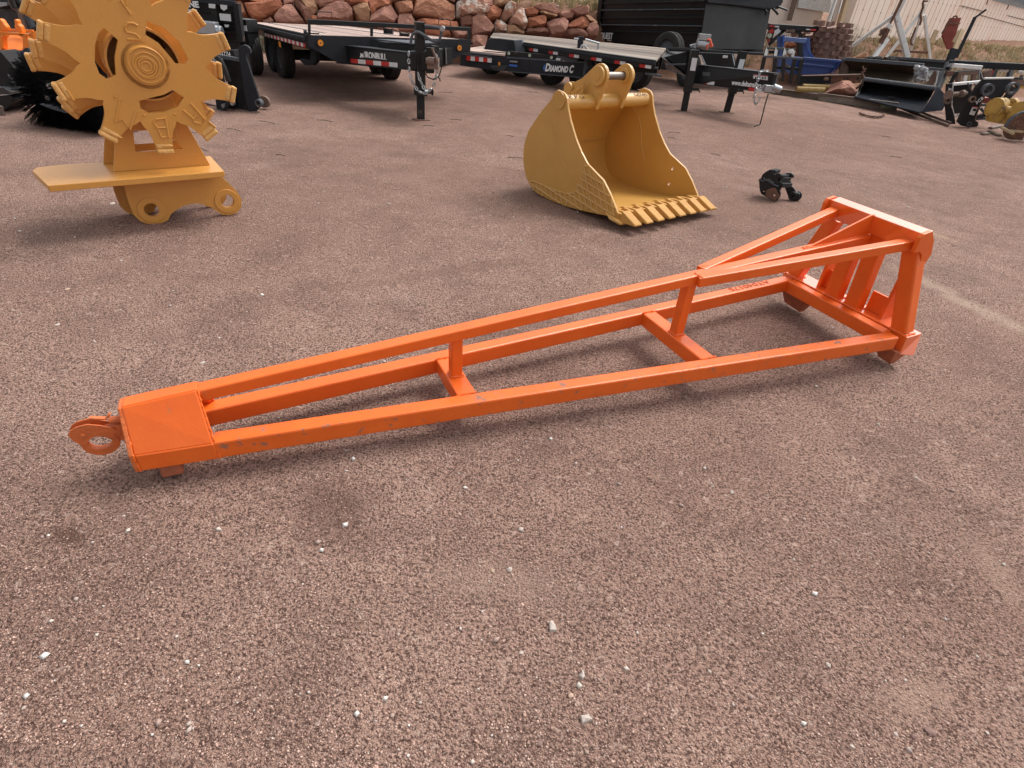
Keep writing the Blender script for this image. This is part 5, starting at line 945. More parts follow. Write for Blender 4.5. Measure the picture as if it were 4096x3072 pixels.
bush(3650, 190, 24.5, .95, .9, 'sage brush between the two white A-frames')
bush(3765, 175, 25.0, .85, 1.2, 'dry tumbleweed bush left of the red panel', 'strawmix')
bush(3190, 80, 27.0, .9, .8, 'low green weeds under the corrugated wall panel'); bush(3410, 150, 25.2, .6, 1.0, 'thin green weed at the right of the drums')
bush(3880, 225, 25.6, .9, .7, 'pale sage brush right of the leaning pole'); bush(4030, 230, 26.5, 1.3, 1.2, 'tall pale weeds at the right edge against the wall', 'strawmix', 1000); bush(3950, 220, 26.5, .9, .8, 'pale weeds below the hanging wire'); bush(2300, 20, 24.0, .9, .8, 'green weeds at the top right of the rock wall')
# ================================================================== concrete building
wd = Vector((.74, .67, 0)).normalized(); wn = Vector((wd.y, -wd.x, 0))     # along, towards the yard
WP0 = Vector((11.3, 25.6, 0)); PLB = (wn.x, wn.y, 0, wn.dot(WP0)); bpnt = lambda a, b, o=0: at(a, b, pl=(wn.x, wn.y, 0, wn.dot(WP0)+o))
MT['plankwall'] = mat('board_marked_concrete', (.88, .76, .66), .9, col2=(.80, .62, .50), nscale=.9, bump=.35, bscale=9, dirt=(.70, .40, .24), dscale=.9, dthr=.57, anis=(1, 1, .35))
MT['jointmat'] = mat('joint_brown', (.34, .25, .19), .9)  # dull brown of the joints between the board marks
MT['plainwall'] = mat('plain_concrete', (.58, .49, .42), .9, col2=(.50, .42, .36), nscale=1.2, bump=.3, dirt=(.30, .20, .15), dscale=1, dthr=.62)
bd = thing('concrete_building', 'pale concrete building with vertical board marks and corrugated panels above the yard', 'building', WP0)
def wall_box(name, m, u0, u1, z0, z1, d0, d1, label=None):
    mb = MB(); a, b = WP0+wd*u0, WP0+wd*u1; mb.hexa([a+wn*d1+Vector((0, 0, z0)), b+wn*d1+Vector((0, 0, z0)), b+wn*d0+Vector((0, 0, z0)), a+wn*d0+Vector((0, 0, z0)), a+wn*d1+Vector((0, 0, z1)), b+wn*d1+Vector((0, 0, z1)), b+wn*d0+Vector((0, 0, z1)), a+wn*d0+Vector((0, 0, z1))]); return mb.build(name, m, bd, label)
wall_box('wall', 'plankwall', 0, 26, -.5, 7, -.3, 0, 'long wall with narrow vertical board marks')
def onwall(name, m, pts, d0, d1, label=None):
    mb = MB(); ext(mb, [bpnt(a, b)+wn*d0 for a, b in pts], wn*(d1-d0)); return mb.build(name, m, bd, label)
mb = MB()
for i in range(44):
    u = .2+i*.55; a = WP0+wd*u+wn*.0; mb.beam(a+Vector((0, 0, -.3)), a+Vector((0, 0, 7)), .014, .012, wn)
mb.build('board_joint', 'jointmat', bd); mb = MB(); rg = random.Random(2)
for i in range(44):
    for z_ in (1.75, 2.35, 2.95, 3.55):
        if rg.random() < .8: a = WP0+wd*(.2+i*.55)+Vector((0, 0, z_+rg.uniform(-.02, .02))); mb.beam(a-wd*.05, a+wd*.05, .02, .022, wn)
mb.build('form_tie', 'oldwood', bd)
onwall('corrugated_sheet', 'grey', [(3975, -30), (4150, 40), (4150, -200), (3975, -200)], .02, .06, 'blue grey corrugated sheet, upper right'); mb = MB()
for i in range(40):
    a = bpnt(3970+i*4.6, -2+i*1.25); mb.beam(a+wn*.07+Vector((0, 0, -.05)), a+wn*.07+Vector((0, 0, 2.0)), .05, .05, wn)
mb.build('corrugation', 'galv', bd)
for q in (((3843, 22), (3930, 44)), ((3920, 60), (4150, 122)), ((4030, 62), (4150, 92)), ((3430, 147), (3520, 155))): mb = MB(); mb.beam(bpnt(*q[0])+wn*.01, bpnt(*q[1])+wn*.01, .02, .03, wn); mb.build('pour_line', 'oldwood', bd)
for q in (((3958, -20), (3945, 18)), ((4037, 15), (4026, 38))): mb = MB(); mb.beam(bpnt(*q[0])+wn*.01, bpnt(*q[1])+wn*.01, .10, .03, wn); mb.build('opening', 'oldwood', bd)
# left section, set back a little, with light corrugated panel, pipes and posts
mb = MB(); a = WP0-wd*8-wn*1.2; b = WP0+wd*.2-wn*1.2; ext(mb, [a+Vector((0, 0, -.5)), b+Vector((0, 0, -.5)), b+Vector((0, 0, 7)), a+Vector((0, 0, 7))], -wn*.3); mb.build('wall', 'plainwall', bd, 'plain wall section at the left')
def bl(a, b, o=-1.2): return at(a, b, pl=(wn.x, wn.y, 0, wn.dot(WP0)+o))
mb = MB(); ext(mb, [bl(3185, 30)+wn*.03, bl(3308, 50)+wn*.03, bl(3345, -120)+wn*.03, bl(3215, -120)+wn*.03], wn*.04); mb.build('corrugated_panel', 'white', bd, 'white ribbed panel'); mb = MB()
for i in range(24): a = bl(3188+i*5.1, 30+i*.84)+wn*.08; mb.beam(a, a+Vector((0, 0, 2.5)), .035, .03, wn)
mb.build('panel_rib', 'white', bd)
for i in range(4): mb = MB(); mb.cyl(bl(3136+i*5.2, 80+i*.8)+wn*.12, bl(3156+i*5.2, -15)+wn*.12+Vector((0, 0, 2.4)), .022, n=8); mb.build('conduit', 'brown', bd)
mb = MB(); mb.beam(bl(3308, 105, .05), bl(3342, 0, .05)+Vector((.0, 0, .0)), .12, .10, wn); a, b = bl(3308, 105, .05), bl(3342, 0, .05); mb.beam(b, b+(b-a), .12, .10, wn); mb.build('downpipe', 'white', bd, 'white downpipe')
a, b = bl(3355, 110, .1), bl(3385, 0, .1); mb = MB(); mb.beam(a-(b-a)*.3, b+(b-a), .28, .12, wn); mb.build('wooden_post', 'wood', bd, 'brown weathered post at the corner')
a, b = bl(3325, 110, .02), bl(3355, 0, .02); mb = MB(); mb.beam(a-(b-a)*.3, b+(b-a), .34, .08, wn); mb.build('pilaster', 'concrete', bd)
# ================================================================== right-hand equipment
R1, R2, R3_, R6, R7 = reg(3000, 0, .1808), reg(3400, 0, .1808), reg(3750, 0, .1567), reg(3700, 250, .18688), reg(3350, 180, .2049)
# white A-frames (jib cranes)
def aframe(label, segs, y, w, name='a_frame', extra=None):
    t = thing(name, label, 'A-frame', at(*segs[0][0][:2], y=y).xy.to_3d()); 
    for (a, b, ya), (c, d, yb), m_, ww in segs:
        mb = MB(); mb.beam(R2(a, b, ya), R2(c, d, yb), ww, ww, (0, 1, 0)); mb.build('leg', m_, t)
    return t
af = thing('a_frame', 'white painted steel A-frame with a rusty hook, in front of the concrete wall', 'A-frame', R2(480, 1330, 22).xy.to_3d())
for p, q, ww, m_ in (((1010, 320, 22), (-10, 1060, 22.4), .10, 'white'), ((1020, 330, 22), (1270, 1280, 21.8), .15, 'white'), ((820, 870, 22), (480, 1330, 21.6), .13, 'white'), ((1190, 0, 22), (1040, 300, 22), .11, 'white')):
    mb = MB(); mb.beam(R2(*p), R2(*q), ww, ww, (0, 1, 0)); mb.build('leg', m_, af)
mb = MB(); mb.beam(R2(1170, -60, 21.9), R2(950, 400, 21.9), .07, .07, (0, 1, 0)); mb.beam(R2(950, 400, 21.9), R2(870, 560, 21.9), .06, .06, (0, 1, 0)); mb.build('rusty_boom', 'rust', af, 'dark rusty boom bar')
mb = MB(); p, q = R2(900, 540, 21.85), R2(800, 650, 21.85); mb.beam(p, q, .16, .05, (0, 1, 0)); mb.build('eye_plate', 'white', af)
mb = MB(); mb.tube([R2(a, b, 21.8) for a, b in ((830, 640), (760, 640), (700, 670), (690, 730), (650, 790))], .045, 8); mb.beam(R2(850, 640, 21.85), R2(670, 960, 21.85), .12, .10, (0, 1, 0)); mb.tube([R2(a, b, 21.8) for a, b in ((700, 660), (740, 700), (730, 780))], .04, 6); mb.build('rusty_hook', 'rust', af)
ag = thing('a_frame', 'second A-frame of chipped white pipe with a red cross bar, nearer the red panel', 'A-frame', R2(1350, 1200, 23.5).xy.to_3d())
for p, q, ww, m_ in (((1600, 240, 23.3), (740, 1350, 23.0), .085, 'white'), ((1590, 250, 23.3), (1290, 1290, 23.6), .07, 'white'), ((1640, 330, 23.3), (1770, 1310, 23.4), .085, 'white'), ((1660, 830, 23.4), (1720, 1310, 23.4), .06, 'wood'), ((1650, 80, 23.3), (1600, 260, 23.3), .08, 'white')):
    mb = MB(); mb.beam(R2(*p), R2(*q), ww, ww, (0, 1, 0)); mb.build('leg', m_, ag)
mb = MB(); mb.beam(R2(900, 1115, 23.1), R2(1710, 1165, 23.4), .07, .07); mb.build('cross_bar', 'rust', ag)
mb = MB(); mb.tube([R2(a, b, 23.2) for a, b in ((1640, 0), (1610, 80), (1620, 160), (1590, 230), (1560, 330), (1580, 450), (1540, 560))], .035, 6); mb.tube([R2(a, b, 23.2) for a, b in ((1460, 600), (1420, 700), (1350, 880), (1350, 960), (1390, 1000))], .03, 6); mb.tube([R2(a, b, 23.2) for a, b in ((1660, 30), (1690, 25), (1720, 20))], .03, 6); mb.build('rusty_chain', 'rust', ag)
# red panel, lumber, leaning pole
rp = thing('red_panel', 'faded red steel panel standing upright in the brush against the wall', 'steel panel', R3_(300, 1250, 25).xy.to_3d())
part('panel', 'redpaint', rp, [R3_(350, 460, 25), R3_(612, 450, 25), R3_(540, 640, 25), R3_(420, 1080, 25), R3_(375, 1250, 25), R3_(260, 1260, 25), R3_(210, 1110, 25), R3_(130, 930, 25), R3_(240, 640, 25)], (0, .10, 0)); bars('frame_edge', 'rust', rp, [(R3_(350, 460, 24.9), R3_(110, 860, 24.9)), (R3_(300, 605, 24.95), R3_(560, 600, 24.95))], .05)
mb = MB(); mb.tube([R3_(a, b, 24.9) for a, b in ((370, 490), (420, 420), (480, 405), (500, 450))], .03, 6); mb.build('handle', 'rust', rp)
for p, q, lb in (((640, 760, 24.6), (330, 1550, 24.0), 'pale lumber plank leaning behind the dark mast'), ((570, 800, 24.8), (420, 1090, 24.6), 'short pale plank beside the red panel'), ((1940/1.0-1750, 690, 24), (80, 940, 24), '')):
    if lb: mb = MB(); a_, b_ = R3_(*p), R3_(*q); mb.beam(a_, b_, .16, .05, (0, 1, 0)); tag(mb.build('plank', 'wood', loc=(a_.x, a_.y, 0)), lb, 'plank')
mb = MB(); a_, b_ = R2(1920, 670, 24.3), R2(1790, 950, 24.2); mb.beam(a_, b_, .17, .05, (0, 1, 0)); tag(mb.build('plank', 'wood', loc=(a_.x, a_.y, 0)), 'pale plank sticking out of the bush left of the red panel', 'plank')
ms = thing('mast_rack', 'long dark steel rack with a bent mast rising from its left end', 'steel rack', R3_(480, 1500, 19.5).xy.to_3d())
mb = MB(); mb.beam(R3_(1240, 245, 19.5), R3_(960, 450, 19.5), .045, .045, (0, 1, 0)); mb.beam(R3_(960, 440, 19.5), R3_(470, 1480, 19.3), .07, .07, (0, 1, 0)); mb.build('bent_mast', 'charcoal', ms)
mb = MB(); mb.beam(R3_(440, 1250, 19.3), R3_(250, 1700, 19.2), .20, .10, (0, 1, 0)); mb.beam(R6(500, 30, 19.0), R6(260, 600, 17.9), .17, .10, (0, 1, 0)); mb.build('upright', 'charcoal', ms, 'wide slanting upright')
mb = MB(); mb.beam(R6(500, 15, 19.0), R6(2400, 110, 18.0), .16, .16, (0, 1, 0), .02); mb.build('top_beam', 'charcoal', ms, 'long horizontal top beam')
for a, b, c, d in ((1530, 90, 1400, 420), (1850, 120, 1790, 330), (560, 60, 480, 140)): mb = MB(); mb.beam(R6(a, b, 18.8), R6(c, d, 18.6), .12, .10, (0, 1, 0)); mb.build('post', 'charcoal', ms)
rg = random.Random(3)
jk = [((600, 65), (1200, 110), .10, 'white', 'pale dented pipe under the top beam'), ((700, 220), (1180, 200), .12, 'brown', 'brown tube behind the frames'), ((720, 260), (700, 440), .10, 'brown', 'upright rusty bracket, left of three'), ((860, 230), (840, 420), .09, 'white', 'upright pale bracket between two rusty ones'), ((1050, 190), (1030, 380), .10, 'brown', 'upright rusty bracket below the pale pipe'), ((1300, 170), (1290, 330), .2, 'brown', 'brown gearbox lump behind the black frame'), ((1180, 190), (1270, 200), .08, 'wood', 'short yellowish block on the rack'), ((1430, 170), (1370, 300), .10, 'redpaint', 'dark red arm on the rack'), ((1600, 165), (1770, 180), .06, 'white', 'white bar end, left of two on the rack'), ((1990, 200), (2200, 220), .06, 'white', 'white bar end, right of two on the rack'), ((1900, 400), (2120, 430), .16, 'brown', 'brown pipe on the rack at the right edge'), ((2080, 270), (1960, 450), .06, 'grey', 'bent grey lever at the right edge'), ((1950, 500), (2200, 520), .10, 'yellow', 'dull yellow bar at the right edge'), ((450, 230), (640, 240), .12, 'rust', 'rusty tube joining the slanting upright')]
for p, q, w_, m_, lb in jk:
    mb = MB(); a_, b_ = R6(*p, 18.4), R6(*q, 18.4); mb.beam(a_, b_, w_, w_, (0, 1, 0)); icorock(mb, a_.lerp(b_, .3), w_*.7, w_*.6, w_*.7, int(p[0]), 1, .2); tag(mb.build('machine_part', m_, loc=(a_.x, a_.y, 0)), lb, 'machine part')
# black skid-steer frames
def flat(name, m_, par, pts, y, th=.05, y2=None, lb=None, R=None):
    R = R or R6; ys = y if callable(y) else (lambda a: y); return part(name, m_, par, [R(a, b, ys(a)) for a, b in pts], (.01, th, 0), lb)
k1 = thing('skid_steer_attachment', 'black attachment with worn white edges, right of the long black grading bucket', 'attachment frame', R6(560, 1330, 15.9).xy.to_3d())
flat('side_arm', 'black_dusty', k1, [(470, 460), (600, 450), (585, 900), (560, 930), (640, 1130), (650, 1310), (600, 1345), (475, 1350), (470, 1230), (440, 880)], 15.9, .07)
bars('worn_edge', 'white', k1, [(R6(602, 440, 15.85), R6(575, 900, 15.85)), (R6(575, 900, 15.85), R6(640, 1180, 15.85))], .016)
bars('top_bar', 'white', k1, [(R6(600, 465, 15.9), R6(1200, 410, 16.6))], .06, label='pale worn top bar'); bars('brace', 'grey', k1, [(R6(915, 440, 16.2), R6(1010, 650, 16.2)), (R6(1045, 420, 16.4), R6(1090, 520, 16.4)), (R6(620, 1180, 16), R6(760, 1090, 16.4)), (R6(650, 200, 16.6), R6(1170, 160, 16.9)), (R6(1160, 165, 16.9), R6(1150, 370, 16.7)), (R6(1175, 170, 16.9), R6(1235, 350, 16.7)), (R6(1235, 350, 16.7), R6(1200, 400, 16.6))], .022)
flat('slanted_plate', 'black_dusty', k1, [(640, 200), (720, 200), (600, 440), (520, 450)], 16.4, .05)
flat('back_sheet', 'black', k1, [(610, 480), (1010, 440), (980, 700), (880, 900), (800, 1080), (640, 1100), (590, 900)], 16.7, .05)
mb = MB(); mb.cyl(R6(500, 690, 15.8), R6(780, 670, 16.0), .055, n=14); mb.cyl(R6(760, 670, 15.9), R6(820, 665, 15.95), .08, n=14); mb.cyl(R6(820, 665, 15.95), R6(885, 655, 16), .04, n=10); mb.cyl(R6(500, 690, 15.75), R6(510, 690, 15.9), .10, n=18); mb.build('hydraulic_cylinder', 'brown', k1)
mb = MB(); c = R6(505, 810, 15.8); mb.cyl(c, c+Vector((0, .06, 0)), .09, n=16, hole=.04); mb.build('lug', 'brown', k1)
k2 = thing('attachment_plate', 'slanting black plate with round boss and safety sticker, left of the yellow coupler', 'attachment plate', R6(950, 1380, 15.3).xy.to_3d())
flat('slanted_arm', 'black_dusty', k2, [(1270, 340), (1310, 360), (1200, 540), (1350, 620), (1300, 700), (1070, 1230), (1080, 1260), (1140, 1290), (1145, 1330), (1110, 1380), (930, 1390), (780, 1350), (700, 1270), (770, 1110), (900, 850), (1100, 520)], 15.4, .08)
flat('face_sheet', 'charcoal', k2, [(1290, 350), (1870, 345), (1840, 460), (1560, 850), (1300, 720), (1180, 530)], 15.9, .04); bars('worn_edge', 'white', k2, [(R6(1270, 340, 15.35), R6(1890, 330, 15.8))], .035); bars('face_edge', 'charcoal', k2, [(R6(1890, 335, 15.9), R6(2090, 345, 16))], .04)
flat('slanted_arm', 'black_dusty', k2, [(1880, 500), (2000, 600), (1780, 830), (1600, 790), (1700, 740)], 15.8, .06)
for a, b, r_ in ((1360, 590, .13), (1900, 560, .13)): mb = MB(); c = R6(a, b, 15.3); mb.cyl(c, c+Vector((0, .10, 0)), r_, n=24, hole=r_*.68); mb.build('boss_ring', 'grey', k2)
mb = MB(); c = R6(960, 1318, 15.33); mb.cyl(c, c+Vector((0, .06, 0)), .05, n=16, hole=.03); mb.build('pin_hole', 'grey', k2); mb = MB(); c = R6(1030, 790, 15.33); mb.cyl(c, c+Vector((0, .06, 0)), .07, n=16, hole=.045); mb.build('pin_hole', 'brown', k2)
flat('sticker', 'paper', k2, [(1020, 940), (1130, 955), (1045, 1135), (940, 1110)], 15.36, .006); flat('sticker_stripe', 'red', k2, [(1022, 938), (1130, 953), (1124, 968), (1018, 955)], 15.35, .004); flat('sticker_picture', 'black', k2, [(1035, 985), (1105, 990), (1080, 1045), (1015, 1035)], 15.35, .004)
q_ = R6(1180, 820, 15.3)-R6(1085, 895, 15.3); text('painted_numbers', '3C8', 'lettering', k2, R6(1095, 900, 15.3), q_, (-.5, 0, .8), .07, .002); text('painted_numbers', '36', 'lettering', k1, R6(470, 610, 15.8), (1, 0, 0), (0, 0, 1), .07, .002)
bars('frame_edge', 'brown', k2, [(R6(1300, 640, 15.35), R6(1180, 920, 15.35)), (R6(1180, 920, 15.35), R6(1070, 1230, 15.35)), (R6(1070, 1240, 15.35), R6(1140, 1290, 15.35))], .016)
rw = thing('folded_frame', 'grey tubular frame lying behind the slanting plate, beside the yellow parts', 'steel frame', R6(1200, 1220, 15.8).xy.to_3d())
bars('tube', 'grey', rw, [(R6(1180, 915, 15.8), R6(1420, 900, 15.8)), (R6(1090, 1210, 15.7), R6(1380, 1190, 15.7)), (R6(1190, 980, 15.8), R6(1370, 1170, 15.6))], .07, .05); flat('red_box', 'redpaint', rw, [(1280, 760), (1520, 745), (1500, 850), (1290, 880)], 16.2, .2); bars('tube', 'black', rw, [(R6(1100, 1160, 15.7), R6(1290, 1120, 15.7))], .10, .08)
yl = thing('yellow_coupler', 'yellow machine coupler with two crossing tubes, at the right edge', 'machine coupler', R6(1700, 1300, 14.8).xy.to_3d())
for p, q, r_ in (((1560, 990, 14.9), (2000, 1060, 14.6), .085), ((1870, 940, 15.1), (2130, 970, 14.9), .06)): mb = MB(); mb.cyl(R6(*p), R6(*q), r_, n=20); mb.build('tube', 'yellow', yl, smooth=True)
for a, b, r_, y in ((1510, 970, .21, 14.9), (1640, 900, .14, 15.0), (1860, 900, .13, 15.1), (2050, 1080, .24, 14.5)): mb = MB(); c = R6(a, b, y); mb.cyl(c-Vector((.05, .02, 0)), c+Vector((.06, .03, 0)), r_, n=28); mb.cyl(c-Vector((.07, .03, 0)), c-Vector((.05, .02, 0)), r_*.7, n=28); mb.build('end_disc', 'yellow', yl, bevel=.01)
flat('base_plate', 'yellow', yl, [(1480, 1080), (1900, 1100), (1890, 1180), (1830, 1350), (1420, 1280)], 14.75, .25)
dr = thing('winch_drum', 'grey and rusty drum with curved guard in the right corner of the yard', 'drum', R6(1980, 1500, 14.0).xy.to_3d())
mb = MB(); c = R6(2080, 1370, 13.9); mb.cyl(c-Vector((.17, .05, 0)), c-Vector((.10, .03, 0)), .27, n=30); mb.cyl(c-Vector((.1, .03, 0)), c+Vector((.5, .1, 0)), .11, n=20); mb.build('drum_body', 'rust', dr); mb = MB(); mb.tube([c+Vector((-.12, -.05, 0))+Vector((math.cos(t)*.0, -.05, math.sin(t)*.30))+Vector((math.cos(t)*.30, 0, 0)) for t in [math.radians(d) for d in range(60, 200, 14)]], .03, 8); mb.build('guard', 'grey', dr)
bars('base_bar', 'wood', dr, [(R6(1640, 1390, 14.0), R6(1760, 1450, 13.9)), (R6(1640, 1395, 14), R6(1900, 1530, 13.7)), (R6(1760, 1460, 13.9), R6(2200, 1490, 13.6))], .05)
for a, b, c, d, lb in ((1380, 1470, 1590, 1560, 'splintered pale timber scrap in front of the yellow coupler'), (1230, 1530, 1340, 1515, 'thin pale stick on the ground below the slanting plate'), (1400, 1400, 1640, 1350, 'flat rusty scrap under the yellow coupler')):
    mb = MB(); p, q = at(3700+a*.18688, 250+b*.18688, z=.03), at(3700+c*.18688, 250+d*.18688, z=.03); mb.beam(p, q, .09, .04, r=.01); tag(mb.build('wood_scrap', 'oldwood', loc=(p.x, p.y, 0)), lb, 'scrap piece')
tag(icorock(MB(), at(4080, 548, z=.05), .09, .09, .10, 5, 2).build('stone', 'brownstone', loc=at(4080, 548, z=0)), 'round brown stone at the right edge below the drum', 'stone')
# long black blade bucket, rusty bucket, far bucket
def bucketlike(name, label, cat, R, y0, y1, prof, m_in, m_end, a0, a1, th=.05):
    """sweep a profile of pixel rows between the left and right ends"""
bb = thing('blade_bucket', 'long clean black grading bucket, open to the front, behind the long beam', 'bucket', R7(1000, 1180, 17.6).xy.to_3d())
L0 = [(520, 660, 18.6), (440, 800, 18.9), (430, 925, 18.6), (330, 1010, 17.6)]; R0 = [(1910, 845, 17.0), (1830, 1000, 17.3), (1760, 1120, 17.0), (1620, 1310, 16.0)]
def strip(name, m_, par, A, B_, th, lb=None):
    mb = MB(); n = len(A); t = Vector(th); vs = A+B_+[p+t for p in A]+[p+t for p in B_]; fs = []
    for i in range(n-1): fs += [(i, i+1, n+i+1, n+i), (2*n+i, 3*n+i, 3*n+i+1, 2*n+i+1)]
    fs += [(0, n, 3*n, 2*n), (n-1, 3*n-1, 4*n-1, 2*n-1)]+[(i, 2*n+i, 2*n+i+1, i+1) for i in range(n-1)]+[(n+i, n+i+1, 3*n+i+1, 3*n+i) for i in range(n-1)]
    mb.add([tuple(v) for v in vs], fs); return mb.build(name, m_, par, lb, smooth=True)
strip('back_sheet', 'black', bb, [R7(*p) for p in L0[:3]], [R7(*p) for p in R0[:3]], (.02, .05, .0), 'curved back sheet')
strip('cutting_plate', 'cutplate', bb, [R7(*p) for p in L0[2:]], [R7(*p) for p in R0[2:]], (0, 0, -.03), 'flat grey cutting plate')
mb = MB(); mb.cyl(R7(520, 668, 18.5), R7(1920, 850, 16.9), .055, n=14); mb.build('top_tube', 'grey', bb, smooth=True)
part('end_plate', 'cutplate', bb, [R7(1945, 820, 16.6), R7(2080, 960, 16.5), R7(2110, 1130, 16.3), R7(2020, 1280, 16.1), R7(1620, 1320, 16.0), R7(1760, 1130, 16.2)], (.05, .03, 0), 'black end plate')
part('end_plate', 'black', bb, [R7(520, 680, 18.6), R7(430, 800, 19.0), R7(340, 1010, 17.7), R7(430, 925, 18.2)], (.04, .03, 0))
mb = MB(); mb.box(-.1, .1, -.02, .02, -.03, .03); p = R7(1030, 1035, 17.4); mb.v = [tuple(Vector(v)+p+Vector((0, -.06, 0))) for v in mb.v]; mb.build('lug', 'black', bb)
rb = thing('rusty_bucket', 'wide bucket with mud brown inside and grey rim, behind the black grading bucket', 'bucket', R7(700, 560, 19.6).xy.to_3d())
strip('back_sheet', 'mud', rb, [R7(120, 290, 20.2), R7(30, 480, 20.6), R7(60, 620, 20.2), R7(200, 720, 19.4)], [R7(1640, 410, 19.2), R7(1560, 560, 19.8), R7(1500, 700, 19.4), R7(1450, 790, 18.6)], (.02, .06, 0), 'mud stained inside')
mb = MB(); mb.beam(R7(100, 295, 20.1), R7(200, 270, 20.1), .05, .08); mb.beam(R7(190, 275, 20.1), R7(1690, 395, 19.1), .10, .09); mb.build('rim', 'grey', rb)
part('end_plate', 'brown', rb, [R7(100, 295, 20.2), R7(210, 420, 20.3), R7(200, 560, 20.3), R7(70, 590, 20.3), R7(10, 560, 20.3), R7(50, 350, 20.3)], (.04, .05, 0))
part('end_plate', 'brown', rb, [R7(1890, 500, 18.9), R7(1940, 510, 18.9), R7(1920, 700, 18.9), R7(1860, 800, 18.9), R7(1720, 790, 18.9), R7(1760, 680, 18.9)], (.04, .05, 0))
pb = MB(); rg = random.Random(8)
for i in range(60): c = R7(rg.uniform(1530, 1720), rg.uniform(440, 690), 19.0+rg.uniform(-.1, .1)); icorock(pb, c, .09, .05, .08, i, 1, .3)
tag(pb.build('plastic_wrap', mat('shiny_wrap', (.10, .10, .11), .2, col2=(.35, .35, .36), nscale=7, bump=.6), loc=R7(1600, 600, 19).xy.to_3d()), 'crumpled shiny black and white plastic wrap hanging on the rusty bucket', 'plastic wrap')
for pts, lb, m_ in (([(1500, 395), (1590, 390), (1580, 410), (1530, 430)], 'white rag on the rim of the rusty bucket', 'paper'), ([(1530, 630), (1700, 670), (1690, 690), (1560, 660)], 'thin white strip under the plastic wrap', 'paper'), ([(1740, 600), (1760, 650), (1800, 680), (1750, 720), (1720, 690)], 'torn pale card beside the plastic wrap', 'paper')):
    mb = MB(); P_ = [R7(a, b, 18.85) for a, b in pts]; ext(mb, P_, (0, .03, 0)); tag(mb.build('rag', m_, loc=P_[0].xy.to_3d()), lb, 'scrap')
fb = thing('dark_bucket', 'big dark bucket with tyres lumps on its rim, farthest of the three buckets', 'bucket', R7(1600, 330, 21).xy.to_3d())
strip('back_sheet', 'black', fb, [R7(990, 245, 21.6), R7(930, 320, 21.8)], [R7(2200, 330, 20.6), R7(2110, 480, 20.6)], (.02, .3, 0)); bars('rim', 'grey', fb, [(R7(990, 240, 21.4), R7(2190, 325, 20.4)), (R7(1720, 455, 20.3), R7(2110, 490, 20.1))], .07)
part('side', 'black', fb, [R7(1720, 470, 20.6), R7(2110, 500, 20.4), R7(1980, 780, 20), R7(1850, 790, 20)], (0, .05, 0)); bars('strut', 'grey', fb, [(R7(2010, 510, 19.8), R7(1950, 760, 19.6)), (R7(1985, 610, 19.8), R7(2110, 640, 19.8))], .035)
for a, b, y, lb in ((610, 275, 21.0, 'dark rubber lump left of the white leg'), (790, 285, 20.9, 'dark rubber lump between the two white legs'), (1080, 310, 20.8, 'dark rubber lump right of the tan leg')):
    p = R7(a, b, y); tag(icorock(MB(), p, .20, .12, .10, a, 2, .1).build('rubber_lump', 'rubber', loc=p.xy.to_3d()), lb, 'rubber lump')
# beams on the ground
lbm = thing('long_beam', 'long grey brown steel beam lying on the ground, with green chalk marks', 'steel beam', r6(1300, 1350, 17.8).xy.to_3d())
part('web', 'beamgrey', lbm, [r6(500, 1180, 18.9), r6(1070, 1235, 18.4), r6(2140, 1370, 17.1), r6(2100, 1480, 17.0), r6(1600, 1400, 17.7), r6(1050, 1330, 18.3), r6(480, 1250, 18.9)], (.05, .10, 0))
part('web', 'beamgrey', lbm, [r6(1070, 1240, 18.3), r6(2140, 1372, 17.0), r6(2110, 1478, 16.95), r6(1070, 1335, 18.2)], (.02, .04, 0), 'greyer half of the beam'); bars('flange', 'beamgrey', lbm, [(r6(500, 1180, 18.85), r6(1080, 1240, 18.35)), (r6(1080, 1235, 18.3), r6(2140, 1368, 17.0))], .10, .02); bars('lower_bar', 'brown', lbm, [(r6(1560, 1430, 17.6), r6(2150, 1520, 16.9))], .16, .10)
part('gusset', 'grey', lbm, [r6(1700, 1440, 17.4), r6(1810, 1350, 17.4), r6(1830, 1460, 17.4)], (0, .02, 0)); mb = MB()
for row, y in ((1392, 17.0), (1412, 17.0)): mb.tube([r6(1905+i*11+random.uniform(-3, 3), row+(i % 3)*9-5+i*1.0, y) for i in range(14)], .008, 5)
mb.build('chalk_marks', 'green', lbm)
mb = MB(); chain(mb, [at(3350+a*.2049, 180+b*.2049, z=.03) for a, b in ((430, 1330), (520, 1370), (640, 1400), (760, 1410), (860, 1395), (920, 1350))], .014, .07); p_ = at(3500, 460, z=0); tag(mb.build('chain', 'rust', loc=p_), 'rusty chain lying in front of the long beam', 'chain')
sb = thing('rusty_beam', 'short rusty flat beam with a hook chain at its right end, behind the pink boulder', 'steel beam', r6(1200, 1050, 18.9).xy.to_3d())
part('web', 'rust', sb, [r6(1240, 995, 19.0), r6(1640, 995, 18.9), r6(1640, 1100, 18.9), r6(1500, 1110, 18.9), r6(1240, 1110, 19.0)], (0, .10, 0)); part('web', 'charcoal', sb, [r6(820, 1010, 19.1), r6(1245, 990, 19.0), r6(1245, 1110, 19.0), r6(810, 1125, 19.1)], (0, .08, 0), 'grey worn left half'); bars('flange', 'brown', sb, [(r6(860, 1005, 19.0), r6(1640, 988, 18.8))], .12, .02)
for a, b in ((1462, 1040), (1598, 1042)): mb = MB(); c = r6(a, b, 18.85); mb.cyl(c, c+Vector((0, .02, 0)), .03, n=12); mb.build('bolt_hole', 'black', sb)
mb = MB(); mb.cyl(r6(1150, 1045, 18.9), r6(1200, 1048, 18.9), .05, n=12); mb.build('stub', 'brown', sb)
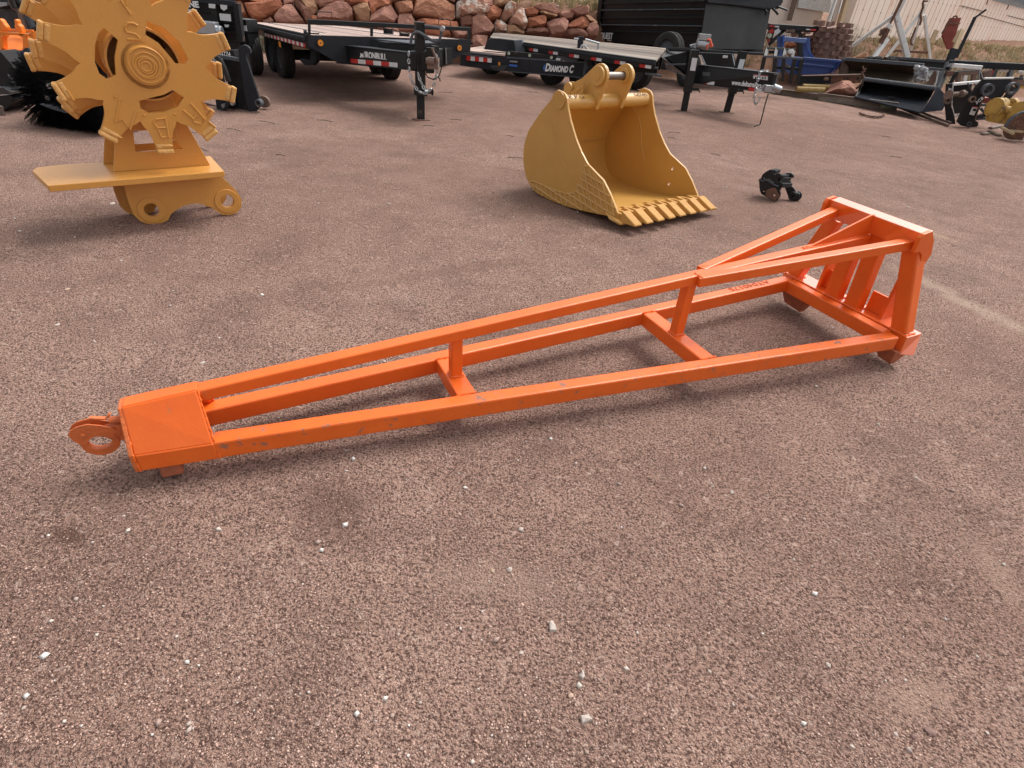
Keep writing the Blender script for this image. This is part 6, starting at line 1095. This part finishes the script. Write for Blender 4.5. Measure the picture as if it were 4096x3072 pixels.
mb = MB(); mb.tube([r6(a, b, 18.7) for a, b in ((1640, 960), (1690, 950), (1665, 900), (1670, 880))], .02, 6); mb.tube([r6(a, b, 18.7) for a, b in ((1670, 960), (1710, 900))], .02, 6); mb.tube([r6(a, b, 18.7) for a, b in ((1650, 970), (1685, 1050), (1660, 1100), (1610, 1150), (1580, 1170), (1520, 1200))], .035, 6); mb.tube([r6(a, b, 18.7) for a, b in ((1600, 1150), (1640, 1160), (1670, 1130), (1660, 1100))], .03, 6); mb.build('hook_chain', 'rust', sb)
for y_, lb, a0, a1, bb_ in ((18.8, 'upper mustard roll behind the boulder, with a white tag', 860, 1250, 1150), (18.5, 'lower mustard roll behind the boulder', 780, 1150, 1185)):
    mb = MB(); mb.cyl(r6(a0, bb_, y_), r6(a1, bb_+15, y_), .075, n=16); o = mb.build('tarp_roll', 'mustard', loc=r6(a0, bb_, y_).xy.to_3d(), smooth=True); tag(o, lb, 'tarp roll')
mb = MB(); p0 = at(3350+1240*.2049, 180+1200*.2049, z=.12)
for k, lb in ((0, 'front one of two thin rusty angle bars on the ground'), (1, 'rear one of two thin rusty angle bars on the ground')):
    mb = MB(); a_, b_ = at(3602+k*4, 428-k*12, z=.08), at(3795+k*8, 500-k*10, z=.04); mb.beam(a_, b_, .05, .03); mb.beam(a_-Vector((0, 0, .02)), b_-Vector((0, 0, .02)), .02, .06); tag(mb.build('angle_bar', 'brown', loc=a_.xy.to_3d()), lb, 'angle bar')
# blue grader box
bx = thing('blue_box_blade', 'dark blue box blade with an upright frame, between the black rack and the rusty drums', 'box blade', R1(1500, 1500, 20).xy.to_3d())
part('body', 'blue', bx, [R1(1170, 1290, 20), R1(2010, 1360, 20), R1(1960, 1450, 20), R1(1780, 1620, 20), R1(1500, 1650, 20), R1(1100, 1650, 20)], (.1, .6, 0)); bars('top_edge', 'blue', bx, [(R1(1170, 1290, 19.9), R1(2015, 1355, 19.9))], .07)
bars('fold_line', 'blue', bx, [(R1(1150, 1420, 19.95), R1(1850, 1490, 19.95))], .05); part('side', 'blue', bx, [R1(2010, 1360, 19.9), R1(2040, 1370, 20.4), R1(1850, 1640, 20.3), R1(1780, 1620, 19.9)], (0, .05, 0))
for p, q, w_ in (((650, 800, 20.3), (650, 1270, 20.2), .20), ((690, 790, 20.2), (735, 790, 20.2), .05), ((1210, 840, 20.3), (1230, 1290, 20.2), .20)): mb = MB(); mb.beam(R1(*p)+Vector((.04, 0, 0)), R1(*q)+Vector((.04, 0, 0)), w_, .08, (0, 1, 0)); mb.build('upright', 'blue', bx)
mb = MB(); mb.beam(R1(740, 860, 20.15), R1(1230, 905, 20.15), .10, .12); mb.build('cross_bar', mat('light_blue_paint', (.10, .16, .36), .4), bx); part('gusset', 'blue', bx, [R1(1270, 830, 20.2), R1(1280, 1090, 20.2), R1(1430, 1300, 20.2), R1(1200, 1290, 20.2), R1(1230, 840, 20.2)], (0, .05, 0)); bars('gusset_edge', 'ltblue', bx, [(R1(1280, 1085, 20.1), R1(1430, 1300, 20.1)), (R1(735, 800, 20.1), R1(735, 1150, 20.1))], .025)
part('lower_body', 'blue', bx, [R1(640, 1270, 20.3), R1(1160, 1270, 20.3), R1(1100, 1650, 20.2), R1(600, 1620, 20.2)], (0, .3, 0))
# black rail of a gooseneck with lamps
gk = thing('trailer_tailframe', 'black trailer frame with round lamps and striped top rail, right of the dump box', 'trailer frame', R1(450, 1040, 21.5).xy.to_3d())
bars('top_rail', 'black', gk, [(R1(390, 585, 21.4), R1(1470, 650, 21.6))], .20, .16)
for a, b, c, d, m_ in ((430, 560, 555, 600, 'red'), (555, 568, 645, 606, 'reflwhite'), (1245, 635, 1330, 668, 'reflwhite'), (1335, 640, 1465, 685, 'red')): part('reflector', m_, gk, [R1(a, b, 21.2), R1(c, b+7, 21.2), R1(c, d, 21.2), R1(a, d-6, 21.2)], (0, .02, 0), bevel=0)
part('post', 'black', gk, [R1(440, 610, 21.4), R1(560, 620, 21.4), R1(480, 960, 21.4), R1(430, 1040, 21.4), R1(350, 900, 21.4)], (0, .10, 0)); mb = MB(); mb.beam(R1(760, 660, 21.5), R1(420, 980, 21.45), .10, .08, (0, 1, 0)); mb.build('brace', 'black', gk); mb = MB(); mb.beam(R1(1080, 660, 21.5), R1(1120, 850, 21.5), .10, .08, (0, 1, 0)); mb.beam(R1(1120, 850, 21.55), R1(1110, 1250, 21.5), .16, .10, (0, 1, 0)); mb.build('post', 'black', gk)
part('lamp_panel', 'black', gk, [R1(780, 630, 21.45), R1(1080, 650, 21.45), R1(1060, 740, 21.45), R1(800, 730, 21.45)], (0, .04, 0))
for a, b, m_, r_ in ((478, 690, 'red', .065), (443, 790, 'lblgreen', .065), (407, 900, 'redpaint', .065), (830, 690, 'brown', .04), (903, 692, 'brown', .04), (970, 692, 'brown', .04)): mb = MB(); c = R1(a, b, 21.3); mb.cyl(c, c+Vector((0, .1, 0)), r_, n=18); mb.build('lamp', m_, gk)
mb = MB(); c = R1(605, 700, 21.2); mb.beam(c-Vector((.05, 0, .05)), c+Vector((.05, 0, .05)), .13, .02, (0, 1, 0)); mb.build('tag', 'paper', gk); bars('pale_strut', 'wood', gk, [(R1(325, 880, 20.5), R1(490, 1240, 20.4))], .10, .06)
# sheepsfoot drums
for (a0, b0, a1, b1, rad, y, lb) in ((1430, 740, 1440, 1330, .56, 22.8, 'left brown padfoot drum standing on end behind the blue blade'), (1860, 590, 1830, 1330, .42, 21.6, 'right brown padfoot drum, taller, next to the white leg')):
    top, bot = R1(a0, b0, y), R1(a1, b1, y); t = thing('padfoot_drum', lb, 'drum', bot.xy.to_3d(), 'padfoot drums'); mb = MB(); mb.cyl(bot-Vector((0, 0, .8)), top, rad, n=28); mb.build('shell', 'drum', t, smooth=True); mb = MB(); H = top.z-bot.z; rows = 6
    for r_ in range(rows+2):
        for k in range(9):
            an = (k+.5*(r_ % 2))*2*math.pi/9+.2; c = Vector((bot.x+(top.x-bot.x)*r_/rows, y, bot.z+H*(r_-.6)/rows)); d = Vector((math.cos(an), math.sin(an), 0)); s_ = Vector((-d.y, d.x, 0)); h_ = .075
            P = [c+d*rad*.97+s_*e*rad*.15+Vector((0, 0, f)) for e, f in ((-1, -h_), (1, -h_), (1, h_), (-1, h_))]; Q_ = [c+d*(rad+.17)+s_*e*rad*.10+Vector((0, 0, f*.8)) for e, f in ((-1, -h_), (1, -h_), (1, h_), (-1, h_))]; mb.hexa(P+Q_)
    o = mb.build('pads', 'drum', t)
# black slatted rack
rk = thing('slatted_rack', 'black slatted steel rack leaning beside the web address tongue', 'steel rack', R1(700, 1700, 18).xy.to_3d())
bars('top_bar', 'grey', rk, [(R1(300, 1245, 18), R1(1160, 1300, 18)), (R1(360, 1060, 18.3), R1(990, 1100, 18.3))], .05)
for i, (a, b, c, d) in enumerate(((320, 1260, 230, 1700), (560, 1270, 500, 1780), (750, 1290, 700, 1800), (990, 1300, 880, 1850), (1160, 1290, 1040, 1850), (380, 1070, 330, 1260), (590, 1080, 545, 1260), (780, 1090, 740, 1270), (970, 1110, 920, 1280))):
    mb = MB(); p, q = R1(a, b, 18.0+(.3 if b < 1200 else 0)), R1(c, d, 18.0); q.z = max(q.z, .02); mb.beam(p, q, .10, .035, (0, 1, 0)); mb.build('slat', 'black', rk)
bars('lower_bar', 'charcoal', rk, [(R1(560, 1490, 18.1), R1(1060, 1530, 18.1)), (R1(420, 1150, 18.3), R1(640, 1160, 18.3))], .07); bars('diagonal', 'brown', rk, [(R1(760, 1410, 18.2), R1(900, 1510, 18.2)), (R1(745, 1560, 18.2), R1(830, 1620, 18.2)), (R1(740, 1040, 18.4), R1(910, 1270, 18.4))], .05); mb = MB(); c = R1(900, 1145, 18.1); icorock(mb, c, .09, .06, .07, 3, 2, .05); mb.build('lamp', 'paper', rk)
bars('tine', 'brown', rk, [(R1(550+i*40, 1650+i*20, 17.9), R1(690, 1600+i*40, 17.9)) for i in range(4)], .02)
# ================================================================== left-hand equipment
lt = thing('dump_trailer', 'black ribbed dump trailer with white lettering behind the gold wheel', 'dump trailer', (-5.2, 12.5, 0))
L = lambda a, b, y=12.4, e=0: zL(a, b, y+e)
part('front_wall', 'black', lt, [L(-200, -120), L(875, -60), L(875, 40), L(890, 60), L(955, 650), L(940, 760), L(-200, 700)], (-.3, .12, 0))
bars('top_rim', 'charcoal', lt, [(L(-100, -60, 12.3), L(900, 62, 12.3))], .09)
for b0 in (180, 330, 470, 600, 740): part('panel_rib', 'black_dusty', lt, [L(60, b0-18, 12.3), L(870+b0*.1, b0, 12.3), L(870+b0*.1, b0+16, 12.3), L(60, b0+2, 12.3)], (0, .08, 0))
for a in (520, 850): part('post', 'black_dusty', lt, [L(a, 50, 12.25), L(a+80, 55, 12.25), L(a+150, 620, 12.25), L(a+70, 620, 12.25)], (0, .12, 0))
text('lettering', 'LINE', 'lettering', lt, L(118, 96, 12.2), L(320, 108, 12.2)-L(118, 96, 12.2), (0, 0, 1), .092, .002, 0, .005, width=.30)
part('white_stripe', 'paper', lt, [L(100, 128, 12.2), L(322, 142, 12.2), L(322, 172, 12.2), L(100, 158, 12.2)], (0, .01, 0), bevel=0)
for pts, m_ in (([(495, 55), (590, 62), (590, 125), (500, 115)], 'paper'), ([(665, 68), (765, 78), (765, 130), (720, 158), (675, 128)], 'paper'), ([(650, 198), (815, 210), (825, 315), (668, 300)], 'paper'), ([(725, 362), (795, 365), (785, 402), (740, 402)], 'paper')): part('sticker', m_, lt, [L(a, b, 12.2) for a, b in pts], (0, .01, 0), bevel=0)
mb = MB(); c = L(420, 390, 12.0); mb.box(c.x-.26, c.x+.26, c.y-.1, c.y+.1, c.z-.12, c.z+.09); mb.cyl(c+Vector((-.3, 0, -.05)), c+Vector((.34, 0, -.05)), .09, n=16); mb.build('winch', 'galv', lt, bevel=.02); mb = MB(); mb.tube([L(a, b, 12.1) for a, b in ((150, 340), (180, 335), (185, 370), (215, 415))], .02, 6); mb.build('hook', 'galv', lt)
part('side_box', 'black', lt, [L(905, 270, 12.9), L(1040, 290, 12.9), L(1075, 480, 12.9), L(940, 470, 12.9)], (.1, .3, 0)); part('pale_label', 'lblgreen', lt, [L(915, 318, 12.85), L(975, 325, 12.85), L(1000, 448, 12.85), L(935, 440, 12.85)], (0, .01, 0), bevel=0); part('side_reflector', 'reflwhite', lt, [L(1005, 380, 12.85), L(1050, 378, 12.85), L(1062, 460, 12.85), L(1020, 455, 12.85)], (0, .01, 0), bevel=0)
part('side_wall', 'black_dusty', lt, [L(880, 210, 12.6), L(1050, 300, 14.5), L(1050, 330, 14.5), L(905, 290, 12.6)], (0, .1, 0)); part('rear_fender', 'black', lt, [L(950, 480, 12.9), L(1060, 480, 12.9), L(1110, 700, 12.9), L(960, 690, 12.9)], (.1, .3, 0))
wheel(lt, (-6.05, 13.3, .40), (.8, .6, 0), .40, .26); wheel(lt, (-6.6, 14.1, .40), (.8, .6, 0), .40, .26)
part('black_tongue', 'black_dusty', lt, [L(600, 745, 11.6), L(860, 740, 11.6), L(890, 840, 11.6), L(600, 830, 11.6)], (0, .3, 0)); text('painted_numbers', '63774', 'lettering', lt, L(645, 822, 11.5), (1, .05, 0), (0, 0, 1), .075, .002, width=.21)
pf_ = thing('pusher_attachment', 'dark grey attachment with tall tapered hook plate and hoses, right of the gold wheel', 'attachment', (-4.6, 9.6, 0))
K = lambda a, b, e=0: zL(a, b, 9.45+e)
hk_ = [(935, 760), (932, 720), (960, 680), (1010, 662), (1060, 675), (1100, 715), (1118, 780), (1100, 812), (1085, 790), (1075, 750), (1045, 740), (1035, 790), (1045, 850), (1090, 980), (1160, 1210), (1280, 1570), (1250, 1590), (1200, 1640), (1085, 1650), (1060, 1560), (1010, 1300), (970, 1010), (945, 860)]
part('hook_plate', 'charcoal', pf_, [K(a, b) for a, b in hk_], (-.02, .09, 0), 'tall tapered hook plate'); mb = MB(); c = K(1222, 1522, -.05); mb.cyl(c, c+Vector((.01, .08, 0)), .055, n=18, hole=.03); mb.build('pin_ring', 'grey', pf_); mb = MB(); c = K(1310, 1505, .25); mb.cyl(c, c+Vector((0, .06, 0)), .085, n=20); mb.build('foot_disc', 'brown', pf_)
part('back_sheet', 'black_dusty', pf_, [K(700, 870, .15), K(960, 890, .1), K(1070, 1640, .05), K(860, 1590, .2)], (0, .04, 0)); bars('cross_bar', 'grey', pf_, [(K(610, 822, .1), K(945, 880, 0))], .05)
part('box_post', 'charcoal', pf_, [K(545, 900, -.1), K(635, 905, -.1), K(680, 1200, -.1), K(720, 1640, -.1), K(610, 1600, -.1), K(560, 1150, -.1)], (0, .12, 0)); part('top_box', 'black_dusty', pf_, [K(440, 890, 0), K(560, 900, 0), K(570, 1060, 0), K(430, 1030, 0)], (0, .3, 0)); part('lower_sheet', 'brown', pf_, [K(400, 1500, .1), K(620, 1560, .1), K(880, 1580, .1), K(880, 1600, .1), K(640, 1640, .1), K(430, 1660, .1)], (0, .05, 0))
for a, b in ((610, 968), (838, 1528), (708, 1562)): c = K(a, b, -.15); mb = MB(); mb.cyl(c, c+Vector((0, .08, 0)), .03, n=8); mb.build('bolt_head', 'galv', pf_)
mb = MB(); mb = MB(); mb.tube([K(a, b, -.12) for a, b in ((600, 830), (660, 880), (715, 980), (760, 1090), (790, 1200))], .038, 8); mb.tube([K(a, b, -.12) for a, b in ((800, 1480), (760, 1570), (720, 1620), (660, 1650))], .035, 8); mb.build('hydraulic_hose', 'rubber', pf_, smooth=True)
part('side_bracket', 'black', pf_, [K(690, 1300, 0), K(870, 1330, 0), K(890, 1590, 0), K(790, 1600, 0), K(700, 1460, 0)], (0, .1, 0))
# broom
Z = lambda a, b, y=7.6: at(a*.3618, b*.3618, y=y)
bm_ = thing('rotary_broom', 'black rotary sweeper broom behind the gold wheel, bristles touching the ground', 'sweeper broom', (-5.6, 7.7, 0))
mb = MB(); rg = random.Random(5); c0_ = Z(620, 1010, 7.7); ax = Vector((1, -.15, 0)).normalized()
for k in range(13000):
    u = rg.uniform(-.10, 1.05); t = rg.uniform(0, 6.283); d = Vector((0, math.cos(t), math.sin(t))); d = (d+ax*rg.uniform(-.30, .15)).normalized(); b_ = c0_+ax*u+d*.16; ln_ = .36*rg.uniform(.88, 1.03); e = b_+d*ln_+Vector((0, 0, -.05))
    if e.z < .0: e.z = .003+.02*rg.random()
    s_ = d.cross(ax).normalized()*.0035+ax*.002; kk = len(mb.v); mb.v += [tuple(b_-s_), tuple(b_+s_), tuple(e+s_), tuple(e-s_)]; mb.f.append((kk, kk+1, kk+2, kk+3))
mb.build('bristles', 'bristle', bm_); mb = MB(); mb.cyl(c0_-ax*.05, c0_+ax*1.05, .17, n=24); mb.build('core', 'black', bm_)
mb = MB(); P_ = [Z(a, b, 7.25) for a, b in ((465, 930), (600, 915), (760, 960), (760, 1180), (620, 1180), (490, 1130), (455, 1030))]; ext(mb, P_, (0, .1, 0)); mb.build('end_housing', 'charcoal', bm_, bevel=.02); part('guard_strip', 'grey', bm_, [Z(430, 1150, 7.15), Z(470, 1145, 7.15), Z(760, 1230, 7.15), Z(740, 1255, 7.15), Z(560, 1205, 7.15)], (0, .1, 0))
part('hood', 'charcoal', bm_, [Z(250, 580, 7.5), Z(270, 530, 7.5), Z(310, 530, 7.5), Z(400, 800, 7.4), Z(360, 790, 7.4), Z(300, 690, 7.45)], (.0, .5, 0))
for a, b in ((540, 955), (525, 1085)): mb = MB(); c = Z(a, b, 7.2); mb.cyl(c, c+Vector((0, .05, 0)), .03, n=6); mb.build('bolt', 'galv', bm_)
ar = thing('loader_arm', 'scratched black attachment arm at the left edge beside the broom', 'attachment', (-7.0, 8.2, 0))
part('curved_plate', 'black_dusty', ar, [Z(-30, 560, 8.0), Z(10, 580, 8.0), Z(100, 680, 8.0), Z(200, 820, 8.0), Z(190, 960, 8.0), Z(100, 1040, 8.0), Z(-30, 940, 8.0)], (0, .3, 0)); bars('scratch', 'grey', ar, [(Z(85, 820, 7.95), Z(180, 925, 7.95)), (Z(90, 840, 7.95), Z(170, 945, 7.95))], .01)
part('shoe', 'glassdark', ar, [Z(-30, 960, 7.8), Z(40, 970, 7.8), Z(120, 1020, 7.8), Z(110, 1040, 7.8), Z(-30, 1050, 7.8)], (0, .3, 0)); part('lower_part', 'black', ar, [Z(-30, 1060, 7.9), Z(110, 1050, 7.9), Z(170, 1100, 7.9), Z(90, 1190, 7.9), Z(20, 1230, 7.9), Z(-30, 1230, 7.9)], (0, .4, 0)); mb = MB(); mb.beam(Z(0, 1170, 7.7), Z(30, 1300, 7.7), .05, .04, (0, 1, 0)); mb.build('strut', 'oldwood', ar)
tb_ = thing('orange_bucket', 'bright orange open bucket with bolt-on teeth, on the blue base at the left edge', 'bucket', (-9.0, 11, 0))
Y1 = lambda a, b, e=0: at(a*.3618, b*.3618, y=11.0+e)
part('back_sheet', 'brightorange', tb_, [Y1(20, 360, .5), Y1(250, 370, .5), Y1(250, 550, .1), Y1(10, 540, .1)], (0, .04, 0)); part('floor', 'brightorange', tb_, [Y1(10, 545), Y1(250, 552), Y1(250, 535, .5), Y1(10, 530, .5)], (0, 0, -.03))
for q in ([(-60, 360), (40, 365), (50, 400), (22, 420), (30, 540), (5, 545), (-60, 540)], [(205, 370), (270, 375), (310, 470), (312, 530), (250, 556), (248, 420), (215, 400)], [(318, 360), (365, 345), (368, 440), (318, 405)]): part('side_rib', 'brightorange', tb_, [Y1(a, b, -.02) for a, b in q], (0, .12, 0))
bars('top_edge', 'brightorange', tb_, [(Y1(0, 362), Y1(370, 392)), (Y1(70, 330, .4), Y1(370, 345, .4))], .04)
for q in ([(-30, 200), (10, 215), (40, 260), (70, 300), (75, 350), (0, 355), (-30, 340)], [(148, 220), (165, 208), (190, 230), (195, 265), (225, 290), (245, 350), (250, 380), (195, 378), (180, 340), (150, 290), (160, 270)]): part('tooth', 'brightorange', tb_, [Y1(a, b, .05) for a, b in q], (0, .10, 0), bevel=.02)
bs = thing('blue_stand', 'blue steel base under the orange bucket', 'steel base', (-8.8, 11, 0)); part('top_plate', 'blue', bs, [Y1(-30, 555), Y1(260, 560), Y1(272, 640), Y1(20, 635), Y1(-30, 560)], (0, .3, 0)); part('lower_plate', 'blue', bs, [Y1(20, 640, .1), Y1(280, 640, .1), Y1(250, 690, .1), Y1(60, 680, .1)], (0, .3, 0), 'shaded lower plate'); bars('leg', 'grey', bs, [(Y1(188, 690, .2), Y1(178, 900, .2))], .05)
en = thing('parked_machine', 'dark machine with grey housing and hoses cut by the top left corner of the photo', 'machine', (-10.5, 12.5, 0)); N_ = lambda a, b, e=0: at(a*.3618, b*.3618, y=12.5+e)
part('housing', 'greysheet', en, [N_(-60, -60), N_(150, -60), N_(130, 60), N_(60, 90), N_(-60, 100)], (0, .5, 0)); part('engine_bay', 'glassdark', en, [N_(-60, 60, .2), N_(330, 0, .2), N_(360, 330, .2), N_(-60, 360, .2)], (0, .3, 0)); mb = MB(); mb.tube([N_(a, b, -.1) for a, b in ((110, -20), (150, 80), (215, 120), (235, 180), (270, 300), (285, 330))], .05, 8); mb.build('arm_hose', 'brown', en, smooth=True)
mb = MB(); mb.tube([N_(a, b, -.15) for a, b in ((120, -40), (135, 20), (165, 90))], .05, 8); mb.tube([N_(a, b, -.05) for a, b in ((180, -20), (230, 40), (300, 60))], .06, 8); mb.build('rubber_hose', 'rubber', en, smooth=True); part('guard_plate', 'grey', en, [N_(240, 90, -.1), N_(300, 120, -.1), N_(360, 300, -.1), N_(350, 330, -.1), N_(260, 180, -.1)], (0, .1, 0)); part('bright_lid', 'galv', en, [N_(-60, 20, -.1), N_(70, 30, -.1), N_(80, 60, -.1), N_(-60, 90, -.1)], (0, .1, 0))
bb2 = thing('black_base', 'black machine body filling the gap behind the gold wheel', 'machine body', (-8.3, 12.6, 0)); part('body', 'black', bb2, [at(130, -60, y=12.8), at(420, -60, y=12.8), at(420, 300, y=12.8), at(130, 300, y=12.8)], (0, .5, 0)); bars('hose', 'rubber', bb2, [(at(330, 20, y=12.7), at(420, 60, y=12.7))], .04)
# twigs and straws on the gravel
rg = random.Random(12); mb = MB()
for i in range(26): 
    p = at(rg.uniform(600, 3600), rg.uniform(360, 640), z=.012); a = rg.uniform(-.5, .5); l = rg.uniform(.08, .3); mb.tube([p, p+Vector((math.cos(a)*l*.5, math.sin(a)*l*.5, .01)), p+Vector((math.cos(a)*l, math.sin(a)*l, 0))], .005, 4)
struct(tag(mb.build('straw_litter', 'oldwood'), 'loose straws and twigs littering the gravel', 'litter'), 'stuff')
